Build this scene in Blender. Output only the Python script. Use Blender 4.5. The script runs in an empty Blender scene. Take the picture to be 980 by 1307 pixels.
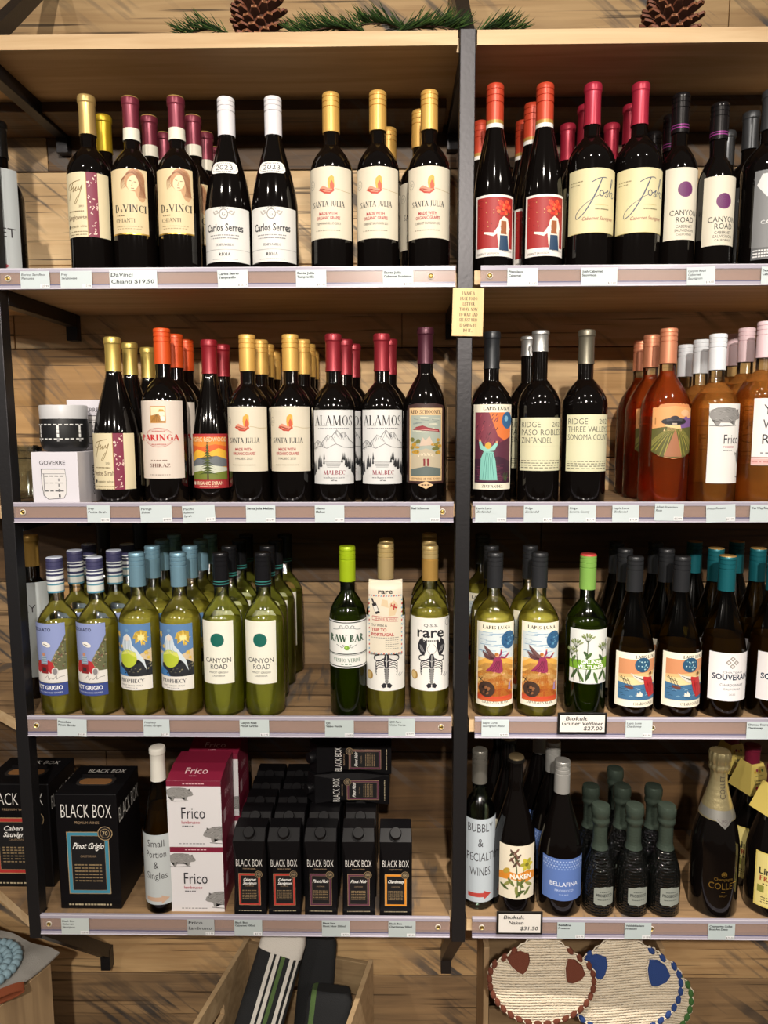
import bpy, bmesh, math, random
from mathutils import Vector, Matrix
random.seed(7)
PI = math.pi
SC = bpy.context.scene
COL = SC.collection

# ------------------------------------------------------------------ camera
EYE = 1.50                      # camera height above the floor
CAM_Y = -1.27                   # shelf fronts stand at y = 0, the wall at y = .29
F_PX = 906.0
PITCH, YAW, ROLL = math.radians(6.83), math.radians(-0.90), math.radians(-0.153)
_cy, _sy, _cp, _sp = math.cos(YAW), math.sin(YAW), math.cos(PITCH), math.sin(PITCH)
FWD = Vector((_sy * _cp, _cy * _cp, -_sp))
_r = Vector((_cy, -_sy, 0))
_u = _r.cross(FWD)
RGT = _r * math.cos(ROLL) + _u * math.sin(ROLL)
UPV = _u * math.cos(ROLL) - _r * math.sin(ROLL)
cam_d = bpy.data.cameras.new('camera')
cam_d.sensor_fit = 'VERTICAL'
cam_d.sensor_height = 36.0
cam_d.lens = 36.0 * F_PX / 1307.0
cam_d.clip_start = 0.02
cam = bpy.data.objects.new('camera', cam_d)
COL.objects.link(cam)
m4 = Matrix((RGT, UPV, -FWD)).transposed().to_4x4()
m4.translation = Vector((0, CAM_Y, EYE))
cam.matrix_world = m4
SC.camera = cam


def ray(px, py):
    return FWD + RGT * ((px - 490) / F_PX) - UPV * ((py - 653.5) / F_PX)


def pt(px, py, Y):
    """the point of the photograph's pixel at depth Y -> (x, z)"""
    d = ray(px, py)
    t = (Y - CAM_Y) / d.y
    return d.x * t, EYE + d.z * t


# ------------------------------------------------------------------ light
world = bpy.data.worlds.new('world')
SC.world = world
world.use_nodes = True
bg = world.node_tree.nodes['Background']
bg.inputs[0].default_value = (1.0, 0.90, 0.78, 1)
bg.inputs[1].default_value = 0.065


def spot(name, x, y, z, power, aim, size, col=(1.0, 0.915, 0.81), rad=0.04, blend=0.5):
    l = bpy.data.lights.new(name, 'SPOT')
    l.energy = power
    l.color = col
    l.spot_size = math.radians(size)
    l.spot_blend = blend
    l.shadow_soft_size = rad
    o = bpy.data.objects.new(name, l)
    COL.objects.link(o)
    o.location = (x, y, z)
    o.rotation_euler = (Vector(aim) - Vector((x, y, z))).to_track_quat('-Z', 'Y').to_euler()
    return o


spot('track_spot', 0.05, -2.5, EYE + 1.00, 262, (-0.03, 0.1, EYE - 0.30), 80, blend=1.0)
spot('track_spot', 1.30, -2.5, EYE + 1.00, 62, (0.35, 0.1, EYE - 0.20), 80, blend=1.0)
spot('track_spot', -1.35, -2.5, EYE + 1.00, 62, (-0.40, 0.1, EYE - 0.20), 80, blend=1.0)
spot('track_spot', 2.60, -2.4, EYE + 1.05, 22, (0.4, 0.1, EYE + .0), 76, blend=1.0)
spot('track_spot', -2.60, -2.4, EYE + 1.05, 22, (-0.4, 0.1, EYE + .0), 76, blend=1.0)
spot('downlight', 0.10, -0.95, EYE + 1.15, 24, (0.08, 0.0, EYE - 0.45), 95, blend=.8)
spot('downlight', 0.85, -0.95, EYE + 1.15, 20, (0.60, 0.0, EYE - 0.55), 90, blend=.8)
spot('downlight', -0.75, -0.95, EYE + 1.15, 17, (-0.55, 0.0, EYE - 0.45), 90, blend=.8)
spot('downlight', 0.38, -0.95, EYE + 1.15, 150, (0.35, 0.06, EYE - 1.25), 28, rad=.02, blend=.7)  # extra narrow beam, added only to brighten the crochet hens
SC.cycles.max_bounces = 16
SC.cycles.transmission_bounces = 16
SC.cycles.transparent_max_bounces = 32

SC.view_settings.view_transform = 'Standard'
SC.view_settings.look = 'None'
SC.view_settings.exposure = 0.0
SC.view_settings.gamma = 1.0
SC.view_settings.use_curve_mapping = False


# ------------------------------------------------------------------ materials
def lin(c):
    return c / 12.92 if c <= 0.04045 else ((c + 0.055) / 1.055) ** 2.4


def rgb(h):
    return tuple(lin(int(h[i:i + 2], 16) / 255) for i in (0, 2, 4)) + (1,)


_M = {}


def new_mat(name):
    m = bpy.data.materials.new(name)
    m.use_nodes = True
    return m, m.node_tree.nodes, m.node_tree.links, m.node_tree.nodes['Principled BSDF']


def M(col, rough=0.5, metal=0.0, bump=0.0, bscale=400, sheen=0.0):
    k = (col, rough, metal, bump)
    if k in _M:
        return _M[k]
    m, N, L, b = new_mat('paint_' + col)
    b.inputs['Base Color'].default_value = rgb(col)
    b.inputs['Roughness'].default_value = rough
    b.inputs['Metallic'].default_value = metal
    if bump:
        t = N.new('ShaderNodeTexCoord')
        n = N.new('ShaderNodeTexNoise')
        n.inputs['Scale'].default_value = bscale
        n.inputs['Detail'].default_value = 4
        bp = N.new('ShaderNodeBump')
        bp.inputs['Strength'].default_value = bump
        bp.inputs['Distance'].default_value = 0.002
        L.new(t.outputs['Object'], n.inputs['Vector'])
        L.new(n.outputs['Fac'], bp.inputs['Height'])
        L.new(bp.outputs['Normal'], b.inputs['Normal'])
    _M[k] = m
    return m


def wood(name, c_lo, c_hi, c_dark, along=0, stain=0.35, saw=0.0, sawcol='5a5450', scale=1.0, ang=0.9, seed=0.0, rough=0.6):
    """sawn timber: grain along the axis, soft blotches, optional slanted saw marks"""
    m, N, L, b = new_mat(name)
    tc = N.new('ShaderNodeTexCoord')
    mp = N.new('ShaderNodeMapping')
    s = [38 * scale, 38 * scale, 38 * scale]
    s[along] = 2.2 * scale
    mp.inputs['Scale'].default_value = s
    mp.inputs['Location'].default_value = (seed * 3.1, seed * 1.7, seed * 2.3)
    L.new(tc.outputs['Object'], mp.inputs['Vector'])
    n1 = N.new('ShaderNodeTexNoise')
    n1.inputs['Scale'].default_value = 1.3
    n1.inputs['Detail'].default_value = 8
    n1.inputs['Distortion'].default_value = 0.8
    L.new(mp.outputs[0], n1.inputs['Vector'])
    r1 = N.new('ShaderNodeValToRGB')
    e = r1.color_ramp.elements
    e[0].position, e[0].color = 0.30, rgb(c_lo)
    e[1].position, e[1].color = 0.68, rgb(c_hi)
    L.new(n1.outputs['Fac'], r1.inputs[0])
    mp2 = N.new('ShaderNodeMapping')
    s2 = [9 * scale] * 3
    s2[along] = 2.4 * scale
    mp2.inputs['Scale'].default_value = s2
    mp2.inputs['Location'].default_value = (seed * 5.3, seed, seed * 4.1)
    L.new(tc.outputs['Object'], mp2.inputs['Vector'])
    n2 = N.new('ShaderNodeTexNoise')
    n2.inputs['Scale'].default_value = 1.0
    n2.inputs['Detail'].default_value = 5
    L.new(mp2.outputs[0], n2.inputs['Vector'])
    r2 = N.new('ShaderNodeValToRGB')
    r2.color_ramp.elements[0].position = 0.48
    r2.color_ramp.elements[1].position = 0.72
    L.new(n2.outputs['Fac'], r2.inputs[0])
    mul = N.new('ShaderNodeMath')
    mul.operation = 'MULTIPLY'
    mul.inputs[1].default_value = stain
    L.new(r2.outputs[0], mul.inputs[0])
    mx = N.new('ShaderNodeMixRGB')
    mx.inputs[2].default_value = rgb(c_dark)
    L.new(mul.outputs[0], mx.inputs[0])
    L.new(r1.outputs[0], mx.inputs[1])
    out = mx.outputs[0]
    if saw:
        mp3 = N.new('ShaderNodeMapping')
        mp3.inputs['Rotation'].default_value = (0, ang, 0)
        mp3.inputs['Location'].default_value = (seed * 1.3, 0, seed * .7)
        L.new(tc.outputs['Object'], mp3.inputs['Vector'])
        mp4 = N.new('ShaderNodeMapping')
        mp4.inputs['Scale'].default_value = (58, 8, 4.5)
        L.new(mp3.outputs[0], mp4.inputs['Vector'])
        w = N.new('ShaderNodeTexNoise')
        w.inputs['Scale'].default_value = 1.0
        w.inputs['Detail'].default_value = 3
        w.inputs['Distortion'].default_value = .3
        L.new(mp4.outputs[0], w.inputs['Vector'])
        r3 = N.new('ShaderNodeValToRGB')
        r3.color_ramp.elements[0].position = 0.50
        r3.color_ramp.elements[1].position = 0.62
        L.new(w.outputs['Fac'], r3.inputs[0])
        n4 = N.new('ShaderNodeTexNoise')
        n4.inputs['Scale'].default_value = 4.0
        n4.inputs['Detail'].default_value = 3
        L.new(mp3.outputs[0], n4.inputs['Vector'])
        r4 = N.new('ShaderNodeValToRGB')
        r4.color_ramp.elements[0].position = 0.42
        r4.color_ramp.elements[1].position = 0.60
        L.new(n4.outputs['Fac'], r4.inputs[0])
        m1 = N.new('ShaderNodeMath')
        m1.operation = 'MULTIPLY'
        L.new(r3.outputs[0], m1.inputs[0])
        L.new(r4.outputs[0], m1.inputs[1])
        m2 = N.new('ShaderNodeMath')
        m2.operation = 'MULTIPLY'
        m2.inputs[1].default_value = min(1, saw * 1.25)
        L.new(m1.outputs[0], m2.inputs[0])
        mx2 = N.new('ShaderNodeMixRGB')
        mx2.inputs[2].default_value = rgb(sawcol)
        L.new(m2.outputs[0], mx2.inputs[0])
        L.new(out, mx2.inputs[1])
        out = mx2.outputs[0]
        # thin dark cracks along the grain
        mp5 = N.new('ShaderNodeMapping')
        mp5.inputs['Scale'].default_value = (3.0, 120, 120)
        mp5.inputs['Location'].default_value = (seed, 0, seed * 9)
        L.new(tc.outputs['Object'], mp5.inputs['Vector'])
        n5 = N.new('ShaderNodeTexNoise')
        n5.inputs['Scale'].default_value = 1.0
        n5.inputs['Detail'].default_value = 2
        L.new(mp5.outputs[0], n5.inputs['Vector'])
        r5 = N.new('ShaderNodeValToRGB')
        r5.color_ramp.elements[0].position = 0.60
        r5.color_ramp.elements[1].position = 0.68
        L.new(n5.outputs['Fac'], r5.inputs[0])
        m5 = N.new('ShaderNodeMath')
        m5.operation = 'MULTIPLY'
        m5.inputs[1].default_value = 0.8
        L.new(r5.outputs[0], m5.inputs[0])
        mx3 = N.new('ShaderNodeMixRGB')
        mx3.inputs[2].default_value = rgb('3a2a1c')
        L.new(m5.outputs[0], mx3.inputs[0])
        L.new(out, mx3.inputs[1])
        out = mx3.outputs[0]
    L.new(out, b.inputs['Base Color'])
    b.inputs['Roughness'].default_value = rough
    bp = N.new('ShaderNodeBump')
    bp.inputs['Strength'].default_value = 0.25
    bp.inputs['Distance'].default_value = 0.002
    L.new(n1.outputs['Fac'], bp.inputs['Height'])
    L.new(bp.outputs['Normal'], b.inputs['Normal'])
    return m


def dark_glass(name, col, rough=0.07):
    m, N, L, b = new_mat(name)
    b.inputs['Base Color'].default_value = rgb(col)
    b.inputs['Roughness'].default_value = rough
    b.inputs['IOR'].default_value = 1.5
    return m


def clear_glass(name, col, edge=0.12):
    """bottle wall: lets light through, mirrors by Fresnel"""
    m, N, L, b = new_mat(name)
    N.remove(b)
    o = N['Material Output']
    t = N.new('ShaderNodeBsdfTransparent')
    t.inputs[0].default_value = rgb(col)
    g = N.new('ShaderNodeBsdfGlossy')
    g.inputs['Roughness'].default_value = 0.09
    fr = N.new('ShaderNodeFresnel')
    fr.inputs['IOR'].default_value = 1.5
    mx = N.new('ShaderNodeMixShader')
    L.new(fr.outputs[0], mx.inputs[0])
    L.new(t.outputs[0], mx.inputs[1])
    L.new(g.outputs[0], mx.inputs[2])
    L.new(mx.outputs[0], o.inputs['Surface'])
    return m


def wine(name, col, scatter, k=0.30):
    """wine inside the bottle: refracts what is behind, tinted, a little light scattered inside"""
    m, N, L, b = new_mat(name)
    N.remove(b)
    o = N['Material Output']
    g = N.new('ShaderNodeBsdfRefraction')
    g.inputs['Color'].default_value = rgb(col)
    g.inputs['IOR'].default_value = 1.33
    g.inputs['Roughness'].default_value = 0.02
    t0 = N.new('ShaderNodeBsdfTranslucent')
    t0.inputs[0].default_value = rgb(scatter)
    t1 = N.new('ShaderNodeBsdfDiffuse')
    t1.inputs[0].default_value = rgb(scatter)
    t = N.new('ShaderNodeMixShader')
    t.inputs[0].default_value = 0.68
    L.new(t0.outputs[0], t.inputs[1])
    L.new(t1.outputs[0], t.inputs[2])
    t2 = N.new('ShaderNodeBsdfTransparent')
    t2.inputs[0].default_value = rgb(col)
    mx = N.new('ShaderNodeMixShader')
    mx.inputs[0].default_value = k
    mx2 = N.new('ShaderNodeMixShader')
    mx2.inputs[0].default_value = 0.35
    L.new(g.outputs[0], mx2.inputs[1])
    L.new(t2.outputs[0], mx2.inputs[2])
    L.new(mx2.outputs[0], mx.inputs[1])
    L.new(t.outputs[0], mx.inputs[2])
    L.new(mx.outputs[0], o.inputs['Surface'])
    return m


# ------------------------------------------------------------------ object helpers
def tag(o, label=None, cat=None, group=None, kind=None):
    if label:
        n = len(label.split())
        if n > 16 or n < 4:
            print('LABEL LENGTH', n, label)
        o['label'] = label
    if cat:
        o['category'] = cat
    if group:
        o['group'] = group
    if kind:
        o['kind'] = kind
    return o


def empty(name, loc=(0, 0, 0), rz=0.0):
    o = bpy.data.objects.new(name, None)
    o.empty_display_size = 0.02
    COL.objects.link(o)
    o.location = loc
    o.rotation_euler = (0, 0, rz)
    return o


def link(name, me, parent=None, loc=(0, 0, 0), rot=(0, 0, 0)):
    o = bpy.data.objects.new(name, me)
    COL.objects.link(o)
    if parent:
        o.parent = parent
    o.location = loc
    o.rotation_euler = rot
    return o


def mesh_of(bm, name, mats, smooth=False, angle=None):
    bm.normal_update()
    me = bpy.data.meshes.new(name)
    bm.to_mesh(me)
    bm.free()
    for m in (mats if isinstance(mats, (list, tuple)) else [mats]):
        me.materials.append(m)
    if smooth:
        me.polygons.foreach_set('use_smooth', [True] * len(me.polygons))
        if angle is not None:
            me.set_sharp_from_angle(angle=math.radians(angle))
    return me


def box(bm, x0, x1, y0, y1, z0, z1, mi=0, bev=0.0):
    vs = [bm.verts.new(p) for p in ((x0, y0, z0), (x1, y0, z0), (x1, y1, z0), (x0, y1, z0), (x0, y0, z1), (x1, y0, z1), (x1, y1, z1), (x0, y1, z1))]
    fs = [bm.faces.new([vs[i] for i in q]) for q in ((0, 3, 2, 1), (4, 5, 6, 7), (0, 1, 5, 4), (1, 2, 6, 5), (2, 3, 7, 6), (3, 0, 4, 7))]
    for f in fs:
        f.material_index = mi
    if bev:
        es = list({e for f in fs for e in f.edges})
        r = bmesh.ops.bevel(bm, geom=es, offset=bev, segments=2, affect='EDGES', profile=0.5)
        for f in r['faces']:
            f.material_index = mi
    return vs


def hexa(bm, P, mi=0):
    """8 points: bottom four, top four, same winding as box()"""
    vs = [bm.verts.new(p) for p in P]
    for q in ((0, 3, 2, 1), (4, 5, 6, 7), (0, 1, 5, 4), (1, 2, 6, 5), (2, 3, 7, 6), (3, 0, 4, 7)):
        bm.faces.new([vs[i] for i in q]).material_index = mi
    return vs


def bar(bm, a, b, wx, wy, mi=0, up=(1, 0, 0)):
    """rectangular bar from a to b; wx along 'up', wy across it"""
    a, b = Vector(a), Vector(b)
    d = (b - a).normalized()
    u = Vector(up)
    u = (u - d * u.dot(d)).normalized() * wx / 2
    v = d.cross(u).normalized() * wy / 2
    P = [a - u - v, a + u - v, a + u + v, a - u + v, b - u - v, b + u - v, b + u + v, b - u + v]
    vs = hexa(bm, P, mi)
    bmesh.ops.recalc_face_normals(bm, faces=list({f for q in vs for f in q.link_faces}))


def lathe(prof, seg=40, mat_breaks=None, close=False):
    """prof: list of (r, z); returns bmesh. mat_breaks: list of material index per profile segment"""
    bm = bmesh.new()
    rings = []
    for r, z in prof:
        if r < 1e-6:
            rings.append([bm.verts.new((0, 0, z))])
        else:
            rings.append([bm.verts.new((r * math.cos(2 * PI * i / seg), r * math.sin(2 * PI * i / seg), z)) for i in range(seg)])
    for k in range(len(rings) - 1):
        A, B = rings[k], rings[k + 1]
        mi = mat_breaks[k] if mat_breaks else 0
        for i in range(seg):
            j = (i + 1) % seg
            if len(A) == 1 and len(B) == 1:
                continue
            if len(A) == 1:
                f = bm.faces.new((A[0], B[j], B[i]))
            elif len(B) == 1:
                f = bm.faces.new((A[i], A[j], B[0]))
            else:
                f = bm.faces.new((A[i], A[j], B[j], B[i]))
            f.material_index = mi
    return bm


def tube(bm, pts, rad, seg=8, mi=0, cap=True):
    pts = [Vector(p) for p in pts]
    n = len(pts)
    rr = rad if isinstance(rad, (list, tuple)) else [rad] * n
    rings = []
    prev = None
    for i, p in enumerate(pts):
        t = (pts[min(i + 1, n - 1)] - pts[max(i - 1, 0)]).normalized()
        if prev is None:
            a = Vector((0, 0, 1)) if abs(t.z) < .9 else Vector((1, 0, 0))
            u = t.cross(a).normalized()
        else:
            u = (prev - t * prev.dot(t)).normalized()
        prev = u
        v = t.cross(u)
        rings.append([bm.verts.new(p + (u * math.cos(2 * PI * k / seg) + v * math.sin(2 * PI * k / seg)) * rr[i]) for k in range(seg)])
    for A, B in zip(rings, rings[1:]):
        for k in range(seg):
            f = bm.faces.new((A[k], A[(k + 1) % seg], B[(k + 1) % seg], B[k]))
            f.material_index = mi
    if cap:
        bm.faces.new(rings[0][::-1]).material_index = mi
        bm.faces.new(rings[-1]).material_index = mi


# ------------------------------------------------------------------ flat art: labels, print, signs (millimetres)
_TXT = {}


def text_polys(s, bold):
    k = (s, bold)
    if k not in _TXT:
        c = bpy.data.curves.new('t', 'FONT')
        c.body = s
        c.size = 1
        c.resolution_u = 2
        c.offset = bold
        o = bpy.data.objects.new('t', c)
        me = bpy.data.meshes.new_from_object(o)
        V = [(v.co.x, v.co.y) for v in me.vertices]
        Fc = [tuple(p.vertices) for p in me.polygons]
        bpy.data.objects.remove(o)
        bpy.data.curves.remove(c)
        bpy.data.meshes.remove(me)
        _TXT[k] = (V, Fc)
    return _TXT[k]


# a small serif alphabet: thick and thin strokes with foot serifs. l: line (w thick/thin), o: bowl, s: serif
_K, _T = .17, .06
SERIF = {
    'A': (.78, [('l', .10, 0, .40, 1, _T), ('l', .38, 1, .68, 0, _K), ('l', .2, .34, .58, .34, _T), ('s', .1, 0), ('s', .68, 0)]),
    'B': (.66, [('l', .16, 0, .16, 1, _K), ('o', .2, .75, .34, .25, -90, 90), ('o', .2, .26, .40, .26, -90, 90), ('l', .06, .97, .3, .97, _T), ('l', .06, .03, .3, .03, _T), ('l', .2, .5, .35, .5, _T)]),
    'C': (.74, [('o', .44, .5, .36, .5, 50, 310), ('l', .68, .72, .68, .95, _T)]),
    'D': (.78, [('l', .16, 0, .16, 1, _K), ('o', .22, .5, .46, .48, -90, 90), ('l', .06, .97, .3, .97, _T), ('l', .06, .03, .3, .03, _T)]),
    'E': (.64, [('l', .16, 0, .16, 1, _K), ('l', .06, .97, .56, .97, _T), ('l', .06, .03, .58, .03, _T), ('l', .16, .5, .46, .5, _T), ('l', .55, .8, .55, 1, _T), ('l', .57, 0, .57, .22, _T)]),
    'F': (.6, [('l', .16, 0, .16, 1, _K), ('l', .06, .97, .56, .97, _T), ('l', .16, .5, .44, .5, _T), ('l', .55, .78, .55, 1, _T), ('s', .16, 0)]),
    'G': (.8, [('o', .44, .5, .36, .5, 50, 310), ('l', .68, .05, .68, .45, _K), ('s', .68, .45)]),
    'H': (.82, [('l', .16, 0, .16, 1, _K), ('l', .64, 0, .64, 1, _K), ('l', .16, .5, .64, .5, _T), ('s', .16, 0), ('s', .64, 0), ('s', .16, 1), ('s', .64, 1)]),
    'I': (.36, [('l', .18, 0, .18, 1, _K), ('s', .18, 0), ('s', .18, 1)]),
    'J': (.42, [('l', .22, .05, .22, 1, _K), ('l', .22, .05, .04, -.14, _T), ('s', .22, 1)]),
    'K': (.78, [('l', .16, 0, .16, 1, _K), ('l', .2, .42, .64, 1, _T), ('l', .34, .58, .68, 0, _K), ('s', .16, 0), ('s', .16, 1), ('s', .68, 0), ('s', .64, 1)]),
    'L': (.62, [('l', .16, 0, .16, 1, _K), ('l', .06, .03, .56, .03, _T), ('l', .55, 0, .55, .24, _T), ('s', .16, 1)]),
    'M': (.96, [('l', .14, 0, .16, 1, _T), ('l', .16, 1, .46, .04, _K), ('l', .46, .04, .78, 1, _T), ('l', .8, 0, .78, 1, _K), ('s', .14, 0), ('s', .8, 0)]),
    'N': (.82, [('l', .16, 0, .16, 1, _T), ('l', .16, 1, .66, 0, _K), ('l', .66, 0, .66, 1, _T), ('s', .16, 0), ('s', .66, 1)]),
    'O': (.82, [('o', .41, .5, .34, .5, 0, 360)]),
    'P': (.64, [('l', .16, 0, .16, 1, _K), ('o', .2, .73, .36, .27, -90, 90), ('l', .06, .97, .3, .97, _T), ('l', .2, .47, .3, .47, _T), ('s', .16, 0)]),
    'Q': (.82, [('o', .41, .5, .34, .5, 0, 360), ('l', .45, .1, .72, -.12, _K)]),
    'R': (.72, [('l', .16, 0, .16, 1, _K), ('o', .2, .75, .34, .25, -90, 90), ('l', .06, .97, .3, .97, _T), ('l', .3, .5, .62, 0, _K), ('l', .2, .5, .3, .5, _T), ('s', .16, 0), ('s', .64, 0)]),
    'S': (.6, [('o', .3, .74, .22, .26, 30, 270), ('o', .3, .26, .24, .26, -150, 90), ('l', .51, .78, .51, .98, _T), ('l', .06, .02, .06, .24, _T)]),
    'T': (.68, [('l', .34, 0, .34, 1, _K), ('l', .04, .97, .64, .97, _T), ('l', .05, .78, .05, 1, _T), ('l', .63, .78, .63, 1, _T), ('s', .34, 0)]),
    'U': (.8, [('l', .16, .3, .16, 1, _K), ('o', .4, .32, .25, .32, 180, 360), ('l', .65, .3, .65, 1, _T), ('s', .16, 1), ('s', .65, 1)]),
    'V': (.78, [('l', .08, 1, .4, 0, _K), ('l', .4, 0, .68, 1, _T), ('s', .08, 1), ('s', .68, 1)]),
    'W': (1.06, [('l', .08, 1, .34, 0, _K), ('l', .34, 0, .54, .9, _T), ('l', .5, 1, .74, 0, _K), ('l', .74, 0, .98, 1, _T), ('s', .08, 1), ('s', .98, 1)]),
    'X': (.76, [('l', .1, 1, .66, 0, _K), ('l', .08, 0, .64, 1, _T), ('s', .1, 1), ('s', .66, 0), ('s', .08, 0), ('s', .64, 1)]),
    'Y': (.76, [('l', .08, 1, .38, .46, _K), ('l', .68, 1, .38, .46, _T), ('l', .38, 0, .38, .46, _K), ('s', .38, 0), ('s', .08, 1), ('s', .68, 1)]),
    'Z': (.66, [('l', .54, .97, .08, .03, _K), ('l', .06, .97, .58, .97, _T), ('l', .06, .03, .6, .03, _T), ('l', .07, .78, .07, 1, _T), ('l', .59, 0, .59, .22, _T)]),
    ' ': (.36, []), '.': (.26, [('l', .07, .07, .19, .07, .14)]), '-': (.4, [('l', .06, .42, .34, .42, _T)]), '&': (.8, [('o', .36, .75, .2, .25, 0, 360), ('o', .34, .26, .28, .26, 60, 330), ('l', .24, .66, .72, 0, _K)]),
    "'": (.2, [('l', .1, .75, .1, 1, .1)]),
    '1': (.5, [('l', .28, 0, .28, 1, _K), ('l', .28, .98, .1, .84, _T), ('s', .28, 0)]),
}


class Art:
    def __init__(s):
        s.P = []

    def raw(s, V, Fc, col, l):
        s.P.append((V, Fc, col, l))
        return s

    def poly(s, pts, col, l=1):
        s.P.append((list(pts), [tuple(range(len(pts)))], col, l))
        return s

    def rect(s, x0, y0, x1, y1, col, l=1):
        return s.poly([(x0, y0), (x1, y0), (x1, y1), (x0, y1)], col, l)

    def rrect(s, x0, y0, x1, y1, r, col, l=1, n=5):
        p = []
        for cx, cy, a in ((x1 - r, y0 + r, -90), (x1 - r, y1 - r, 0), (x0 + r, y1 - r, 90), (x0 + r, y0 + r, 180)):
            for i in range(n + 1):
                t = math.radians(a + 90 * i / n)
                p.append((cx + r * math.cos(t), cy + r * math.sin(t)))
        return s.poly(p, col, l)

    def ell(s, cx, cy, rx, ry=None, col='000000', l=1, n=24, rot=0):
        ry = ry or rx
        c, q = math.cos(math.radians(rot)), math.sin(math.radians(rot))
        p = []
        for i in range(n):
            a = 2 * PI * i / n
            x, y = rx * math.cos(a), ry * math.sin(a)
            p.append((cx + x * c - y * q, cy + x * q + y * c))
        return s.poly(p, col, l)

    def line(s, pts, w, col, l=2):
        """polyline with width w (number or list)"""
        n = len(pts)
        ws = w if isinstance(w, (list, tuple)) else [w] * n
        Lf, Rt = [], []
        for i in range(n):
            x0, y0 = pts[max(i - 1, 0)]
            x1, y1 = pts[min(i + 1, n - 1)]
            dx, dy = x1 - x0, y1 - y0
            d = math.hypot(dx, dy) or 1
            nx, ny = -dy / d * ws[i] / 2, dx / d * ws[i] / 2
            Lf.append((pts[i][0] + nx, pts[i][1] + ny))
            Rt.append((pts[i][0] - nx, pts[i][1] - ny))
        V = Lf + Rt
        return s.raw(V, [(n + i, n + i + 1, i + 1, i) for i in range(n - 1)], col, l)

    def curve(s, pts, w, col, l=2, k=6):
        """smooth stroke through pts"""
        P = [pts[0]] + list(pts) + [pts[-1]]
        ws = w if isinstance(w, (list, tuple)) else [w] * len(pts)
        out, ow = [], []
        for i in range(len(pts) - 1):
            p0, p1, p2, p3 = P[i:i + 4]
            for j in range(k):
                t = j / k
                out.append(tuple(.5 * (2 * p1[a] + (p2[a] - p0[a]) * t + (2 * p0[a] - 5 * p1[a] + 4 * p2[a] - p3[a]) * t * t + (3 * p1[a] - p0[a] - 3 * p2[a] + p3[a]) * t ** 3) for a in (0, 1)))
                ow.append(ws[i] + (ws[i + 1] - ws[i]) * t)
        out.append(pts[-1])
        ow.append(ws[-1])
        return s.line(out, ow, col, l)

    def ring(s, cx, cy, rx, ry, w, col, l=2, a0=0, a1=360, n=28):
        pts = [(cx + rx * math.cos(math.radians(a0 + (a1 - a0) * i / n)), cy + ry * math.sin(math.radians(a0 + (a1 - a0) * i / n))) for i in range(n + 1)]
        V, Fc = [], []
        for i in range(n + 1):
            a = math.radians(a0 + (a1 - a0) * i / n)
            V.append((cx + (rx + w / 2) * math.cos(a), cy + (ry + w / 2) * math.sin(a)))
            V.append((cx + (rx - w / 2) * math.cos(a), cy + (ry - w / 2) * math.sin(a)))
        for i in range(n):
            Fc.append((2 * i, 2 * i + 2, 2 * i + 3, 2 * i + 1))
        return s.raw(V, Fc, col, l)

    def text(s, t, x, y, h, col, l=3, al='c', xs=1.0, sh=0.0, b=0.0, rot=0, fit=None):
        """h: cap height; y: middle of the caps; fit: total width instead of xs"""
        V, Fc = text_polys(t, b)
        if not V:
            return s
        k = h / .682
        x0, x1 = min(v[0] for v in V), max(v[0] for v in V)
        if fit:
            xs = fit / ((x1 - x0) * k)
        W = (x1 - x0) * k * xs
        ox = {'c': -W / 2, 'l': 0, 'r': -W}[al]
        c, q = math.cos(math.radians(rot)), math.sin(math.radians(rot))
        out = []
        for vx, vy in V:
            px, py = (vx - x0) * k * xs + ox + vy * k * sh, vy * k - h / 2
            out.append((x + px * c - py * q, y + px * q + py * c))
        return s.raw(out, Fc, col, l)

    def serif(s, t, x, y, h, col, l=3, al='c', xs=1.0, fit=None, b=1.0, arc=0.0):
        W = sum(SERIF[c][0] for c in t)
        if fit:
            xs = fit / (W * h)
        tot = W * h * xs
        cx = x + {'c': -tot / 2, 'l': 0, 'r': -tot}[al]
        y0 = y - h / 2
        for c in t:
            wd, st = SERIF[c]
            dy = arc * (1 - ((cx + wd * h * xs / 2 - x) / (tot / 2 + 1e-6)) ** 2) if arc else 0

            def X(a):
                return cx + a * h * xs

            def Yy(a):
                return y0 + dy + a * h
            for q in st:
                if q[0] == 'l':
                    _, a0, b0, a1, b1, w = q
                    w = w * b
                    dx, dyy = X(a1) - X(a0), Yy(b1) - Yy(b0)
                    if abs(dyy) < .12 * abs(dx):
                        s.poly([(X(a0), Yy(b0) - w * h / 2), (X(a1), Yy(b1) - w * h / 2), (X(a1), Yy(b1) + w * h / 2), (X(a0), Yy(b0) + w * h / 2)], col, l)
                    else:
                        hw = w * h * xs / 2
                        p = [(X(a0) - hw, Yy(b0)), (X(a0) + hw, Yy(b0)), (X(a1) + hw, Yy(b1)), (X(a1) - hw, Yy(b1))]
                        if b1 < b0:
                            p = p[::-1]
                        s.poly(p, col, l)
                elif q[0] == 's':
                    _, a, bb = q
                    e = .045 * b
                    s.rect(X(a - .14), Yy(bb) - (e * h if bb > .5 else 0), X(a + .14), Yy(bb) + (e * h if bb <= .5 else 0), col, l)
                else:
                    _, a, bb, rx, ry, d0, d1 = q
                    n = 12
                    V, Fc = [], []
                    for i in range(n + 1):
                        t_ = math.radians(d0 + (d1 - d0) * i / n)
                        w = (.055 + (.17 - .055) * abs(math.cos(t_)) ** 1.5) * b
                        for g in (0, -1):
                            V.append((X(a + (rx + g * w) * math.cos(t_)), Yy(bb + (ry + g * min(w, .07 * b)) * math.sin(t_))))
                    for i in range(n):
                        Fc.append((2 * i, 2 * i + 2, 2 * i + 3, 2 * i + 1))
                    s.raw(V, Fc, col, l)
            cx += wd * h * xs
        return s

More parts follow.
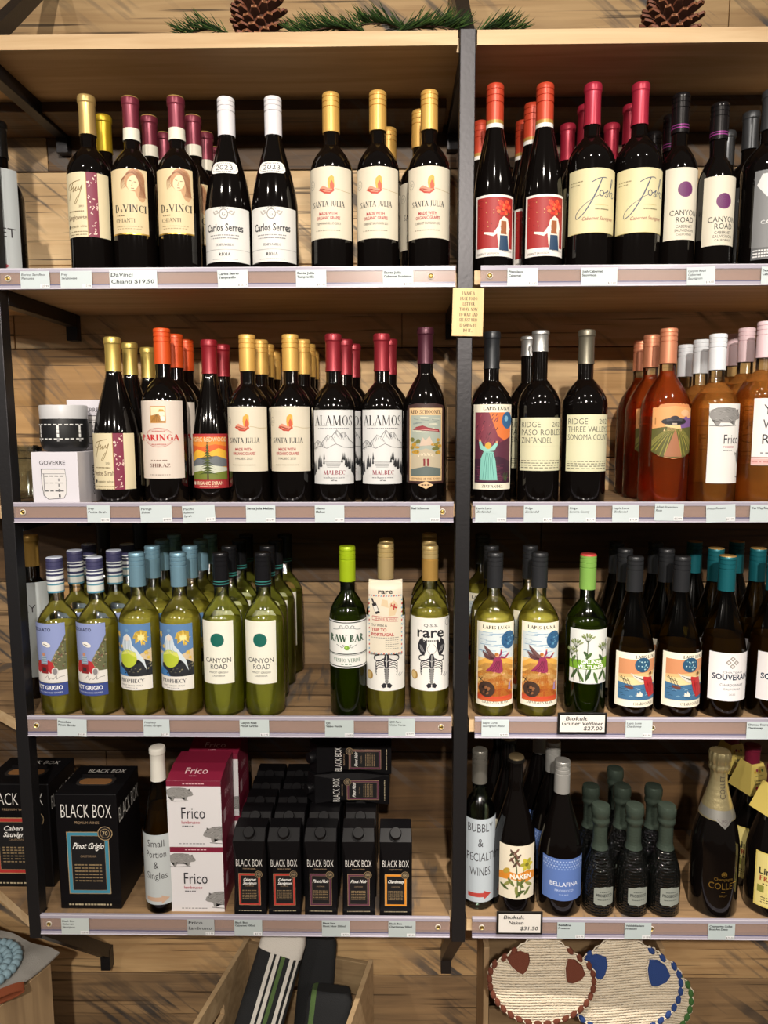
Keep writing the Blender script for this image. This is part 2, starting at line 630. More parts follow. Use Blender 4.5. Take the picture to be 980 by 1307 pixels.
    def dashes(s, x, y, w, h, col, l=2, n=6, seed=0):
        """a line of print too small to read"""
        r = random.Random(seed + int(w * 10) + n)
        cx = x - w / 2
        for i in range(n):
            ww = w / n * r.uniform(.55, .9)
            s.rect(cx, y - h / 2, cx + ww, y + h / 2, col, l)
            cx += w / n
        return s

    # ---- output
    def bm(s, step=4.0, vstep=None, paper=0.55):
        bm = bmesh.new()
        cols = []
        for V, Fc, col, l in s.P:
            if col not in cols:
                cols.append(col)
            mi = cols.index(col)
            vs = [bm.verts.new((x, l, y)) for x, y in V]     # y of the flat bmesh holds the layer for now
            for f in Fc:
                try:
                    q = bm.faces.new([vs[i] for i in f])
                    q.material_index = mi
                except ValueError:
                    pass
        bmesh.ops.triangulate(bm, faces=[f for f in bm.faces if len(f.verts) > 4], ngon_method='EAR_CLIP')
        xs = [v.co.x for v in bm.verts]
        zs = [v.co.z for v in bm.verts]
        if step:
            k = math.ceil(min(xs) / step) * step
            while k < max(xs):
                bmesh.ops.bisect_plane(bm, geom=bm.verts[:] + bm.edges[:] + bm.faces[:], plane_co=(k + 1e-4, 0, 0), plane_no=(1, 0, 0), dist=1e-5)
                k += step
        if vstep:
            k = math.ceil(min(zs) / vstep) * vstep
            while k < max(zs):
                bmesh.ops.bisect_plane(bm, geom=bm.verts[:] + bm.edges[:] + bm.faces[:], plane_co=(0, 0, k + 1e-4), plane_no=(0, 0, 1), dist=1e-5)
                k += vstep
        bm.normal_update()
        fl = [f for f in bm.faces if f.normal.y > 0]
        bmesh.ops.reverse_faces(bm, faces=fl)
        return bm, cols

    def mats(s, cols):
        out = []
        for c in cols:
            if c.startswith('gold'):
                out.append(M('c8a24c', .3, .85))
            elif c.startswith('silver'):
                out.append(M('b9b7b0', .35, .8))
            else:
                out.append(M(c, .55))
        return out

    def wrap(s, name, rfun, hc, rot=0.0, off=.00045, dl=.00014, vstep=None, step=4.0):
        """bend the art round a bottle; rfun: radius at height (m) or number"""
        bm, cols = s.bm(step, vstep)
        R0 = rfun(hc) if callable(rfun) else rfun
        for v in bm.verts:
            u, l, w = v.co
            z = hc + w / 1000
            R = (rfun(z) if callable(rfun) else rfun) + off + l * dl
            a = u / 1000 / R0 + rot
            v.co = (R * math.sin(a), -R * math.cos(a), z)
        return mesh_of(bm, name, s.mats(cols), smooth=True, angle=30)

    def flat(s, name, dl=.00015, off=.0002, fn=None):
        """art standing in the x-z plane facing -y; fn may bend it"""
        bm, cols = s.bm(None if fn is None else 5.0, None if fn is None else 5.0)
        for v in bm.verts:
            u, l, w = v.co
            p = Vector((u / 1000, -off - l * dl, w / 1000))
            v.co = fn(p) if fn else p
        return mesh_of(bm, name, s.mats(cols))
# ================================================================== the setting
ZT = [EYE + .6556, EYE + .268, EYE - .140, EYE - .542, EYE - .944]     # shelf tops, top board first
ZR = [None, (EYE + .2394, EYE + .2744), (EYE - .170, EYE - .1338), (EYE - .574, EYE - .5351), (EYE - .9765, EYE - .9373)]
TH = .0234
WALL = .315

W_SHELF = wood('shelf_pine', 'c4a277', 'dcc097', '9a784e', along=0, stain=.30, seed=1)
W_TOP = wood('shelf_rough_top', '80664a', 'a3845f', '57432f', along=0, stain=.5, saw=.7, seed=3, ang=.5)
W_WALL = [wood('barn_plank_tan', 'b08c60', 'd2b080', '6f5236', 0, .40, .8, seed=2),
          wood('barn_plank_honey', 'ad8450', 'c79d68', '6e4a2a', 0, .35, .45, seed=5, ang=.7),
          wood('barn_plank_grey', '7d664c', 'a98a63', '4a3826', 0, .6, .9, seed=8, sawcol='4a443f'),
          wood('barn_plank_amber', '8f683c', 'b08652', '553a20', 0, .5, .6, seed=11, ang=1.1),
          wood('barn_plank_brown', '4c3620', '6e5233', '2a1d12', 0, .55, .7, seed=14),
          wood('barn_plank_pale', 'cda878', 'e8c99a', '86653f', 0, .35, .7, seed=17)]
BLACK_STEEL = M('3a393b', .40, .75, .12, 160)
BRASS = M('b79a58', .35, .9)

bm = bmesh.new()
box(bm, -2.3, 2.2, -3.6, .40, -.05, 0)
tag(link('floor', mesh_of(bm, 'floor', wood('floor_boards', '6d5038', '8a6a4a', '45321f', 1, .4, seed=20))), kind='structure')

JZ = [2.85, 2.48, 2.29, EYE + .536, EYE + .345, EYE + .170, EYE - .067, EYE - .200, EYE - .345, EYE - .538, EYE - .745, EYE - .941, EYE - 1.10, EYE - 1.308, 0.0]
JZ = [z if (z > 2.4 or z == 0) else EYE + (z - EYE) * 1.016 for z in JZ]
PM = [1, 0, 4, 5, 5, 0, 0, 4, 1, 4, 4, 3, 0, 2]  # plank material per band; brown bands put shade between shelves into the colour
bm = bmesh.new()
rr = random.Random(4)
for i in range(len(JZ) - 1):
    z1, z0 = JZ[i], JZ[i + 1]
    cuts = [-2.3] + sorted(rr.uniform(-1.3, 1.3) for _ in range(2)) + [2.2]
    if i == 5:
        cuts = [-2.3, -.625, .42, 2.2]
    for j, (a, b) in enumerate(zip(cuts, cuts[1:])):
        if b - a < .05:
            continue
        mi = PM[i] if j == 1 else (PM[i] + (0 if rr.random() < .5 else 1)) % 5
        if i in (1, 3, 4, 7, 9, 10, 12):
            mi = PM[i]
        box(bm, a + .0008, b - .0008, WALL + rr.uniform(0, .002), .345, z0 + .0012, z1 - .0012, mi, .0012)
box(bm, -2.3, 2.2, .344, .37, 0, 2.85, 4)
tag(link('wall_back', mesh_of(bm, 'wall_back', W_WALL)), kind='structure')

# ------------------------------------------------------------------ shelf boards with their price rails
plast, N_, L_, b_ = new_mat('rail_clear_plastic')
N_.remove(b_)
t_ = N_.new('ShaderNodeBsdfTransparent')
t_.inputs[0].default_value = rgb('f4eaee')
d_ = N_.new('ShaderNodeBsdfPrincipled')
d_.inputs['Base Color'].default_value = rgb('bba79c')
d_.inputs['Roughness'].default_value = .25
x_ = N_.new('ShaderNodeMixShader')
x_.inputs[0].default_value = .42
L_.new(t_.outputs[0], x_.inputs[1])
L_.new(d_.outputs[0], x_.inputs[2])
L_.new(x_.outputs[0], N_['Material Output'].inputs['Surface'])
LAV = M('a9a3b2', .22)
LAVD = M('62607c', .25)
LAVL = M('cfcad6', .2)


def board(name, poly, zt, rail, label, screws, cleat=None):
    bm = bmesh.new()
    lo = [bm.verts.new((x, y, zt - TH)) for x, y in poly]
    hi = [bm.verts.new((x, y, zt)) for x, y in poly]
    bm.faces.new(hi).material_index = 1
    bm.faces.new(lo[::-1])
    n = len(poly)
    for i in range(n):
        bm.faces.new((lo[i], lo[(i + 1) % n], hi[(i + 1) % n], hi[i]))
    bmesh.ops.triangulate(bm, faces=[f for f in bm.faces if len(f.verts) > 4])
    bmesh.ops.recalc_face_normals(bm, faces=bm.faces[:])
    o = tag(link('shelf_board', mesh_of(bm, 'shelf_board', [W_SHELF, W_TOP])), label, 'shelf', 'wooden shelf boards')
    if cleat:
        bm = bmesh.new()
        box(bm, cleat[0], cleat[1], .19, WALL - .001, zt - TH - .0195, zt - TH - .0005, 0, .001)
        link('wall_cleat', mesh_of(bm, 'wall_cleat', W_WALL[4]), o)
    if rail:
        x0, x1, zb, zh = rail
        bm = bmesh.new()
        box(bm, x0, x1, -.0068, -.0058, zb + .008, zh - .007, 0)
        box(bm, x0, x1, -.0075, -.0004, zh - .0072, zh, 1, .0006)
        box(bm, x0, x1, -.0078, -.0066, zh - .0012, zh + .0004, 3)
        box(bm, x0, x1, -.0075, -.0004, zb + .0065, zb + .0085, 2)
        box(bm, x0, x1, -.0080, -.0004, zb, zb + .0065, 1, .0006)
        box(bm, x0, x1, -.0090, -.0079, zb, zb + .0018, 3)
        r = link('price_rail', mesh_of(bm, 'price_rail', [plast, LAV, LAVD, LAVL]), o)
        for sx in screws:
            b2 = lathe([(0, 0), (.0055, 0), (.0052, .0012), (.0042, .0014), (.0028, .0005), (.0022, .0009), (0, .0012)], 20, [0, 0, 0, 1, 1, 1])
            link('screw', mesh_of(b2, 'screw', [M('d9d2c4', .4), BRASS], True, 40), r, (sx, -.0069, (zb + zh) / 2 + .001), (PI / 2, 0, 0))
    return o


NAMES = ['topmost', 'second', 'third', 'fourth', 'lowest']
LROW = ['empty top shelf board holding a pine cone, left of the middle post',
        'left shelf board carrying the white capped and maroon capped red wines',
        'left shelf board carrying the white tumbler boxes and red wines',
        'left shelf board carrying the striped capped and blue capped white wines',
        'lowest left shelf board carrying the black wine boxes and pink cartons']
RROW = ['top shelf board right of the middle post, pine cone at its right',
        'right shelf board carrying the crimson capped and scarlet capped reds',
        'right shelf board carrying the pink wines and three dark bottles',
        'right shelf board carrying the teal capped and charcoal capped white wines',
        'lowest right shelf board carrying the sparkling wines']
PL = [(-.688, 0), (.105, 0), (.105, .024), (.1205, .024), (.1205, WALL - .002), (-1.10, WALL - .002), (-1.03, .258), (-.7145, .0), (-.7145, .024), (-.688, .024)]
PL = [(-.688, 0), (.105, 0), (.105, .024), (.1205, .024), (.1205, WALL - .002), (-1.12, WALL - .002), (-1.105, .3), (-.7165, .0), (-.7135, .0), (-.7135, .024), (-.688, .024)]
PR = [(.1375, 0), (.96, 0), (.96, WALL - .002), (.1215, WALL - .002), (.1215, .024), (.1375, .024)]
SCL = [None, [-.672, .062], [-.672, .085], [-.672, .085], [-.672, .082]]
SCR = [None, [.163, .527], [], [.475], [.166, .49]]
for i in range(5):
    rl = rr_ = None
    if i:
        rl = (-.6885, .1045, ZR[i][0], ZR[i][1])
        rr_ = (.1475 if i != 2 else .1385, .96, ZR[i][0], ZR[i][1])
    board('shelf_board', PL, ZT[i], rl, LROW[i], SCL[i], (-.95, .10) if i == 0 else None)
    board('shelf_board', PR, ZT[i], rr_, RROW[i], SCR[i], (.145, .95) if i == 0 else None)


# ------------------------------------------------------------------ black steel frames
def frame(xa, xb, label):
    xm = (xa + xb) / 2
    o = tag(empty('steel_upright', (xm, .008, ZT[4])), label, 'shelf frame', 'black steel shelf frames')
    z0 = o.location.z

    def part(name, fn):
        bm = bmesh.new()
        fn(bm)
        for v in bm.verts:
            v.co -= o.location
        return link(name, mesh_of(bm, name, BLACK_STEEL), o)
    hw = (xb - xa) / 2
    part('post', lambda b: box(b, xa, xb, -.006, .0225, EYE - .988, EYE + .655, 0, .0012))
    part('brace', lambda b: bar(b, (xm, .008, EYE + .642), (xm, WALL - .012, EYE + .93), hw * 2 - .001, .026))
    part('brace', lambda b: bar(b, (xm, .008, EYE - .976), (xm, WALL - .012, EYE - 1.262), hw * 2 - .001, .026))
    p = part('wall_plate', lambda b: box(b, xm - .012, xm + .012, WALL - .022, WALL - .0005, EYE - 1.305, EYE - 1.252, 0, .001))
    for i in range(5):
        zt = ZT[i] - TH - .0004
        part('crossbar', lambda b: box(b, xm - .0115, xm + .0115, .0228, WALL - .0215, zt - .027, zt, 0, .001))
        part('wall_plate', lambda b: box(b, xm - .012, xm + .012, WALL - .021, WALL - .0005, zt - .056, zt - .0002, 0, .001))
    return o


frame(-.7125, -.6895, 'black steel post and brackets holding the left end of the shelves')
frame(.1085, .1345, 'black steel post with brackets between the two bays, sign plaque on it')

# the little wooden plaque on the middle post
a = Art()
SX, SZ = pt(597, 398.5, -.012)
bm = bmesh.new()
box(bm, -.0268, .0268, -.003, .003, -.0405, .0405, 0, .0006)
pl = tag(link('sign_plaque', mesh_of(bm, 'sign_plaque', wood('plaque_birch', 'd8bb84', 'e6cc98', 'c9a66c', 2, .2, seed=31)), loc=(SX, -.0098, SZ), rot=(0, math.radians(1.2), 0)),
         'small pale wooden plaque printed with a joke about a to-do list', 'sign')
for k, t in enumerate(['I MADE A', 'HUGE TO-DO', 'LIST FOR', 'TODAY. NOW', 'TO WAIT AND', 'SEE JUST WHO', 'IS GOING TO', 'DO IT...']):
    a.serif(t, 1 if k else 0, 31.5 - k * 8.9, 5.4, '201810', 1, xs=.80 if len(t) < 12 else .74, b=1.15)
link('lettering', a.flat('lettering', off=.0031), pl)


# ------------------------------------------------------------------ paper price tags in the rails
def price_tag(row, x0, x1, lines, price, label, hand=False, base='c8d3d6', tilt=0.0, big=False, dy=0.0):
    zb, zh = ZR[row]
    xc, _ = pt((x0 + x1) / 2, {1: 357, 2: 653, 3: 926, 4: 1178}[row], -.01)
    w = (x1 - x0) / {1: 725, 2: 700, 3: 672, 4: 650}[row] * 1000
    h = (zh - zb) * 1000 - 5.5
    a = Art()
    a.rect(-w / 2, -h / 2, w / 2, h / 2, base, 0)
    n = len(lines)
    if big:
        for k, t in enumerate(lines):
            a.text(t, -w / 2 + 2.5, h / 2 - 7 - k * 11.5, 6.2, '1c1c22', 1, 'l', sh=.12, b=.012, fit=min(w - 8, 5.4 * len(t)))
    else:
        for k, t in enumerate(lines):
            a.text(t, -w / 2 + 2, h / 2 - 6.0 - k * 6.2, 3.7, '1e2428', 1, 'l', sh=.18 if hand else 0, b=.012 if hand else .03, fit=min(w - 5, 2.7 * len(t)))
    if price:
        a.rect(w / 2 - 17, -h / 2 + .8, w / 2 - 1, -h / 2 + 7.5, 'e4e6e8', 1)
        a.text(price, w / 2 - 2.5, -h / 2 + 4.2, 3.4, '4a4a50', 2, 'r')
    return tag(link('price_tag', a.flat('price_tag'), loc=(xc, -.0092, (zb + zh) / 2 - .002 + dy), rot=(0, math.radians(tilt), 0)), label, 'price tag', 'price tags in the shelf rails')


price_tag(1, 26, 63, ['Enrico Serafino', 'Piemonte'], '27.99', 'pale blue handwritten price tag at the left end of the top rail', True)
price_tag(1, 77, 117, ['Frey', 'Sangiovese'], '17.99', 'pale blue handwritten price tag below the gold capped floral label bottle', True)
price_tag(1, 140, 200, ['DaVinci', 'Chianti $19.50'], None, 'large white handwritten price tag showing 19.50 below the maroon capped bottles', True, 'd5e0e2', big=True)
price_tag(1, 278, 316, ['Carlos Serres', 'Tempranillo'], '$ 22.99', 'pale blue price tag below the white capped bottles, slightly tilted', False, tilt=-2)
price_tag(1, 378, 416, ['Santa Julia', 'Tempranillo'], '$15.99', 'pale blue price tag below the leftmost amber capped bottle of top row')
price_tag(1, 489, 527, ['Santa Julia', 'Cabernet Sauvignon'], '$15.99', 'pale blue price tag between the second and third amber capped bottles')
price_tag(1, 648, 686, ['Pizzolato', 'Cabernet'], '$21.00', 'pale blue price tag below the two scarlet capped red label bottles')
price_tag(1, 742, 787, ['Josh Cabernet', 'Sauvignon'], '$21.00', 'pale blue price tag below the left crimson capped bottle')
price_tag(1, 877, 912, ['Canyon Road', 'Cabernet', 'Sauvignon'], '$14.00', 'pale blue handwritten price tag below the purple dot bottles', True, tilt=-2)
price_tag(1, 972, 1012, ['Daou', 'Cabernet'], '$31.00', 'pale blue price tag cut by the photo edge on the top rail')
price_tag(2, 111, 140, ['Frey', 'Petite Sirah'], '$21.00', 'pale blue handwritten price tag just right of the white tumbler boxes', True)
price_tag(2, 179, 219, ['Paringa', 'Shiraz'], '$18.00', 'pale blue handwritten price tag below the orange capped front bottle', True, tilt=-2)
price_tag(2, 233, 274, ['Pacific', 'Redwood', 'Syrah'], '$19.99', 'pale blue handwritten price tag below the red label with a tree', True, tilt=-3)
price_tag(2, 314, 351, ['Santa Julia Malbec'], '$15.99', 'pale blue price tag below the left amber capped bottle of second row')
price_tag(2, 402, 439, ['Alamos', 'Malbec'], '$17.99', 'pale blue price tag below the white mountain label bottles')
price_tag(2, 524, 561, ['Red Schooner'], '$45.00', 'pale blue price tag below the dark label bottle by the middle post')
price_tag(2, 607, 646, ['Lapis Luna', 'Zinfandel'], '$19.99', 'pale blue handwritten price tag just right of the middle post, second rail', True)
price_tag(2, 669, 705, ['Ridge', 'Zinfandel'], '$37.99', 'pale blue handwritten price tag below the silver capped zinfandel bottle', True)
price_tag(2, 726, 760, ['Ridge', 'Sonoma County'], '$37.99', 'pale blue handwritten price tag below the three valleys bottle', True)
price_tag(2, 782, 815, ['Lapis Luna', 'Zinfandel'], '$19.99', 'pale blue handwritten price tag below the empty gap left of the pink wines', True)
price_tag(2, 836, 872, ['Alien Invasion', 'Rose'], '$23.99', 'pale blue handwritten price tag below the flying saucer bottle, sitting high in its rail', True, tilt=1, dy=.002)
price_tag(2, 902, 938, ['Frico Rosato'], '$17.99', 'pale blue handwritten price tag below the pink wine with a pig label', True, tilt=-3)
price_tag(2, 958, 996, ['Yes Way Rose'], '$19.00', 'pale blue price tag cut by the photo edge on the second rail', False)
price_tag(3, 73, 110, ['Pizzolato', 'Pinot Grigio'], '$17.99', 'pale blue price tag below the striped capped bottles, tilted', False, tilt=2.5)
price_tag(3, 183, 216, ['Prophecy', 'Pinot Grigio'], '$17.99', 'pale blue handwritten price tag below the blue capped starry label bottles', True)
price_tag(3, 306, 343, ['Canyon Road', 'Pinot Grigio'], '$11.99', 'pale blue price tag below the two green dot label bottles', base='c4d0d0')
price_tag(3, 415, 451, ['QSS', 'Vinho Verde'], '$14.99', 'pale grey price tag below the lime capped bottle', base='bcc8c8')
price_tag(3, 496, 529, ['QSS Rare', 'Vinho Verde'], '$14.99', 'pale grey handwritten price tag below the two lobster label bottles', True, base='bcc8c8', dy=.003)
price_tag(3, 615, 649, ['Lapis Luna', 'Sauvignon Blanc'], '$19.99', 'pale blue handwritten price tag below the angel label white wines', True, dy=.002)
price_tag(3, 799, 832, ['Lapis Luna', 'Chardonnay'], '$19.99', 'pale blue handwritten price tag below the left charcoal capped moon label bottle', True, dy=.002)
price_tag(3, 954, 996, ['Chateau Souverain', 'Chardonnay'], '$18.00', 'pale blue price tag cut by the photo edge on the third rail')
price_tag(4, 78, 113, ['Black Box', 'Cabernet', 'Sauvignon'], '$29.99', 'pale handwritten price tag below the big black box with teal frame', True, 'c4cdcc')
price_tag(4, 239, 273, ['Frico', 'Lambrusco'], '$17.99', 'grey price tag with bold black handwriting below the pig cartons', True, 'a9adae', big=True)
price_tag(4, 299, 334, ['Black Box', 'Cabernet 500ml'], '$7.99', 'pale grey price tag below the red framed black cartons', base='b4bebf')
price_tag(4, 411, 446, ['Black Box', 'Pinot Noir 500ml'], '$7.50', 'pale grey price tag below the purple framed black cartons', base='b4bebf')
price_tag(4, 496, 530, ['Black Box', 'Chardonnay 500ml'], '$7.50', 'pale grey price tag below the orange framed black carton', base='b4bebf')
price_tag(4, 712, 746, ['Bellafina', 'Prosecco'], '$21.99', 'pale blue price tag below the blue label prosecco bottle', base='b9c6c8')
price_tag(4, 798, 831, ['Valdobbiadene', 'Prosecco'], '$11.99', 'pale blue price tag below the small dimpled prosecco bottles', base='b9c6c8')
price_tag(4, 905, 938, ['Champagne Collet', 'Brut Art Deco'], '$79.00', 'pale blue price tag below the gold foil champagne bottle', base='b9c6c8')


def price_sign(px0, px1, py0, py1, lines, label):
    x0, z1 = pt(px0, py0, -.013)
    x1, z0 = pt(px1, py1, -.013)
    w, h = (x1 - x0) * 1000, (z1 - z0) * 1000
    bm = bmesh.new()
    box(bm, -w / 2000, w / 2000, -.0015, .0015, -h / 2000, h / 2000, 0, .0005)
    o = tag(link('price_sign', mesh_of(bm, 'price_sign', M('191817', .4)), loc=((x0 + x1) / 2, -.0115, (z0 + z1) / 2)), label, 'price sign', 'black edged price signs')
    a = Art()
    a.rect(-w / 2 + 4, -h / 2 + 4, w / 2 - 4, h / 2 - 4, 'e3dfd9', 0)
    for k, t in enumerate(lines):
        al = 'r' if k == 2 else 'c'
        a.text(t, (w / 2 - 9) if k == 2 else (-4 if k == 0 else 0) - (7 if len(t) < 8 else 0), h / 2 - 10.5 - k * (h - 12) / 3, 7.2, '1a1a1a', 1, al, sh=.15, b=.015, fit=min(w - 14, 5.6 * len(t)))
    link('card', a.flat('card', off=.0017), o)


price_sign(712, 774, 910, 937, ['Biokult', 'Gruner Veltliner', '$27.00'], 'black edged card priced 27.00, on the rail below the green capped bottle')
price_sign(634, 692, 1164, 1193, ['Biokult', 'Naken', '$31.50'], 'black edged card priced 31.50, on the lowest rail below the botanical label')
# ================================================================== bottles
G_RED = dark_glass('glass_dark_red_wine', '0b0807')
G_GREENBLK = dark_glass('glass_deep_green', '0c0f09')
G_CLEAR = clear_glass('glass_clear', 'f6f8ee')
G_GREEN = clear_glass('glass_green', '7a8c40')
G_OLIVE = clear_glass('glass_olive', '7a7038')
G_AQUA = clear_glass('glass_aqua', 'c9dcd2')
WN_WHITE = wine('white_wine', 'faf6c0', 'f2e670', .42)
WN_GREENISH = wine('green_white_wine', 'f4f6b4', 'e6e66c', .42)
WN_CHARD = wine('chardonnay', 'fae690', 'f0c850', .45)
WN_ROSE = wine('pale_rose_wine', 'fbdcae', 'f0a050', .28)
WN_ROSED = wine('deep_rose_wine', 'f4a468', 'e66a2c', .26)


def profile(kind, H, R, rn=.0137):
    base = [(0, .006), (R * .45, .004), (R * .80, .0012), (R - .004, 0), (R - .0012, .0016), (R, .005)]
    if kind == 'bord':
        hs, hn, e1, e2 = H - .134, H - .086, 2.0, 1.15
    elif kind == 'bordtall':
        hs, hn, e1, e2 = H - .150, H - .080, 2.0, 1.25
    elif kind == 'burg':
        hs, hn, e1, e2 = H - .195, H - .062, 1.75, 1.35
    elif kind == 'mini':
        hs, hn, e1, e2 = H * .33, H * .66, 1.8, 1.5
    elif kind == 'champ':
        hs, hn, e1, e2 = H * .40, H - .055, 1.6, 1.45
    p = base + [(R, hs * .5), (R, hs)]
    n = 14
    for i in range(1, n + 1):
        t = i / n
        p.append((rn + (R - rn) * max(0, 1 - t ** e1) ** e2, hs + (hn - hs) * t))
    p += [(rn, H - .004), (rn - .002, H - .001), (0, H - .001)]
    return p


def prof_r(p):
    q = p[3:-2]

    def f(z):
        for (r0, z0), (r1, z1) in zip(q, q[1:]):
            if z0 <= z <= z1:
                return r0 + (r1 - r0) * (z - z0) / max(1e-9, z1 - z0)
        return q[-1][0]
    return f


def cap_mat(col, metal=.35, rough=.34):
    return M(col, rough, metal)


def capsule(H, style, bands, length, rc=.0152, metal=.35, rough=.34):
    """bands: [(fraction from the bottom, colour)...]"""
    z0 = H - length
    zz = []
    if style == 'screw':
        rows = [(rc, 0), (rc, .60), (rc - .0011, .607), (rc - .0011, .628), (rc, .636), (rc, .74), (rc - .0010, .747), (rc - .0010, .764), (rc, .772), (rc, .86), (rc - .0010, .867), (rc - .0010, .882), (rc, .89), (rc, .965), (rc - .0012, .995), (rc - .003, 1.0)]
    elif style == 'foil':
        rows = [(rc - .0002, 0), (rc - .0008, .1), (rc - .0012, .5), (rc - .0010, .78), (rc - .0008, .80), (rc + .0003, .82), (rc + .0004, .93), (rc - .0001, .965), (rc - .0008, .99), (rc - .0022, 1.0)]
    elif style == 'crown':
        rows = [(rc - .0012, 0), (rc + .0012, .02), (rc + .0012, .22), (rc + .0004, .55), (rc - .0006, .85), (rc - .003, 1.0)]
    rows = [(rc - .0014, -.0001)] + rows + [(0, 1.0)]
    # insert colour changes
    fr = sorted({b[0] for b in bands})
    out = [rows[0]]
    for (r0, f0), (r1, f1) in zip(rows, rows[1:]):
        for b in fr:
            if f0 < b < f1:
                r = r0 + (r1 - r0) * (b - f0) / (f1 - f0)
                out.append((r, b))
        out.append((r1, f1))
    cols = []
    mi = []
    for (r0, f0), (r1, f1) in zip(out, out[1:]):
        c = [bb[1] for bb in sorted(bands) if bb[0] <= (f0 + f1) / 2 + 1e-6] or [sorted(bands)[0][1]]
        if c[-1] not in cols:
            cols.append(c[-1])
        mi.append(cols.index(c[-1]))
    bm = lathe([(r, z0 + f * length + .0006) for r, f in out], 32, mi)
    return mesh_of(bm, 'capsule', [cap_mat(c, metal, rough) if not c.startswith('p') else M(c[1:], .5) for c in cols], True, 35)


def ringband(R, z0, z1, cols, off=.0004):
    """paper strip round the neck. cols [(fraction, colour)]"""
    pr, mi, cc = [], [], []
    n = len(cols)
    for i, (f, c) in enumerate(cols):
        pr.append((R(z0 + f * (z1 - z0)) + off, z0 + f * (z1 - z0)))
        if c not in cc:
            cc.append(c)
        mi.append(cc.index(c))
    pr.append((R(z1) + off, z1))
    bm = lathe(pr, 32, mi)
    return mesh_of(bm, 'neck_band', [M(c, .5) for c in cc], True, 40)


K = {}
ROWMID = {1: 250, 2: 560, 3: 840, 4: 1110}


def hts(row, px, yt, yb, Y=.005):
    return tuple(pt(px, y, Y)[1] - ZT[row] for y in (yb, yt))


def top_h(row, px, py, Y=.042):
    return pt(px, py, Y)[1] - ZT[row]


def kind(key, row, cap_px, lab_px, shape, glass, cap, desc, art=None, R=.0372, rot=0.0, wine_=None, fill=.120, more=None, vstep=None, rn=.0137):
    """cap: (style, bands, length, metal). lab_px: (top y, bottom y) of the label in the photograph, measured at cap_px[0]"""
    H = top_h(row, *cap_px, R + .005)
    pr = profile(shape, H, R, rn)
    rf = prof_r(pr)
    parts = []
    bm = lathe(pr, 40)
    parts.append(('glass_body', mesh_of(bm, 'glass_body', glass, True, 60)))
    if wine_:
        top = H - fill
        q = [(max(0, r - .0022), z + .003) for r, z in pr[:-2]]
        lo = [c for c in q if c[1] < top]
        lo.append((max(.002, rf(top) - .0024), top))
        lo.append((0, top + .0004))
        parts.append(('wine', mesh_of(lathe(lo, 40), 'wine', wine_, True, 60)))
    st, bands, ln = cap[:3]
    metal = cap[3] if len(cap) > 3 else .35
    parts.append(('capsule', capsule(H, st, bands, ln, max(.0152, rn + .0013), metal, cap[4] if len(cap) > 4 else .34)))
    if art:
        h0, h1 = hts(row, cap_px[0], *lab_px)
        h = (h1 - h0) * 1000
        a = art(h)
        parts.append(('label', a.wrap('label', rf if vstep else R, (h0 + h1) / 2, rot, vstep=vstep)))
    if more:
        for nm, fn in more:
            parts.append((nm, fn(H, rf, row)))
    K[key] = dict(parts=parts, H=H, R=R, desc=desc)


STEP = .0745
Y0 = .042
PLACED = []


def B(key, row, px, py, idx, phrase, group, rz=0.0, dx=0.0, dy=0.0, name='wine_bottle', cat='bottle'):
    k = K[key]
    R = k['R']
    Y = min(R + .005 + max(STEP, 2 * R + .001) * idx + dy, WALL - R - .003)
    x, _ = pt(px, py, Y)
    for q in PLACED:
        if q[0] == row and math.hypot(q[1] - x - dx, q[2] - Y) < q[3] + R - .0005:
            print('BOTTLES TOUCH', key, phrase, '|', q[4], round((q[3] + R - math.hypot(q[1] - x - dx, q[2] - Y)) * 1000, 1), 'mm')
    PLACED.append((row, x + dx, Y, R, key + ' ' + phrase))
    o = tag(empty(name, (x + dx, Y, ZT[row]), rz), (k['desc'] + ' ' + phrase).strip(), cat, group)
    for nm, me in k['parts']:
        link(nm, me, o)
    return o


BLK = '1d1a1a'


# ------------------------------------------------------------------ label art (mm, origin in the label's middle)
def frey(word):
    def art(h):
        a = Art()
        a.rect(-50, -h / 2, 48, h / 2, 'dccfac', 0)
        a.rect(8, -h / 2, 26, h / 2, '7d2340', 1)
        r = random.Random(3)
        for i in range(34):        # pale leaf sprays on the burgundy strip
            x, y = r.uniform(9.5, 24.5), r.uniform(-h / 2 + 3, h / 2 - 3)
            a.ell(x, y, r.uniform(1.2, 2.8), r.uniform(.6, 1.3), 'e4c8bc', 2, 8, r.uniform(0, 180))
        a.rect(7.2, -h / 2, 8, h / 2, 'b99a54', 2)
        q = '7a6335'
        a.curve([(-29, 26), (-25, 34), (-12, 38), (-2, 40)], [1.4, 1.2, 1, .7], q)
        a.curve([(-16, 37), (-21, 26), (-28, 8)], [1, 1.4, 1.2], q)
        a.curve([(-26, 25), (-18, 27), (-14, 30), (-17, 22), (-13, 25), (-9, 29), (-12, 23), (-8, 24), (-5, 30)], .9, q)
        a.curve([(-5, 30), (-4, 24), (1, 32), (-6, 12), (-12, 2), (-14, 4), (-6, 16)], .9, q)
        a.text('2021', -2, -3, 3.4, '4a3f2c', 2)
        a.dashes(-13, -11, 34, 1.6, '6a5a3c', 2, 9)
        if word == 'Sangiovese':
            a.text(word, -13, -21, 8, '5a3d2a', 2, fit=40)
        else:
            a.text(word, -13, -21, 8, '5a3d2a', 2, fit=44)
        a.ell(-31, -36, 3, 3, '2c2a26', 2)
        a.text('organic wine', -10, -36, 4, '5a4a30', 2, fit=32)
        a.dashes(-11, -45, 46, 1.2, '7a6a4c', 2, 10)
        a.dashes(-11, -50, 36, 1.2, '7a6a4c', 2, 8)
        return a
    return art


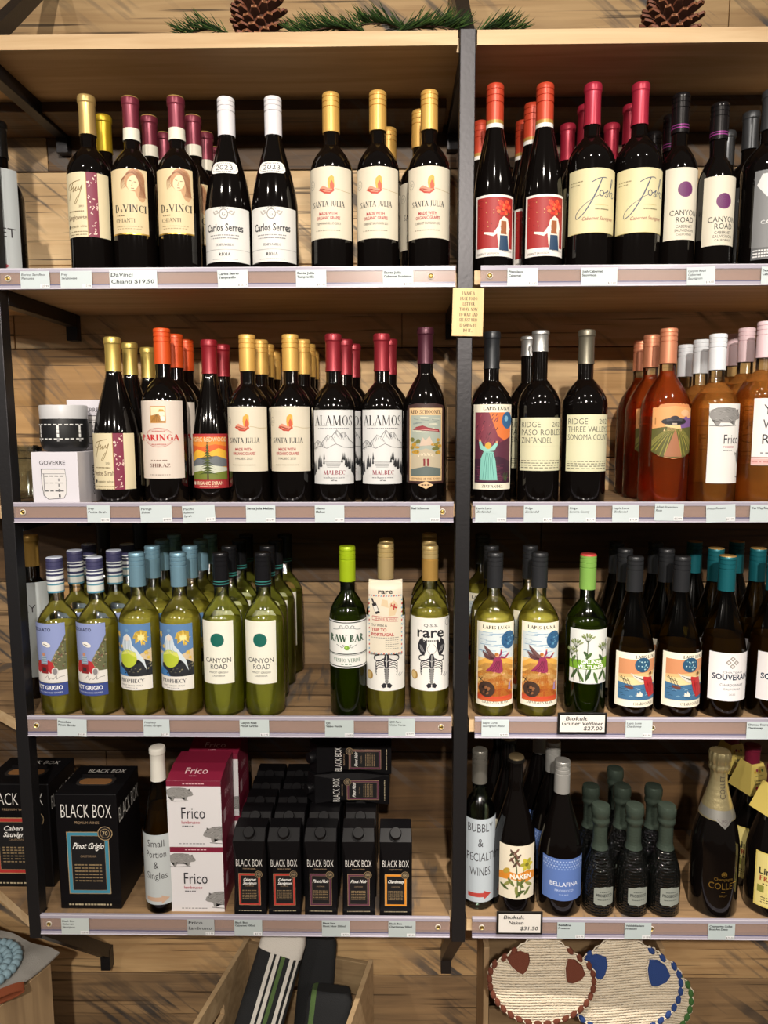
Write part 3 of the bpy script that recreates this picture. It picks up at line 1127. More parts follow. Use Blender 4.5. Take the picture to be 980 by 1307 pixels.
def davinci(h):
    a = Art()
    a.rect(-36, -h / 2, 36, h / 2, 'd9c59c', 0)
    a.rect(-36, -h / 2, 36, -h / 2 + 2.2, 'gold', 1)
    a.rect(-36, -h / 2, -34.5, h / 2, 'd9bf8e', 1)
    # a plain sepia sketch of a head with loose hair
    c = '8a5a3c'
    a.ell(14, 36, 17, 19, 'b98a62', 1, 20, -18)
    a.ell(22, 22, 9, 22, 'c39a72', 1, 16, 12)
    a.ell(11, 31, 9.5, 13, 'e6cda4', 2, 18, -22)
    for k in range(9):
        a.curve([(4 + k * 2.4, 52 - abs(k - 4) * .8), (16 + k * 1.7, 44 - k), (23 + k, 24 - k * 1.2), (20 + k * 1.6, 8)], .7, c, 3)
    for k in range(5):
        a.curve([(3 + k, 48), (-4 - k, 36), (-1 - k * 2, 24 - k)], .6, c, 3)
    a.line([(5, 35), (9, 34)], .9, '5a3825', 4)
    a.line([(13, 33), (17, 33)], .9, '5a3825', 4)
    a.line([(11, 32), (9, 26), (11, 26)], .7, c, 4)
    a.line([(8, 22), (13, 22)], 1.0, '7a4030', 4)
    a.serif('D', -19, -11, 13, BLK if False else '2e2a24', 2)
    a.text('a', -10, -14, 7, '2e2a24', 2, b=.01)
    a.serif('VINCI', 13, -11, 12, '2e2a24', 2, fit=40)
    a.dashes(-12, -23, 16, 1.8, '7a6a50', 2, 4)
    a.serif('CHIANTI', -5, -31, 6.5, '3a3228', 2, fit=36, b=.8)
    a.dashes(2, -41, 48, 1, '9a8868', 2, 10)
    a.dashes(2, -45, 44, 1, '9a8868', 2, 9)
    return a


def carlos(h):
    a = Art()
    a.rect(-50, -h / 2, 50, h / 2, 'd9d8d4', 0)
    g = '8d8a86'
    a.ell(0, 34, 8, 9, g, 1)
    a.ell(0, 34, 6.2, 7, 'd9d8d4', 2)
    a.text('G', 0, 34, 6.5, '6a6764', 3)
    for s_ in (-1, 1):
        for k in range(4):
            a.ell(s_ * (10 + k * 2.6), 36 + (k % 2) * 4 - k, 3.2, 1.4, 'aaa6a0', 1, 10, s_ * 30 * (k - 1))
        a.line([(s_ * 8, 42), (s_ * 3, 46), (0, 44)], 1.2, g, 2)
    a.text('Carlos Serres', 0, 12, 12, '1b1d26', 2, fit=68, b=.016)
    a.dashes(0, -1, 54, 1.5, '77767a', 2, 14)
    a.dashes(0, -6, 50, 1.5, '77767a', 2, 13)
    a.serif('TEMPRANILLO', 0, -17, 4, '3a3c46', 2, fit=32)
    a.rect(-50, -25.3, 50, -24.7, '9a9a9a', 2)
    a.serif('RIOJA', 0, -33, 5, '25262c', 2, fit=20, b=1.2)
    a.dashes(0, -41, 46, 1, '8a8a8a', 2, 14)
    return a


def carlos_shoulder(H, rf, row):
    a = Art()
    a.rrect(-25, -10, 25, 10, 9, 'efeeea', 0)
    a.ring(0, 0, 22.5, 8.6, .6, '8a8a8a', 1)
    a.text('2023', 0, 0, 8.5, '3a3c42', 2, fit=30, b=.0)
    a.dashes(0, 6.6, 26, 1, '77767a', 2, 7)
    a.dashes(0, -6.6, 28, 1, '77767a', 2, 8)
    h0, h1 = hts(1, 288, 206, 223, .02)
    return a.wrap('vintage_label', rf, (h0 + h1) / 2, 0, vstep=4.0)


def santa(word):
    def art(h):
        a = Art()
        a.rect(-47, -h / 2, 45, h / 2, 'd6cdb9', 0)
        # joined pair of red and amber hands
        a.poly([(-14, 18), (-10, 15), (0, 14), (8, 20), (6, 24), (-2, 23), (-8, 26), (-16, 24), (-20, 21)], 'b5402c', 1)
        a.poly([(-18, 24), (-12, 28), (-4, 24), (4, 22), (0, 17), (-10, 18)], 'd88a70', 2)
        a.poly([(-2, 22), (-4, 32), (-3, 40), (3, 45), (7, 42), (5, 34), (8, 26), (4, 20)], 'e0a13c', 1)
        a.poly([(1, 22), (0, 30), (3, 37), (7, 30), (7, 23)], 'c4502e', 2)
        for k in range(4):
            a.curve([(-18 + k * 3, 23 - k), (-10 + k * 3, 22 - k), (-3 + k * 2, 19)], .5, '8a2a1c', 3)
        a.curve([(8, 23), (16, 22), (26, 20), (45, 20.5)], .7, 'b09a6a', 1)
        a.serif('SANTA JULIA', -4, -2, 9.5, '23232c', 2, fit=60)
        a.text('MADE WITH', -4, -18, 5, 'a8323a', 2, fit=32, b=.02)
        a.text('ORGANIC GRAPES', -4, -25.5, 5, 'a8323a', 2, fit=43, b=.02)
        a.text(word, -4, -34.5, 4, '4a4640', 2, fit=44 if len(word) > 14 else 32)
        a.dashes(-4, -46, 46, 1.4, '8d8674', 2, 10)
        a.ring(-36, 32, 6, 7.5, .7, '8a8478', 1)
        a.dashes(-36, 33, 7, 1, '8a8478', 1, 3)
        a.dashes(-36, 30, 7, 1, '8a8478', 1, 2)
        return a
    return art


def redlady(h):
    a = Art()
    a.rect(-39, -h / 2, 39, h / 2, 'e8e4de', 0)
    a.rect(-35, -h / 2 + 14, 35, h / 2 - 4, '9c2222', 1)
    r = random.Random(5)
    for i in range(26):
        a.ell(r.uniform(-32, 20), r.uniform(-10, h / 2 - 8), .9, .9, 'c4a058' if i % 2 else '5c1414', 2, 6)
    a.ring(-26, 36, 6, 6, .6, '6a1515', 2, 60, 300)
    # figure with a bunch of red flowers for a head
    a.poly([(4, -30), (2, -12), (6, 8), (14, 16), (22, 12), (26, 0), (24, -14), (26, -40), (6, -40)], 'e6dccf', 2)
    a.poly([(8, -14), (9, 8), (19, 8), (20, -14)], '9a5a34', 3)
    a.poly([(6, -41), (7, -16), (22, -16), (25, -41)], '23405e', 3)
    a.poly([(6, 2), (-4, -12), (-20, -10), (-21, -13), (-4, -18), (9, -8)], 'e9e2d6', 3)
    a.poly([(20, 10), (27, -4), (22, -14), (19, -10)], 'e9e2d6', 4)
    for i in range(26):
        t, q = r.uniform(0, 2 * PI), r.uniform(0, 1) ** .5
        a.ell(14 + 13 * q * math.cos(t), 30 + 11 * q * math.sin(t), 3.4, 3.0, ('e0402a', 'c92c20', 'f06a3a')[i % 3], 4, 9)
    for i in range(6):
        a.ell(8 + i * 2.6, 19 + (i % 2) * 2, 3.2, 1.2, '3f5a2c', 3, 8, 30 * i)
    a.text('PIZZOLATO', 22, -h / 2 + 9.5, 3.2, '4a3a34', 2, fit=22, b=.01)
    a.text('CABERNET SAUVIGNON', -14, -h / 2 + 4.8, 3.4, '4a3a34', 2, fit=40)
    return a


def josh(h):
    a = Art()
    a.rect(-52, -h / 2, 48, h / 2, 'd6cca2', 0)
    a.rect(-52, -h / 2, 48, -h / 2 + .8, 'b9a868', 1)
    c = '4a5468'
    a.curve([(-8, 30), (4, 36), (16, 38), (20, 36)], [1.6, 1.4, 1.2, .8], c)
    a.curve([(10, 37), (2, 18), (-8, -2), (-20, -20), (-32, -28), (-33, -20), (-22, -8), (-4, 4), (8, 10)], [1.6, 2.4, 2.2, 1.6, 1.2, 1.0, .9, .8, .8], c)
    a.ring(9.5, 12, 3.6, 4.6, 1.5, c)
    a.curve([(13, 12), (18, 14), (22, 17), (19, 11), (22, 8), (19, 6), (16, 8)], 1.4, c)
    a.curve([(22, 10), (28, 20), (33, 33), (31, 36), (28, 22), (26, 7)], [1, 1.2, 1.4, 1.4, 1.5, 1.5], c)
    a.curve([(26, 9), (31, 15), (34, 14), (32, 8), (34, 6), (39, 9)], 1.4, c)
    a.dashes(-34, 33, 24, 1.6, '8a8060', 2, 5)
    a.dashes(-36, 28, 20, 1.4, '8a8060', 2, 4)
    a.rect(-2, -7.5, 24, -7, 'b9a868', 2)
    a.dashes(12, -14, 26, 1.8, '7a7256', 2, 8)
    a.text('Cabernet Sauvignon', 6, -29, 5.8, '8c2e3c', 2, fit=58, sh=.3)
    return a


def canyon(dot, l1, l2, base='d6cfbd', big=True):
    def art(h):
        a = Art()
        s = h / 130
        a.rect(-33, -h / 2, 33, h / 2, base, 0)
        y = 26 * s if big else 18 * s
        a.ell(2, y, 13, 13, dot, 1)
        for k in range(4):
            a.ring(2, y, 2.4 + 2.6 * k, 2.4 + 2.6 * k, .45, '000000' if dot == 'xx' else {'6b2a63': '4d1c48', '12695c': '0c4d44'}[dot], 2)
        a.text('CANYON', 2, -16 * s, 9, '2c2a28', 1, fit=50, b=.004)
        a.text('ROAD', 4, -29 * s, 9, '2c2a28', 1, fit=32, b=.004)
        y = -41 * s
        for t, hh, f in l1:
            a.text(t, 3, y, hh, '4a4640', 1, fit=f, b=.006)
            y -= 7.2 * s
        return a
    return art


def steelhead(h):      # charcoal label at the frame's right edge
    a = Art()
    a.rect(-38, -h / 2, 38, h / 2, '77787a', 0)
    a.rect(-38, -h / 2, 38, -h / 2 + 20, '5a5b5d', 1)
    a.poly([(-26, h / 2 - 6), (26, h / 2 - 6), (34, h / 2 - 24), (18, h / 2 - 44), (-18, h / 2 - 44), (-34, h / 2 - 24)], 'd6d6d6', 1)
    a.ring(0, h / 2 - 24, 13, 13, 1.6, '55565a', 2)
    for k in range(3):
        a.dashes(-22, -h / 2 + 15 - k * 5, 26, 2.4, 'd9d9d9', 2, 6)
    a.text('CABERNET', 0, -12, 6, 'e4e4e4', 2, fit=50)
    return a


def paringa(h):
    a = Art()
    a.rect(-50, -h / 2, 48, h / 2, 'dccfc3', 0)
    a.rect(-14, 30, 14, 60, 'c08a3c', 1)
    a.rect(-12.5, 31.5, 12.5, 58.5, 'e9dcb8', 2)
    a.poly([(-12.5, 31.5), (12.5, 31.5), (12.5, 42), (0, 46), (-12.5, 43)], 'b07a34', 3)
    for k in range(5):
        a.curve([(-12 + k * 5, 32), (-6 + k * 2, 40), (-2, 45)], .7, '7a5a28', 4)
    a.ell(7, 47, 4.5, 5.5, 'f0e2c8', 3)
    a.poly([(0, 50), (13, 50), (10, 54), (4, 54.5)], 'c89a48', 4)
    a.rect(5, 34, 12, 42, 'f3ead8', 4)
    a.ring(0, 4, 27, 17, .7, 'b5443a', 1)
    a.ring(0, 4, 25, 15, .4, 'b5443a', 1)
    a.rect(-40, -3, 40, 11, 'dccfc3', 2)
    a.serif('PARINGA', 0, 4, 11, 'c02a2c', 3, fit=74, b=1.3)
    a.dashes(0, 15.5, 24, 1.4, 'b5443a', 2, 8)
    a.dashes(0, -8, 26, 1.4, 'b5443a', 3, 8)
    a.dashes(0, -37, 32, 1.8, '8a7468', 2, 6)
    a.serif('SHIRAZ', 0, -46, 6.5, '6a4438', 2, fit=38)
    a.dashes(0, -h / 2 + 7, 40, 1.2, '8a7468', 2, 10)
    a.rect(22, -h / 2, 22.4, h / 2, 'd8ccbe', 1)
    return a


def tree_label(h):
    a = Art()
    a.rect(-42, -h / 2, 42, h / 2, 'a52c30', 0)
    y0, y1 = -h / 2 + 16, h / 2 - 5
    a.rect(-37, y0, 37, y1, 'e8b23c', 1)
    a.poly([(-37, 12), (-20, 22), (0, 15), (20, 24), (37, 18), (37, y1), (-37, y1)], 'd9622c', 2)
    a.poly([(-37, 30), (-10, 26), (14, 31), (37, 27), (37, y1 - 3), (-37, y1 - 3)], 'e48a34', 3)
    a.poly([(-37, -2), (-20, 6), (-4, 2), (16, 10), (37, 3), (37, -10), (-37, -10)], '6a6f74', 3)
    a.poly([(-37, -10), (0, -6), (37, -12), (37, -22), (-37, -22)], 'c9ccbc', 4)
    a.poly([(-37, y0), (37, y0), (37, -18), (10, -22), (-12, -17), (-37, -22)], '6f7a2e', 5)
    a.poly([(-1.6, y0), (1.6, y0), (1.0, 30), (-1.0, 30)], '4a2f1a', 6)
    r = random.Random(2)
    for k in range(13):
        y = -22 + k * 4.6
        w = 17 * (1 - k / 14)
        for s_ in (-1, 1):
            a.poly([(0, y + 4), (s_ * w * r.uniform(.8, 1.1), y - 3), (s_ * w * .45, y - .5), (0, y - 1)], ('39461c', '4f5a20')[k % 2], 7)
    a.text('PACIFIC REDWOOD', 0, h / 2 - 10, 8, 'd9c9a0', 8, fit=74, b=.012)
    a.text('ORGANIC SYRAH', 0, -h / 2 + 9.5, 6.4, 'e8d9b8', 2, fit=54, b=.012)
    a.dashes(0, -h / 2 + 4, 36, 1.2, 'd9b9a0', 2, 9)
    a.ell(-32, -h / 2 + 9, 3.5, 3.5, 'e8e2d0', 2)
    return a


def alamos(h):
    a = Art()
    a.rect(-42, -h / 2, 46, h / 2, 'd9d9d8', 0)
    a.serif('ALAMOS', 2, h / 2 - 19, 18, '26262a', 2, fit=78, b=.8)
    a.dashes(2, h / 2 - 33, 60, 1.4, '77777a', 2, 16)
    r = random.Random(9)
    ridge = [(-42, 4), (-30, 12), (-20, 8), (-8, 22), (-2, 18), (8, 31), (14, 24), (22, 27), (34, 12), (46, 6)]
    a.line(ridge, .9, '3c3d40', 2)
    a.line([(-42, -4), (-24, 2), (-10, -2), (6, 6), (20, 0), (46, -2)], .8, '55565a', 2)
    for i in range(46):
        k = r.randrange(len(ridge) - 1)
        t = r.random()
        x = ridge[k][0] + (ridge[k + 1][0] - ridge[k][0]) * t
        y = ridge[k][1] + (ridge[k + 1][1] - ridge[k][1]) * t
        ln = r.uniform(5, 14)
        s_ = r.choice((-.7, -.9, .5))
        a.line([(x, y - 1), (x - ln * s_ * .6, y - ln)], .55, ('55565a', '8a8b8e')[i % 2], 2)
    for i in range(40):     # dark conifers closing in from both sides
        s_ = -1 if i % 2 else 1
        q = r.random()
        x = s_ * (44 - 30 * q) + 2
        y0 = -52 + 34 * q * r.uniform(.7, 1.1)
        hh = 26 - 14 * q
        a.poly([(x - 1.9, y0), (x + 1.9, y0), (x, y0 + hh)], ('2a2b2e', '3f4044')[i % 2], 3)
    for k in range(5):
        a.line([(-14 + k, -26 - k * 2.4), (16 - k, -26 - k * 2.4)], .7, '6a6b6e', 2)
    a.curve([(-10, -40), (0, -45), (-8, -52), (4, -60)], .7, '8a8b8e', 2)
    a.rect(-24, -h / 2 + 15, 30, -h / 2 + 27, 'd9d9d8', 4)
    a.serif('MALBEC', 3, -h / 2 + 21, 8, '8c2e40', 5, fit=40, b=1.1)
    a.dashes(3, -h / 2 + 11.5, 40, 1.2, '77777a', 5, 9)
    a.dashes(3, -h / 2 + 6.5, 12, 1.6, '77777a', 5, 2)
    return a


def schooner(h):
    a = Art()
    a.poly([(-36, -h / 2 + 10), (-20, -h / 2 + 10), (0, -h / 2 + 6), (20, -h / 2 + 10), (36, -h / 2 + 10), (38, -h / 2 + 18), (38, h / 2 - 10), (34, h / 2 - 4), (16, h / 2 - 1), (0, h / 2 - 2), (-16, h / 2 - 1), (-34, h / 2 - 4), (-38, h / 2 - 10), (-38, -h / 2 + 18)], '3b2220', 0)
    a.rect(-32, -h / 2 + 14, 32, h / 2 - 9, 'd9b88a', 1)
    a.serif('RED SCHOONER', 0, h / 2 - 16, 6.5, '3a2218', 2, fit=58)
    a.serif('RED WINE OF THE WORLD', 0, -h / 2 + 18, 4, '3a2218', 2, fit=58)
    y0, y1 = -h / 2 + 23, h / 2 - 22
    a.rect(-29, y0, 29, y1, '9fa79b', 2)
    r = random.Random(3)
    for i in range(16):
        y = r.uniform(16, y1 - 2)
        x = r.uniform(-26, 10)
        a.line([(x, y), (x + r.uniform(8, 18), y + r.uniform(-2, 2))], 1.1, ('d3d0bc', '7f8a88')[i % 2], 3)
    a.poly([(-24, 29), (18, 26), (26, 24), (24, 30), (4, 33), (-6, 37), (-18, 34)], '8c2c34', 4)
    a.line([(-20, 31), (22, 27)], .8, 'd9a8a0', 5)
    a.poly([(-12, 0), (-6, 16), (-1, 10), (6, 18), (14, 2)], 'c9b3a0', 4)
    for s_ in (-1, 1):
        for k in range(10):
            a.ell(s_ * r.uniform(13, 27), r.uniform(-12, 12), r.uniform(3, 6), r.uniform(2, 4), ('b78a2c', '6a6a34', '8c7a30')[k % 3], 4, 10)
    a.poly([(-29, y0), (29, y0), (29, -18), (12, -8), (0, -4), (-12, -8), (-29, -18)], 'b8ab92', 3)
    a.poly([(-29, y0), (29, y0), (29, -40), (0, -36), (-29, -42)], '5f6a66', 4)
    a.serif('VOYAGE', 0, -17, 5, 'e9dcc0', 5, fit=30, arc=2.5)
    a.serif('11', 0, -29, 13, '7c1f28', 5, b=1.5)
    a.poly([(-14, -h / 2 + 7), (0, -h / 2 + 0), (14, -h / 2 + 7), (0, -h / 2 + 14)], 'd9b88a', 2)
    a.dashes(0, -h / 2 + 7, 16, 2.4, '5a3a24', 3, 3)
    return a


def lapis_frame(a, h, w, bottom, top=True):
    a.rect(-w, -h / 2, w, h / 2, 'f0e9d4', 0)


def lapis_zin(h):
    a = Art()
    lapis_frame(a, h, 40, '')
    a.serif('LAPIS LUNA', 6, h / 2 - 7, 6, '2a2824', 1, fit=50, b=1.2)
    y0, y1 = -h / 2 + 12, h / 2 - 14
    a.rect(-35, y0, 36, y1, '57263a', 1)
    a.poly([(-35, y1), (36, y1), (36, 18), (10, 8), (-6, 2), (-35, 16)], '7c3444', 2)
    a.poly([(-8, y1), (36, y1), (36, 20), (20, 12), (8, 20)], 'd9743a', 3)
    a.ell(27, y1 - 14, 12, 15, '2f5f8c', 4)
    a.ell(24, y1 - 11, 4, 5, '7fb0cc', 5)
    r = random.Random(4)
    for i in range(40):
        x, y = r.uniform(-33, 8), r.uniform(-6, y1 - 4)
        a.line([(x, y), (x + 3, y + 5)], 1.2, ('3c1828', '9a4450', '6a2a3c')[i % 3], 4)
    a.poly([(-35, y0), (36, y0), (36, -26), (10, -16), (-35, -22)], '3c1c30', 3)
    for i in range(12):
        y = y0 + 3 + i * 2.6
        a.line([(r.uniform(-33, -20), y), (r.uniform(10, 34), y + 1)], .8, '7a3850', 4)
    a.poly([(-24, y0 + 5), (8, y0 + 5), (4, -24), (0, -8), (-16, -6), (-22, -20)], '7fc0b4', 5)
    for k in range(5):
        a.curve([(-18 + k * 5, y0 + 6), (-14 + k * 3, -24), (-12 + k * 3, -10)], .8, '3f8078', 6)
    a.poly([(-16, -8), (-24, -2), (-26, 10), (-22, 11), (-18, 2), (-4, 0), (4, 8), (8, 6), (2, -6)], '8fcabc', 6)
    a.ell(-9, 3, 5.5, 6, 'd8a23c', 7)
    a.ell(-24, 12, 2.2, 2.2, 'd9a078', 7)
    a.ell(6, 9, 2.2, 2.2, 'd9a078', 7)
    for k in range(7):
        a.line([(24, y0 + 2), (17 + k * 2.4, y0 + 14 + (k % 3) * 3)], .9, '3f5a34', 6)
    a.serif('ZINFANDEL', 0, -h / 2 + 6, 5, '2a2824', 1, fit=40)
    return a


def angel(a, x, y, s, robe, dark, wing, face='d9a078'):
    """a generic winged figure leaning forward"""
    def P(l):
        return [(x + s * px_, y + s * py_) for px_, py_ in l]
    a.poly(P([(-4, 6), (-14, 14), (-22, 26), (-24, 34), (-14, 26), (-4, 16), (4, 10)]), wing, 5)
    a.poly(P([(-6, 4), (-20, 8), (-26, 18), (-26, 22), (-14, 14), (-2, 9)]), wing, 5)
    for k in range(5):
        a.line(P([(-4 - k, 8), (-14 - k * 2, 18 - k * 2), (-20 - k, 24 - k * 3)]), .7 * s, dark, 6)
    a.poly(P([(-4, 10), (6, 12), (10, 4), (8, -4), (12, -14), (10, -20), (0, -18), (-10, -16), (-20, -17), (-14, -10), (-8, -2)]), robe, 7)
    for k in range(4):
        a.curve(P([(-12 + k * 5, -15), (-4 + k * 3, -6), (0 + k * 2, 4)]), .8 * s, dark, 8)
    a.poly(P([(6, 10), (16, 8), (24, 16), (22, 18), (15, 12), (8, 14)]), robe, 8)
    a.poly(P([(4, 11), (10, 18), (9, 25), (7, 25), (6, 18), (1, 13)]), robe, 8)
    a.ell(x + 23.5 * s, y + 18 * s, 1.8 * s, 1.8 * s, face, 9, 8)
    a.ell(x + 8.3 * s, y + 26 * s, 1.8 * s, 1.8 * s, face, 9, 8)
    a.ell(x + 1 * s, y + 15.5 * s, 3.4 * s, 4 * s, face, 9, 12)
    a.ell(x - .6 * s, y + 17.2 * s, 3.2 * s, 3.2 * s, 'a8682c', 10, 10)
    a.line(P([(8, -18), (12, -23), (16, -22)]), 2 * s, face, 8)
    a.line(P([(-2, -17), (-6, -22), (-4, -24)]), 2 * s, face, 8)


def lapis_sb(h):
    a = Art()
    lapis_frame(a, h, 41, '')
    a.serif('LAPIS LUNA', 0, h / 2 - 9, 6.5, '2a2824', 1, fit=54, b=1.2)
    y0, y1 = -h / 2 + 15, h / 2 - 18
    a.rect(-37, y0, 37, y1, 'e3c48c', 1)
    a.rect(-37, 12, 37, y1, 'c9d3d6', 2)
    r = random.Random(8)
    for i in range(24):
        y = r.uniform(14, y1 - 1)
        x = r.uniform(-36, 10)
        a.line([(x, y), (x + r.uniform(10, 24), y + .5)], .9, ('7fa6c4', '5d8ab0')[i % 2], 3)
    a.ell(24, y1 - 15, 16, 17, '2d5a82', 4)
    for i in range(14):
        a.ell(24 + r.uniform(-9, 9), y1 - 15 + r.uniform(-11, 11), r.uniform(1, 3), r.uniform(1, 2.4), ('5f93b4', '1f4468')[i % 2], 5, 8)
    for i, c in enumerate(('d9a24a', 'e4b868', 'd08a3a', 'e8c47a', 'cf7c34', 'd9923c', 'c4582c')):
        y = 6 - i * 10
        a.poly([(-37, y - 4), (-20, y + 7), (-4, y + 1), (14, y + 9), (37, y - 1), (37, y - 16), (-37, y - 16)], c, 3)
    a.rect(-37, y0, 37, y0 + 5, 'c4482c', 4)
    a.ell(-18, y0 + 18, 16, 15, '3d2a20', 5)
    for i in range(9):
        a.ell(-18 + r.uniform(-8, 8), y0 + 18 + r.uniform(-8, 8), 3.5, 2.2, ('8a5a38', '1e1512')[i % 2], 6, 8, r.uniform(0, 90))
    a.line([(-34, y0 + 38), (-20, y0 + 30)], 1.4, '3a2a20', 6)
    a.line([(-32, y0 + 30), (-26, y0 + 40)], 1.4, '3a2a20', 6)
    angel(a, 0, 4, 1.0, '8c2c50', '3f1024', '6a4a48')
    a.poly([(24, y0 + 16), (31, y0 + 16), (29, y0 + 30), (26, y0 + 30)], '9a7ca0', 6)
    a.ell(28, y0 + 33, 2.2, 2.4, 'd9a078', 6, 8)
    a.line([(29, y0 + 29), (35, y0 + 36)], 1.2, '9a7ca0', 6)
    a.serif('SAUVIGNON BLANC', 0, -h / 2 + 8, 5.5, '2a2824', 1, fit=54)
    return a


def lapis_ch(h):
    a = Art()
    lapis_frame(a, h, 43, '')
    a.serif('LAPIS LUNA', 16, h / 2 - 7, 6, '2a2824', 1, fit=44, b=1.2)
    y0, y1 = -h / 2 + 14, h / 2 - 12
    a.rect(-36, y0, 41, y1, 'd8b47c', 1)
    a.poly([(-36, y1), (41, y1), (41, 18), (-36, 10)], 'c98a60', 2)
    a.poly([(-36, 4), (41, 10), (41, -10), (-36, -10)], 'dccb98', 3)
    a.poly([(-36, y0), (41, y0), (41, -8), (20, -6), (-10, -9), (-36, -5)], '3f6c92', 4)
    r = random.Random(6)
    for i in range(30):
        x, y = r.uniform(-34, 26), r.uniform(y0 + 2, -10)
        a.curve([(x, y), (x + 3, y + 1.2), (x + 7, y)], .8, ('1f4264', '8fb4c8')[i % 2], 5)
    a.ell(8, y1 - 10, 15, 14, '25506f', 5)
    for i in range(14):
        a.ell(8 + r.uniform(-9, 9), y1 - 10 + r.uniform(-9, 7), 1.4, 1.4, ('b8d4d8', '5f93a8')[i % 2], 6, 6)
    # ship
    a.poly([(-24, -14), (-10, -18), (-8, -12), (-22, -10)], '6a3a30', 6)
    for k in range(3):
        a.line([(-22 + k * 5, -11), (-30 + k * 5, 8 - k * 2)], .8, '3a2a26', 6)
        a.line([(-33 + k * 5, 4 - k * 2), (-24 + k * 5, 0 - k)], .7, '3a2a26', 6)
    a.poly([(-2, -30), (8, -31), (9, -26), (4, -20), (2, -26), (-1, -22)], 'd9d6cc', 6)
    # winged figure in red
    a.poly([(20, -2), (6, -4), (-6, 4), (-14, 14), (-4, 10), (8, 8), (20, 6)], 'd4d0c4', 7)
    a.poly([(26, 0), (33, 10), (37, 24), (38, 10), (34, -4)], 'c9c4b4', 7)
    for k in range(4):
        a.line([(18 - k * 2, 0), (4 - k * 4, 2 + k * 2.4)], .8, '4a4640', 8)
    a.poly([(16, 2), (8, 6), (10, 8), (20, 6), (28, 6), (30, -8), (34, -22), (40, -30), (22, -32), (15, -20), (20, -8)], 'b8282c', 8)
    a.poly([(30, -8), (41, -12), (41, -30), (35, -24)], '4a2a24', 8)
    for k in range(3):
        a.curve([(20 + k * 5, -30), (20 + k * 4, -18), (22 + k * 2, -4)], .9, '7a1418', 9)
    a.ell(24, 11, 3.4, 4.2, 'd9a078', 9, 10)
    a.ell(24, 13, 3.6, 3, '6a4a24', 10, 10)
    a.serif('CHARDONNAY', 14, -h / 2 + 7, 5.5, '2a2824', 1, fit=44)
    return a


def ridge(l2, l3):
    def art(h):
        a = Art()
        a.rect(-44, -h / 2, 46, h / 2, 'dcd9b8', 0)
        c = '33332c'
        a.text('RIDGE', -40, h / 2 - 12, 10, c, 1, 'l', fit=36, b=-.008)
        a.text('2021', 17, h / 2 - 12, 8.5, c, 1, 'l', fit=26, b=-.01)
        a.text(l2, -40, h / 2 - 26, 10, c, 1, 'l', fit=80, b=-.008)
        a.text(l3, -40, h / 2 - 40, 10, c, 1, 'l', fit=58 if l3 == 'ZINFANDEL' else 88, b=-.008)
        a.rect(-44, h / 2 - 50.4, 46, h / 2 - 50, 'cfcbad', 1)
        for k in range(4):
            a.dashes(0, -h / 2 + 18 - k * 4.2, 82, 1.4, '6d6b58', 1, 12 - k, k)
        return a
    return art


def ufo(h):
    a = Art()
    r = random.Random(12)
    up = [(-38 + 76 * i / 24, h / 2 - 4 + r.uniform(-1.2, 1.2) + (5 if 3 < i < 22 else 0) - abs(i - 12) * .25) for i in range(25)]
    dn = [(38 - 76 * i / 24, -h / 2 + r.uniform(-1.2, 1.2) + (abs(i - 12) / 12) ** 2 * 12) for i in range(25)]
    a.poly(up + dn, 'd98f5a', 0)
    a.poly([(-37, h / 2 - 8), (0, h / 2 - 4), (37, h / 2 - 8), (37, 2), (-37, 2)], 'e2a468', 1)
    a.poly([(2, 4), (16, 22), (34, 34), (38, 26), (38, 6), (20, 2)], '7c5a92', 2)
    a.ell(20, 32, 9, 6, 'e9b98c', 3)
    a.ell(30, 28, 7, 5, 'e4a878', 3)
    a.poly([(-12, 18), (8, 18), (14, 0), (-18, 0)], 'ecc890', 3)
    a.poly([(-38, 4), (-14, 8), (6, 4), (38, 8), (38, -h / 2 + 10), (20, -h / 2 + 2), (0, -h / 2 + 1), (-20, -h / 2 + 3), (-38, -h / 2 + 12)], '5c5a2a', 3)
    for k in range(17):
        x = -60 + k * 7.5
        a.curve([(x, -h / 2 + 6 + (8 if abs(x) > 26 else 0)), (x * .55 + 1, -12), (x * .22 + 2, 3)], [2.0, 1.1, .4], ('a89a4a', '8c8a3c')[k % 2], 4) if abs(x) < 38 else a.curve([(math.copysign(37, x), -18 - (60 - abs(x)) * .5), (x * .4, -6), (x * .22 + 2, 3)], [1.6, 1.0, .4], '9a934a', 4)
    a.poly([(1, 1), (3, 1), (16, -h / 2 + 3), (-16, -h / 2 + 3)], 'a87050', 5)
    a.ell(0, 17, 22, 6.5, '2e2c30', 6)
    a.ell(0, 19.5, 14, 5.4, '4a484e', 7)
    a.ell(0, 23, 7, 4, '35333a', 8)
    a.ell(0, 15.5, 16, 2.6, '1d1b20', 8)
    a.rect(-4, 11.5, 4, 14, 'c9b8a8', 9)
    a.rect(-33, 12, -31, 24, 'b07a44', 4)
    return a


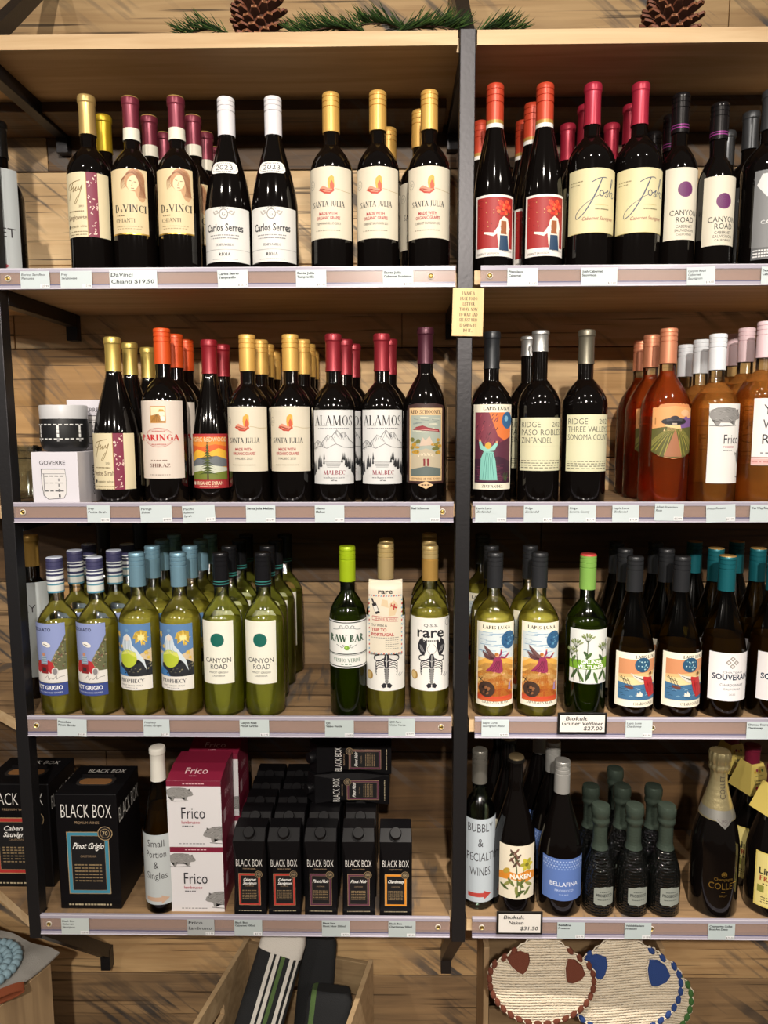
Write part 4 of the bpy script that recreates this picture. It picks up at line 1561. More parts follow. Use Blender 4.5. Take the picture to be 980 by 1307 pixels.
def pig(a, x, y, s, c='8f8d8b', c2='4c4a49', flip=1, l=2):
    def P(ll):
        return [(x + flip * s * px_, y + s * py_) for px_, py_ in ll]
    a.poly(P([(-36, 2), (-32, 12), (-18, 17), (2, 17), (18, 15), (26, 12), (30, 14), (31, 9), (36, 4), (38, -3), (34, -6), (28, -7), (22, -8), (20, -18), (15, -18), (15, -10), (4, -12), (-12, -12), (-16, -20), (-21, -20), (-21, -10), (-30, -8)]), c, l)
    a.poly(P([(24, 12), (30, 15), (29, 8)]), c2, l + 1)
    r = random.Random(3)
    for i in range(44):
        px_ = r.uniform(-33, 26)
        py_ = r.uniform(-9, 15)
        a.line(P([(px_, py_), (px_ + 5, py_ - 1.6)]), .55 * s, ('5f5d5b', 'b9b7b4', c2)[i % 3], l + 1)
    a.line(P([(-36, 2), (-34, 11), (-20, 17), (2, 17.4), (20, 15.4)]), .9 * s, c2, l + 2)
    a.line(P([(-30, -8), (-12, -12.5), (6, -12.5), (15, -10)]), 1.0 * s, c2, l + 2)
    a.ell(x + flip * s * 31, y + s * 4, .9 * s, .9 * s, '1c1b1b', l + 3, 8)
    a.line(P([(-34, -20), (-10, -21), (24, -19)]), 1.3 * s, c2, l + 1)


def frico_b(h):
    a = Art()
    a.rect(-30, -h / 2, 34, h / 2, 'e9e7e3', 0)
    pig(a, 0, h / 2 - 22, .84)
    a.text('Frico', 12, 8, 16, '23222a', 2, fit=32)
    a.text('rosato', 6, -5, 5, 'c0707c', 2, fit=21, b=.01)
    a.dashes(5, -12, 18, 1.6, '55545a', 2, 5)
    # hind quarters of a second animal running off the label
    a.poly([(34, -8), (28, -12), (25, -20), (27, -30), (32, -36), (34, -38)], '8f8d8b', 2)
    a.line([(34, -8), (28, -12), (25, -20), (27, -30), (33, -37)], 1.2, '3c3a39', 3)
    a.curve([(25, -18), (21, -16), (22, -21)], 1, '3c3a39', 3)
    a.line([(26, -h / 2 + 12), (34, -h / 2 + 10)], 1.4, '3c3a39', 3)
    return a


def youwant(h):
    a = Art()
    a.rect(-28, -h / 2, 40, h / 2, 'ece8e6', 0)
    for k, t in enumerate(('YES', 'WAY', 'ROS\u00c9')):
        a.text(t, -12, h / 2 - 20 - k * 26, 17, '232229', 1, 'l', fit=(34, 40, 52)[k])
    a.dashes(6, -h / 2 + 22, 40, 2, '77747a', 1, 5)
    a.rect(-28, -h / 2 + 1, 40, -h / 2 + 12, 'e4b4b0', 1)
    a.dashes(0, -h / 2 + 6.5, 54, 3, 'c98a88', 2, 9)
    a.rect(-28, -h / 2 + 13, 40, -h / 2 + 15, 'b58a80', 1)
    return a


def wordsign(lines, arrow=None, w=46, fs=15, gap=22, base='d9dde0', right=False, y0=None, col='2a2328'):
    def art(h):
        a = Art()
        a.rect(-w, -h / 2, w, h / 2, base, 0)
        y = (h / 2 - 18) if y0 is None else y0
        for t, f in lines:
            if t:
                a.text(t, 0, y, fs, col, 1, fit=f, b=-.005)
            y -= gap
        if arrow:
            yb = -h / 2 + arrow[1]
            c = arrow[0]
            a.poly([(-24, yb - 5), (8, yb - 5), (8, yb - 10), (24, yb), (8, yb + 8), (8, yb + 4), (-24, yb + 3)], c, 1)
        return a
    return art


def pizz_pg(h):
    a = Art()
    hb = 24
    y0 = -h / 2 + hb + 1
    a.rect(-44, y0, 33, h / 2, '8f9ccc', 0)
    a.rect(-44, -h / 2, 33, -h / 2 + hb, '3b4c8e', 0)
    a.poly([(-44, y0), (33, y0), (33, y0 + 34), (10, y0 + 22), (-16, y0 + 30), (-44, y0 + 22)], 'e6e2dc', 1)
    r = random.Random(1)
    a.poly([(33, h / 2 - 22), (33, y0 + 24), (2, y0 + 24), (6, y0 + 42)], '66684a', 2)
    a.poly([(-44, y0 + 68), (-26, y0 + 44), (-22, y0 + 26), (-44, y0 + 30)], '66684a', 2)
    for i in range(70):
        t = r.random()
        x = 5 + 28 * t
        y = y0 + 26 + (h - hb - 52) * t * r.random() + 12 * r.random()
        a.ell(x, y, 2.2, 1.4, ('8a8a60', '4d5238', 'a89878', '6f4a3c')[i % 4], 3, 7, r.uniform(0, 180))
    for i in range(16):
        a.ell(r.uniform(-43, -26), y0 + 34 + r.uniform(-6, 16), 2.2, 1.4, ('8a8a60', '4d5238', 'a89878')[i % 3], 3, 7)
    # red tractor with a driver seen from behind
    a.poly([(-30, y0 + 22), (-24, y0 + 40), (-16, y0 + 44), (-14, y0 + 26), (-20, y0 + 18)], 'b83034', 4)
    a.poly([(14, y0 + 22), (8, y0 + 40), (0, y0 + 44), (-2, y0 + 26), (4, y0 + 18)], 'b83034', 4)
    a.rect(-16, y0 + 18, 0, y0 + 36, '8c2024', 5)
    a.rect(-12, y0 + 22, -4, y0 + 30, '3a2a2c', 6)
    a.ell(12, y0 + 22, 6, 8, 'd8d4d0', 5)
    a.ell(12, y0 + 22, 4, 6, '8a8688', 6)
    a.poly([(-15, y0 + 36), (-1, y0 + 36), (-3, y0 + 52), (-13, y0 + 52)], '9fb4c4', 6)
    for k in range(4):
        a.line([(-14, y0 + 38 + k * 3.6), (-2, y0 + 38 + k * 3.6)], .8, '5a6a80', 7)
    a.ell(-8, y0 + 55, 3, 3.4, 'c48a6c', 6)
    a.ell(-2, y0 + 74, 9, 4.5, 'eeeae4', 4, 16, -20)
    a.ell(-3, y0 + 76, 5, 4, 'f4f0ea', 5, 14, -20)
    a.line([(-7, y0 + 75), (1, y0 + 72)], 1.2, '2a2a33', 6)
    a.text('PIZZOLATO', -14, h / 2 - 12, 6.2, '2c3050', 2, fit=44, b=.01)
    a.curve([(-8, y0 + 8), (-2, y0 + 14), (0, y0 + 6), (4, y0 + 10), (8, y0 + 7), (14, y0 + 14), (14, y0 + 7), (20, y0 + 11), (28, y0 + 12)], .7, '6a6460', 3)
    a.text('PINOT GRIGIO', -8, -h / 2 + 15.5, 7.8, 'f2f2f4', 1, fit=64, b=.03)
    a.text('MADE WITH ORGANIC GRAPES', -8, -h / 2 + 6, 3, 'd0d4e4', 1, fit=62)
    return a


def star(a, x, y, r0, r1, n, col, l):
    a.poly([(x + (r0 if i % 2 == 0 else r1) * math.cos(PI * i / n), y + (r0 if i % 2 == 0 else r1) * math.sin(PI * i / n)) for i in range(2 * n)], col, l)


def prophecy(h):
    a = Art()
    a.rect(-40, -h / 2, 36, h / 2, 'ece8e0', 0)
    y0, y1 = -h / 2 + 27, h / 2
    a.rect(-40, y0, 36, y1, '5d84b4', 1)
    a.poly([(-40, y0 + 14), (36, y0 + 10), (36, y0 + 52), (10, y0 + 40), (-40, y0 + 48)], 'd9c4a0', 2)
    a.poly([(-40, y0), (36, y0), (36, y0 + 24), (24, y0 + 32), (6, y0 + 22), (-12, y0 + 30), (-40, y0 + 18)], '23262c', 3)
    r = random.Random(2)
    for i in range(30):
        a.ell(r.uniform(-38, 34), y0 + r.uniform(3, 24), 2.2, 1.2, ('5a5648', '0f1014', '8a8468')[i % 3], 4, 7, r.uniform(0, 90))
    a.poly([(-40, y0), (-8, y0), (-14, y0 + 10), (-28, y0 + 18), (-40, y0 + 20)], '3f78b4', 4)
    a.poly([(-40, y0 + 26), (-34, y0 + 40), (-20, y0 + 46), (-28, y0 + 24), (-30, y0 + 12)], '9cb8cc', 5)
    star(a, 18, y1 - 26, 15, 4.5, 8, 'f0d060', 4)
    star(a, 18, y1 - 26, 7, 4, 8, 'f6e8a0', 5)
    for x, y, q in ((-30, y1 - 22, 7), (-34, y1 - 44, 5), (26, y0 + 44, 5), (22, y0 + 62, 4), (30, y0 + 34, 4), (-22, y1 - 44, 4)):
        star(a, x, y, q, q * .35, 6, 'e8c456', 4)
    # pale robed figure, lime skirt
    a.poly([(-16, y0 + 44), (-20, y1 - 40), (-16, y1 - 24), (-8, y1 - 18), (-1, y1 - 24), (2, y1 - 40), (10, y0 + 50), (22, y0 + 30), (26, y0 + 10), (18, y0 + 26), (4, y0 + 40)], 'd4dfe6', 5)
    a.ell(-8, y0 + 34, 17, 17, 'b9c83a', 6)
    a.poly([(-24, y0 + 40), (-12, y0 + 50), (6, y0 + 48), (10, y0 + 36), (-6, y0 + 44)], 'd8dc6a', 7)
    a.ell(-8, y1 - 26, 5, 6, 'e4d8cc', 7)
    for k in range(4):
        a.curve([(-14 + k * 4, y1 - 30), (-16 + k * 5, y1 - 48), (-14 + k * 7, y0 + 46)], .7, '8fa4b4', 7)
    a.ell(-8, y1 - 12, 4, 3, '6f98bc', 6)
    a.serif('PROPHECY', -4, -h / 2 + 18, 7.4, '33333a', 2, fit=50)
    a.text('PINOT GRIGIO  ITALY', -4, -h / 2 + 9, 2.8, '66656a', 2, fit=44)
    a.dashes(-4, -h / 2 + 4.5, 26, 1, '8a898e', 2, 6)
    return a


def rawbar(h):
    a = Art()
    a.rect(-52, -h / 2, 52, h / 2, 'f0f0ec', 0)
    for y in (h / 2 - 3, -h / 2 + 3, -h / 2 + 27):
        a.rect(-52, y - .9, 52, y + .9, '1f2a28', 1)
    a.rect(-52, -h / 2 + 24, 52, -h / 2 + 25, '8d9490', 1)
    a.serif('RAW BAR', 0, 12, 14, '3a5a44', 2, fit=70, b=1.35)
    a.serif('VINHO VERDE', 0, -h / 2 + 15, 7, '4f7a5c', 2, fit=54, b=.9)
    a.dashes(0, -h / 2 + 7.5, 22, 1.6, '4f7a5c', 2, 3)
    for s_ in (-1, 1):
        a.curve([(0, 33), (s_ * 8, 31), (s_ * 14, 34), (s_ * 10, 36), (s_ * 8, 33), (s_ * 18, 29), (s_ * 28, 28)], .9, '55605c', 2)
        a.curve([(s_ * 6, 0), (s_ * 12, -3), (s_ * 20, 0)], 1, '55605c', 2)
        a.curve([(s_ * 4, -1), (s_ * 9, -6), (s_ * 12, -3)], .8, '55605c', 2)
    a.ring(0, 34, 3, 3, .8, '55605c', 2)
    a.ell(0, -6, 5, 4.4, '7fae34', 2)
    a.ell(-1, -5, 2, 1.6, 'b4d86a', 3)
    return a


def lobster(a, x, y, s=1.0, c='26262c'):
    def P(l, f):
        return [(x + f * s * p, y + s * q) for p, q in l]
    for f in (-1, 1):
        a.poly(P([(16, 16), (24, 20), (30, 30), (31, 40), (27, 50), (20, 57), (23, 46), (21, 38), (17, 46), (11, 53), (10, 42), (12, 30)], f), c, 2)
        for k in range(3):
            a.curve(P([(16 + k * 2.5, 24 + k), (19 + k * 2.5, 31), (22 + k * 2, 38 + k)], f), .8 * s, 'b8b8ba', 3)
        a.curve(P([(18, 18), (27, 14), (27, 7), (18, 4), (6, 10)], f), 2.6 * s, c, 2)
        for k in range(4):
            a.curve(P([(5, 2 - k * 4), (16, 6 - k * 5), (24, 0 - k * 6), (22, -10 - k * 6)], f), 1.5 * s, c, 2)
        a.curve(P([(2, 18), (10, 30), (4, 42)], f), .6 * s, c, 2)
        a.poly(P([(1, -47), (6, -44), (12, -50), (8, -56), (1, -54)], f), c, 2)
    a.poly(P([(-6, 10), (-4, 18), (0, 22), (4, 18), (6, 10), (6, -2), (4, -10), (-4, -10), (-6, -2)], 1), c, 3)
    a.line(P([(0, 18), (0, -8)], 1), 1.2 * s, 'd8d8d4', 4)
    a.line(P([(-4, 6), (0, 2), (4, 6)], 1), 1.0 * s, 'd8d8d4', 4)
    for k in range(7):
        a.rrect(x - s * (5.4 - k * .35), y + s * (-16 - k * 5.2), x + s * (5.4 - k * .35), y + s * (-11.8 - k * 5.2), 1.4 * s, c, 3, 2)
        a.line([(x - s * 3, y + s * (-13.8 - k * 5.2)), (x + s * 3, y + s * (-13.8 - k * 5.2))], .9 * s, 'c8c8c4', 4)


def rare(h):
    a = Art()
    a.rect(-50, -h / 2, 46, h / 2, 'f0eee8', 0)
    a.text('Q.S.S.', 0, h / 2 - 14, 5, '2a2a2e', 2, fit=26)
    a.text('rare', 0, h / 2 - 27, 19, '202024', 2, fit=52, b=.02)
    a.dashes(0, h / 2 - 43, 34, 2.4, '3a3a3e', 2, 9)
    lobster(a, 2, -16, .86)
    a.ell(-34, -42, 9, 9, 'b08c48', 2)
    a.ell(-35, -42, 6, 7, 'd8bc80', 3)
    a.curve([(24, -42), (30, -36), (28, -44), (36, -38)], .8, '77777c', 2)
    a.ring(36, h / 2 - 10, 6, 7, .8, '6a6a70', 2)
    return a


def gruner(h):
    a = Art()
    a.rect(-41, -h / 2, 39, h / 2, 'd4d6d2', 0)
    a.poly([(-41, -8), (39, -2), (39, -24), (-41, -24)], '6c9a28', 1)
    c, c2 = '3a4a26', '6a7a44'
    for x, top, ph in ((-27, 26, .3), (-6, 38, -.1), (24, 20, .2), (-36, 10, .2)):
        a.curve([(x + ph * 30, -h / 2 + 3), (x + ph * 10, -10), (x, top - 10)], 1.4, c, 3)
        for k in range(6):
            t = -60 + k * 24
            a.ell(x + 9 * math.sin(math.radians(t)) * (1 + .2 * (k % 2)), top - 5 + 8 * math.cos(math.radians(t)), 4.6, 1.7, (c2, '8a9468')[k % 2], 3, 10, 90 - t)
            a.line([(x, top - 11), (x + 8 * math.sin(math.radians(t)), top - 5 + 6 * math.cos(math.radians(t)))], .7, c, 4)
    for k, (x, y, r_) in enumerate(((-30, -34, 60), (-18, -38, 120), (-4, -34, 70), (10, -40, 110), (22, -34, 60), (32, -38, 115), (-8, 4, 130), (-4, 2, 50), (20, -2, 125), (-32, -6, 60))):
        a.ell(x, y, 12 if y < -20 else 8, 3, ('35502a', '4d6a34')[k % 2], 2 if y < -20 else 3, 14, r_)
    a.text('GRUNER', 2, -9.5, 6.6, 'f2f4ee', 5, fit=40, b=.03)
    a.ell(-4.5, -3.6, .9, .9, 'f2f4ee', 5, 8)
    a.ell(-1.6, -3.6, .9, .9, 'f2f4ee', 5, 8)
    a.text('VELTLINER', 2, -19, 6.6, 'f2f4ee', 5, fit=52, b=.03)
    a.dashes(33, 22, 3, 20, '55584e', 3, 1)
    return a


def souverain(h):
    a = Art()
    a.rect(-41, -h / 2, 41, h / 2, 'eeebec', 0)
    g = '9a948c'
    for dx, dy in ((0, 7), (7, 0), (-7, 0), (0, -7)):
        a.poly([(dx - 5, 28 + dy), (dx, 33 + dy), (dx + 5, 28 + dy), (dx, 23 + dy)], g, 1)
        a.poly([(dx - 2.6, 28 + dy), (dx, 30.6 + dy), (dx + 2.6, 28 + dy), (dx, 25.4 + dy)], 'e2dfdf', 2)
    a.text('CHATEAU', 2, 9, 3.4, '77747a', 1, fit=36)
    a.text('SOUVERAIN', 2, 0, 10.5, '22304a', 1, fit=72, b=.025)
    a.text('CHARDONNAY', 2, -15, 4.6, '4a4c58', 1, fit=44)
    a.text('CALIFORNIA', 2, -23, 3.6, '4a4c58', 1, fit=32)
    a.text('2022', 2, -33, 3, '77747a', 1, fit=12)
    return a


def naken(h):
    a = Art()
    a.rect(-38, -h / 2, 38, h / 2, 'e6dcc6', 0)
    a.poly([(-38, -4), (-20, 2), (0, -2), (20, 4), (38, -2), (38, -16), (14, -20), (-12, -14), (-38, -18)], 'd98a2c', 1)
    r = random.Random(5)
    for k in range(11):
        a.ell(-6 + 7 * math.sin(k * 1.3), 16 + k * 2.8, 7, 2.2, ('5a3f38', '7a5648', '4a4a2c')[k % 3], 3, 12, 50 + 70 * (k % 2))
    a.curve([(0, -h / 2 + 5), (-2, 0), (-6, 34)], 2, '4a5a2c', 2)
    a.curve([(4, -h / 2 + 5), (10, 0), (16, 14)], 1.6, '4a5a2c', 2)
    for k in range(6):
        t = k * 60
        a.ell(18 + 7 * math.cos(math.radians(t)), 16 + 7 * math.sin(math.radians(t)), 7, 4, ('c9bc3a', 'a8a238')[k % 2], 3, 12, t)
    a.ell(18, 16, 4, 4, '7a7428', 4)
    for k in range(10):
        a.ell(r.uniform(-28, 26), r.uniform(-44, -18), 10, 3, ('66743c', '8a8c4a', '4a5a2c')[k % 3], 2, 12, r.uniform(20, 160))
    a.ell(-22, 2, 8, 5, 'b89a3c', 2, 12, 40)
    a.text('NAKEN', 6, -8, 9, 'f4efe2', 5, fit=42, b=.035)
    return a


def bellafina(h):
    a = Art()
    a.rect(-46, -h / 2, 46, h / 2, '5b78b8', 0)
    for j in range(4):
        for i in range(16):
            a.ell(-43 + i * 5.7 + (2.8 if j % 2 else 0), h / 2 - 6 - j * 5, 1.7, 1.7, ('a9bce0', '8aa4d4')[j % 2], 1, 6)
    a.text('BELLAFINA', 0, -9, 8.4, 'eef2fa', 1, fit=56)
    a.text('PROSECCO', 0, -22, 4.4, 'c9d6ee', 1, fit=36)
    a.dashes(0, -30, 20, 1.2, 'a9bce0', 1, 4)
    return a


def prosecco(h):
    a = Art()
    w = 20
    a.poly([(-w, -h / 2 + 5), (-w + 4, -h / 2 + 2), (-6, -h / 2 + 3), (0, -h / 2), (6, -h / 2 + 3), (w - 4, -h / 2 + 2), (w, -h / 2 + 5), (w - 2, 0), (w, h / 2 - 5), (w - 4, h / 2 - 3), (6, h / 2 - 4), (0, h / 2), (-6, h / 2 - 4), (-w + 4, h / 2 - 3), (-w, h / 2 - 5), (-w + 2, 0)], '8f948c', 0)
    a.text('PROSECCO', 0, 2, 5.6, '23282a', 1, fit=32, b=.02)
    a.dashes(0, 9, 20, 1.8, '4a504c', 1, 5)
    a.dashes(0, -7, 26, 1.6, '4a504c', 1, 6)
    return a


def collet(h):
    a = Art()
    c = 'goldprint'
    a.text('COLLET', 0, 0, 13, 'gold', 0, fit=54)
    a.text('Champagne', 0, 14, 5.5, 'gold', 0, fit=36)
    a.ring(0, 24, 4.5, 4.5, 1.6, 'gold', 0)
    a.ell(0, 24, 2.2, 2.2, 'gold', 0)
    a.text('BRUT', 0, -20, 4, 'gold', 0, fit=14)
    a.dashes(0, -12, 8, 1.4, 'gold', 0, 2)
    return a


def lindemans(h):
    a = Art()
    a.rect(-48, -h / 2, 48, h / 2, 'd9c56c', 0)
    a.rect(-45, -h / 2 + 3, 45, h / 2 - 3, 'e0d084', 1)
    a.ell(-4, h / 2 - 15, 6, 5, '3a3a2a', 2)
    a.rect(-5, h / 2 - 24, -3, h / 2 - 16, '3a3a2a', 2)
    a.text('Lindemans', -2, 18, 13, '2c2a20', 2, fit=76, b=.02)
    a.serif('FRAMBOISE', -2, 3, 10, 'a04a2c', 2, fit=74, b=1.2)
    a.dashes(0, -8, 66, 2.6, '4a4430', 2, 12)
    for k, (x, y) in enumerate(((-16, -20), (-8, -24), (2, -19), (8, -25), (14, -21))):
        a.ell(x, y, 6, 5, ('b02038', '8c1428', 'c83048')[k % 3], 3, 14)
    a.ell(-2, -14, 8, 3, '4a6a2c', 4, 12, 20)
    a.rect(-42, -26, -30, -12, '8a8a3c', 2)
    for k in range(3):
        a.dashes(0, -h / 2 + 20 - k * 5, 70, 1.8, '5a5230', 2, 14, k)
    return a
# ------------------------------------------------------------------ kinds of bottle, sized from the photograph
G1 = 'd6b25e'
kind('sweet', 1, (-6, 150), (207, 341), 'bord', G_RED, ('foil', [(0, '1a1818')], .062), 'black bottle with white paper sign label and arrow,',
     wordsign([('SWEET', 74)], ('a8283c', 8), y0=-22, fs=16, base='b9bfc1'), vstep=None)
kind('frey_s', 1, (110, 124), (219, 302), 'bord', G_RED, ('foil', [(0, 'd0b070')], .066, .55), 'gold capped red wine with burgundy striped label,', frey('Sangiovese'), R=.0385)
kind('frey_y', 1, (110, 124), (219, 302), 'bord', G_RED, ('foil', [(0, 'c9a828')], .066, .5), 'bright yellow foil capped red wine', frey('Sangiovese'), R=.0372)
kind('davinci', 1, (166, 126), (215, 299), 'bord', G_RED, ('foil', [(0, 'pe4dfce'), (.27, '7a3040'), (.97, 'c8a860')], .073, .4), 'maroon capped red wine with white neck strip', davinci, R=.0374)
kind('carlos', 1, (288, 127), (264, 334), 'burg', G_RED, ('screw', [(0, 'pdedce0')], .064), 'white capped red wine with plain white label and vintage oval', carlos, R=.041, more=[('vintage_label', carlos_shoulder)])
for key, wd, row, px, lb in (('santa_t', 'TEMPRANILLO 2021', 1, (422, 121), (212, 304)), ('santa_c', 'CABERNET SAUVIGNON 2021', 1, (482, 119), (212, 304)), ('santa_m', 'MALBEC 2021', 2, (315, 428), (519, 602))):
    kind(key, row, px, lb, 'bord', G_RED, ('screw', [(0, 'dcae5c')], .0655, .35), 'amber capped red wine with red hands on cream label,', santa(wd), R=.0376)
kind('redlady', 1, (632, 110), (248, 327), 'burg', G_RED, ('screw', [(0, 'pe2dfda'), (.20, 'b08a44'), (.27, 'c2452c')], .083, .2), 'scarlet capped red wine with flower headed figure on red label,', redlady, R=.0355)
kind('josh', 1, (757, 109), (214, 297), 'bord', G_RED, ('foil', [(0, 'a8283e')], .069, .3), 'crimson capped red wine with script on pale yellow label,', josh, R=.0408)
CR = [('CABERNET', 4.6, 30), ('SAUVIGNON', 4.6, 34), ('CALIFORNIA', 3.6, 28)]
kind('canyon_r', 1, (870, 115), (208, 302), 'bord', G_RED, ('screw', [(0, '1b1819'), (.10, '8a3a80'), (.135, '1b1819'), (.17, '8a3a80'), (.20, '1b1819')], .066, .3, .2), 'black capped red wine with purple dot label,', canyon('6b2a63', CR, 0), R=.0326)
kind('canyon_s', 1, (914, 134), (224, 313), 'bord', G_RED, ('screw', [(0, '1b1819'), (.10, '8a3a80'), (.135, '1b1819'), (.17, '8a3a80'), (.20, '1b1819')], .060, .3, .2), 'smaller black capped red wine, purple dot label,', canyon('6b2a63', CR, 0, big=False), R=.0302)
kind('grey', 1, (985, 117), (215, 330), 'bord', G_RED, ('foil', [(0, '55575a')], .066, .6), 'dark grey foil capped red wine', steelhead, R=.0425)

kind('frey_p', 2, (143, 431), (553, 625), 'burg', G_RED, ('foil', [(0, 'c9b060')], .062, .6), 'long gold capped red wine with sloping shoulders,', frey('Petite Sirah'), R=.041)
kind('paringa', 2, (206, 420), (511, 611), 'bord', G_RED, ('screw', [(0, 'dd5420')], .064, .15), 'orange capped red wine with pale pink label,', paringa, R=.0402)
kind('tree', 2, (267, 432), (554, 625), 'burg', G_RED, ('foil', [(0, '8c1c28')], .062, .3), 'dark red capped wine with a tree on red label,', tree_label, R=.0345)
kind('alamos', 2, (425, 427), (523, 618), 'bord', G_RED, ('foil', [(0, '8e2630')], .067, .4), 'red foil capped wine with mountain sketch label,', alamos, R=.039)
kind('schooner', 2, (543, 419), (514, 624), 'bordtall', G_RED, ('foil', [(0, '4c2230')], .064, .4), 'plum capped red wine with dark framed painted label', schooner, R=.040)
kind('lapis_z', 2, (628, 424), (516, 625), 'bord', G_RED, ('foil', [(0, '2b2d30')], .066, .4), 'charcoal capped red wine with kneeling robed figure label', lapis_zin, R=.0388)
kind('ridge_p', 2, (690, 423), (533, 601), 'bord', G_RED, ('foil', [(0, 'b4b4b2')], .037, .75), 'short silver capped red wine with pale green zinfandel label,', ridge('PASO ROBLES', 'ZINFANDEL'), R=.0385)
kind('ridge_t', 2, (749, 422), (529, 602), 'bord', G_RED, ('foil', [(0, '6f6a5c')], .060, .6), 'pewter capped red wine with three valleys label', ridge('THREE VALLEYS', 'SONOMA COUNTY'), R=.0402)
kind('ufo', 2, (854, 420), (515, 585), 'bordtall', G_CLEAR, ('screw', [(0, 'd48a68')], .062, .35), 'copper capped rose wine with flying saucer label,', ufo, R=.044, wine_=WN_ROSED, fill=.075)
kind('frico', 2, (917, 427), (515, 617), 'bord', G_CLEAR, ('screw', [(0, 'pdfe3e8')], .064), 'white capped pink wine with a pig on white label,', frico_b, R=.0415, wine_=WN_ROSE, fill=.085, rot=.10)
kind('yesway', 2, (975, 411), (508, 594), 'bord', G_CLEAR, ('screw', [(0, 'pe8ccd2')], .064), 'pale pink capped rose wine with lettered white label,', youwant, R=.043, wine_=WN_ROSE, fill=.085, rot=-.1)

kind('dry', 3, (39, 692), (757, 885), 'bord', G_OLIVE, ('foil', [(0, 'b08a44')], .062, .4), 'gold capped bottle with a lettered paper sign label', wordsign([('DRY', 40), ('', 0), ('D', 12), ('', 0), ('E', 12)], None, y0=44, gap=21, base='b9bfc1'), wine_=WN_CHARD)
STR = [(0, 'p4f8aa0'), (.05, 'pd9dcd8'), (.22, 'p4f8aa0'), (.27, 'pdfe4e6'), (.32, 'p33365c'), (.38, 'pe2e8ec'), (.48, 'p33365c'), (.54, 'pdfe4e6'), (.59, 'p33365c'), (.63, 'pdfe4e6'), (.67, 'p3d3d62'), (.975, 'pc9d2e4')]
kind('pizz', 3, (69, 711), (796, 888), 'bord', G_CLEAR, ('screw', STR, .067), 'navy and white striped cap white wine,', pizz_pg, R=.0376, wine_=WN_WHITE, fill=.128, rot=-.12)
kind('blackcap', 3, (132, 686), (796, 888), 'bord', G_OLIVE, ('foil', [(0, '201f22')], .060, .2), 'black capped white wine', None, R=.0350, wine_=WN_WHITE)
kind('prophecy', 3, (174, 705), (797, 881), 'bord', G_CLEAR, ('screw', [(0, '7fa6ba')], .064, .45), 'pale blue capped white wine with starry label,', prophecy, R=.0376, wine_=WN_WHITE, fill=.120, rot=-.08)
CP = [('PINOT GRIGIO', 3.6, 36), ('CALIFORNIA', 3.0, 24)]
kind('canyon_w', 3, (281, 705), (793, 873), 'bord', G_CLEAR, ('screw', [(0, '1d1d20'), (.06, '3f8a84'), (.10, '1d1d20'), (.14, '3f8a84'), (.18, '1d1d20')], .064, .3, .22), 'black capped white wine with green dot label,', canyon('12695c', CP, 0, 'f0eedf'), R=.0378, wine_=WN_GREENISH, fill=.130, rot=-.1)
kind('rawbar', 3, (443, 697), (793, 853), 'bord', G_GREEN, ('screw', [(0, 'a9c41e')], .066, .25), 'lime green capped bottle with black lined white label', rawbar, R=.0346, wine_=WN_GREENISH, fill=.125)


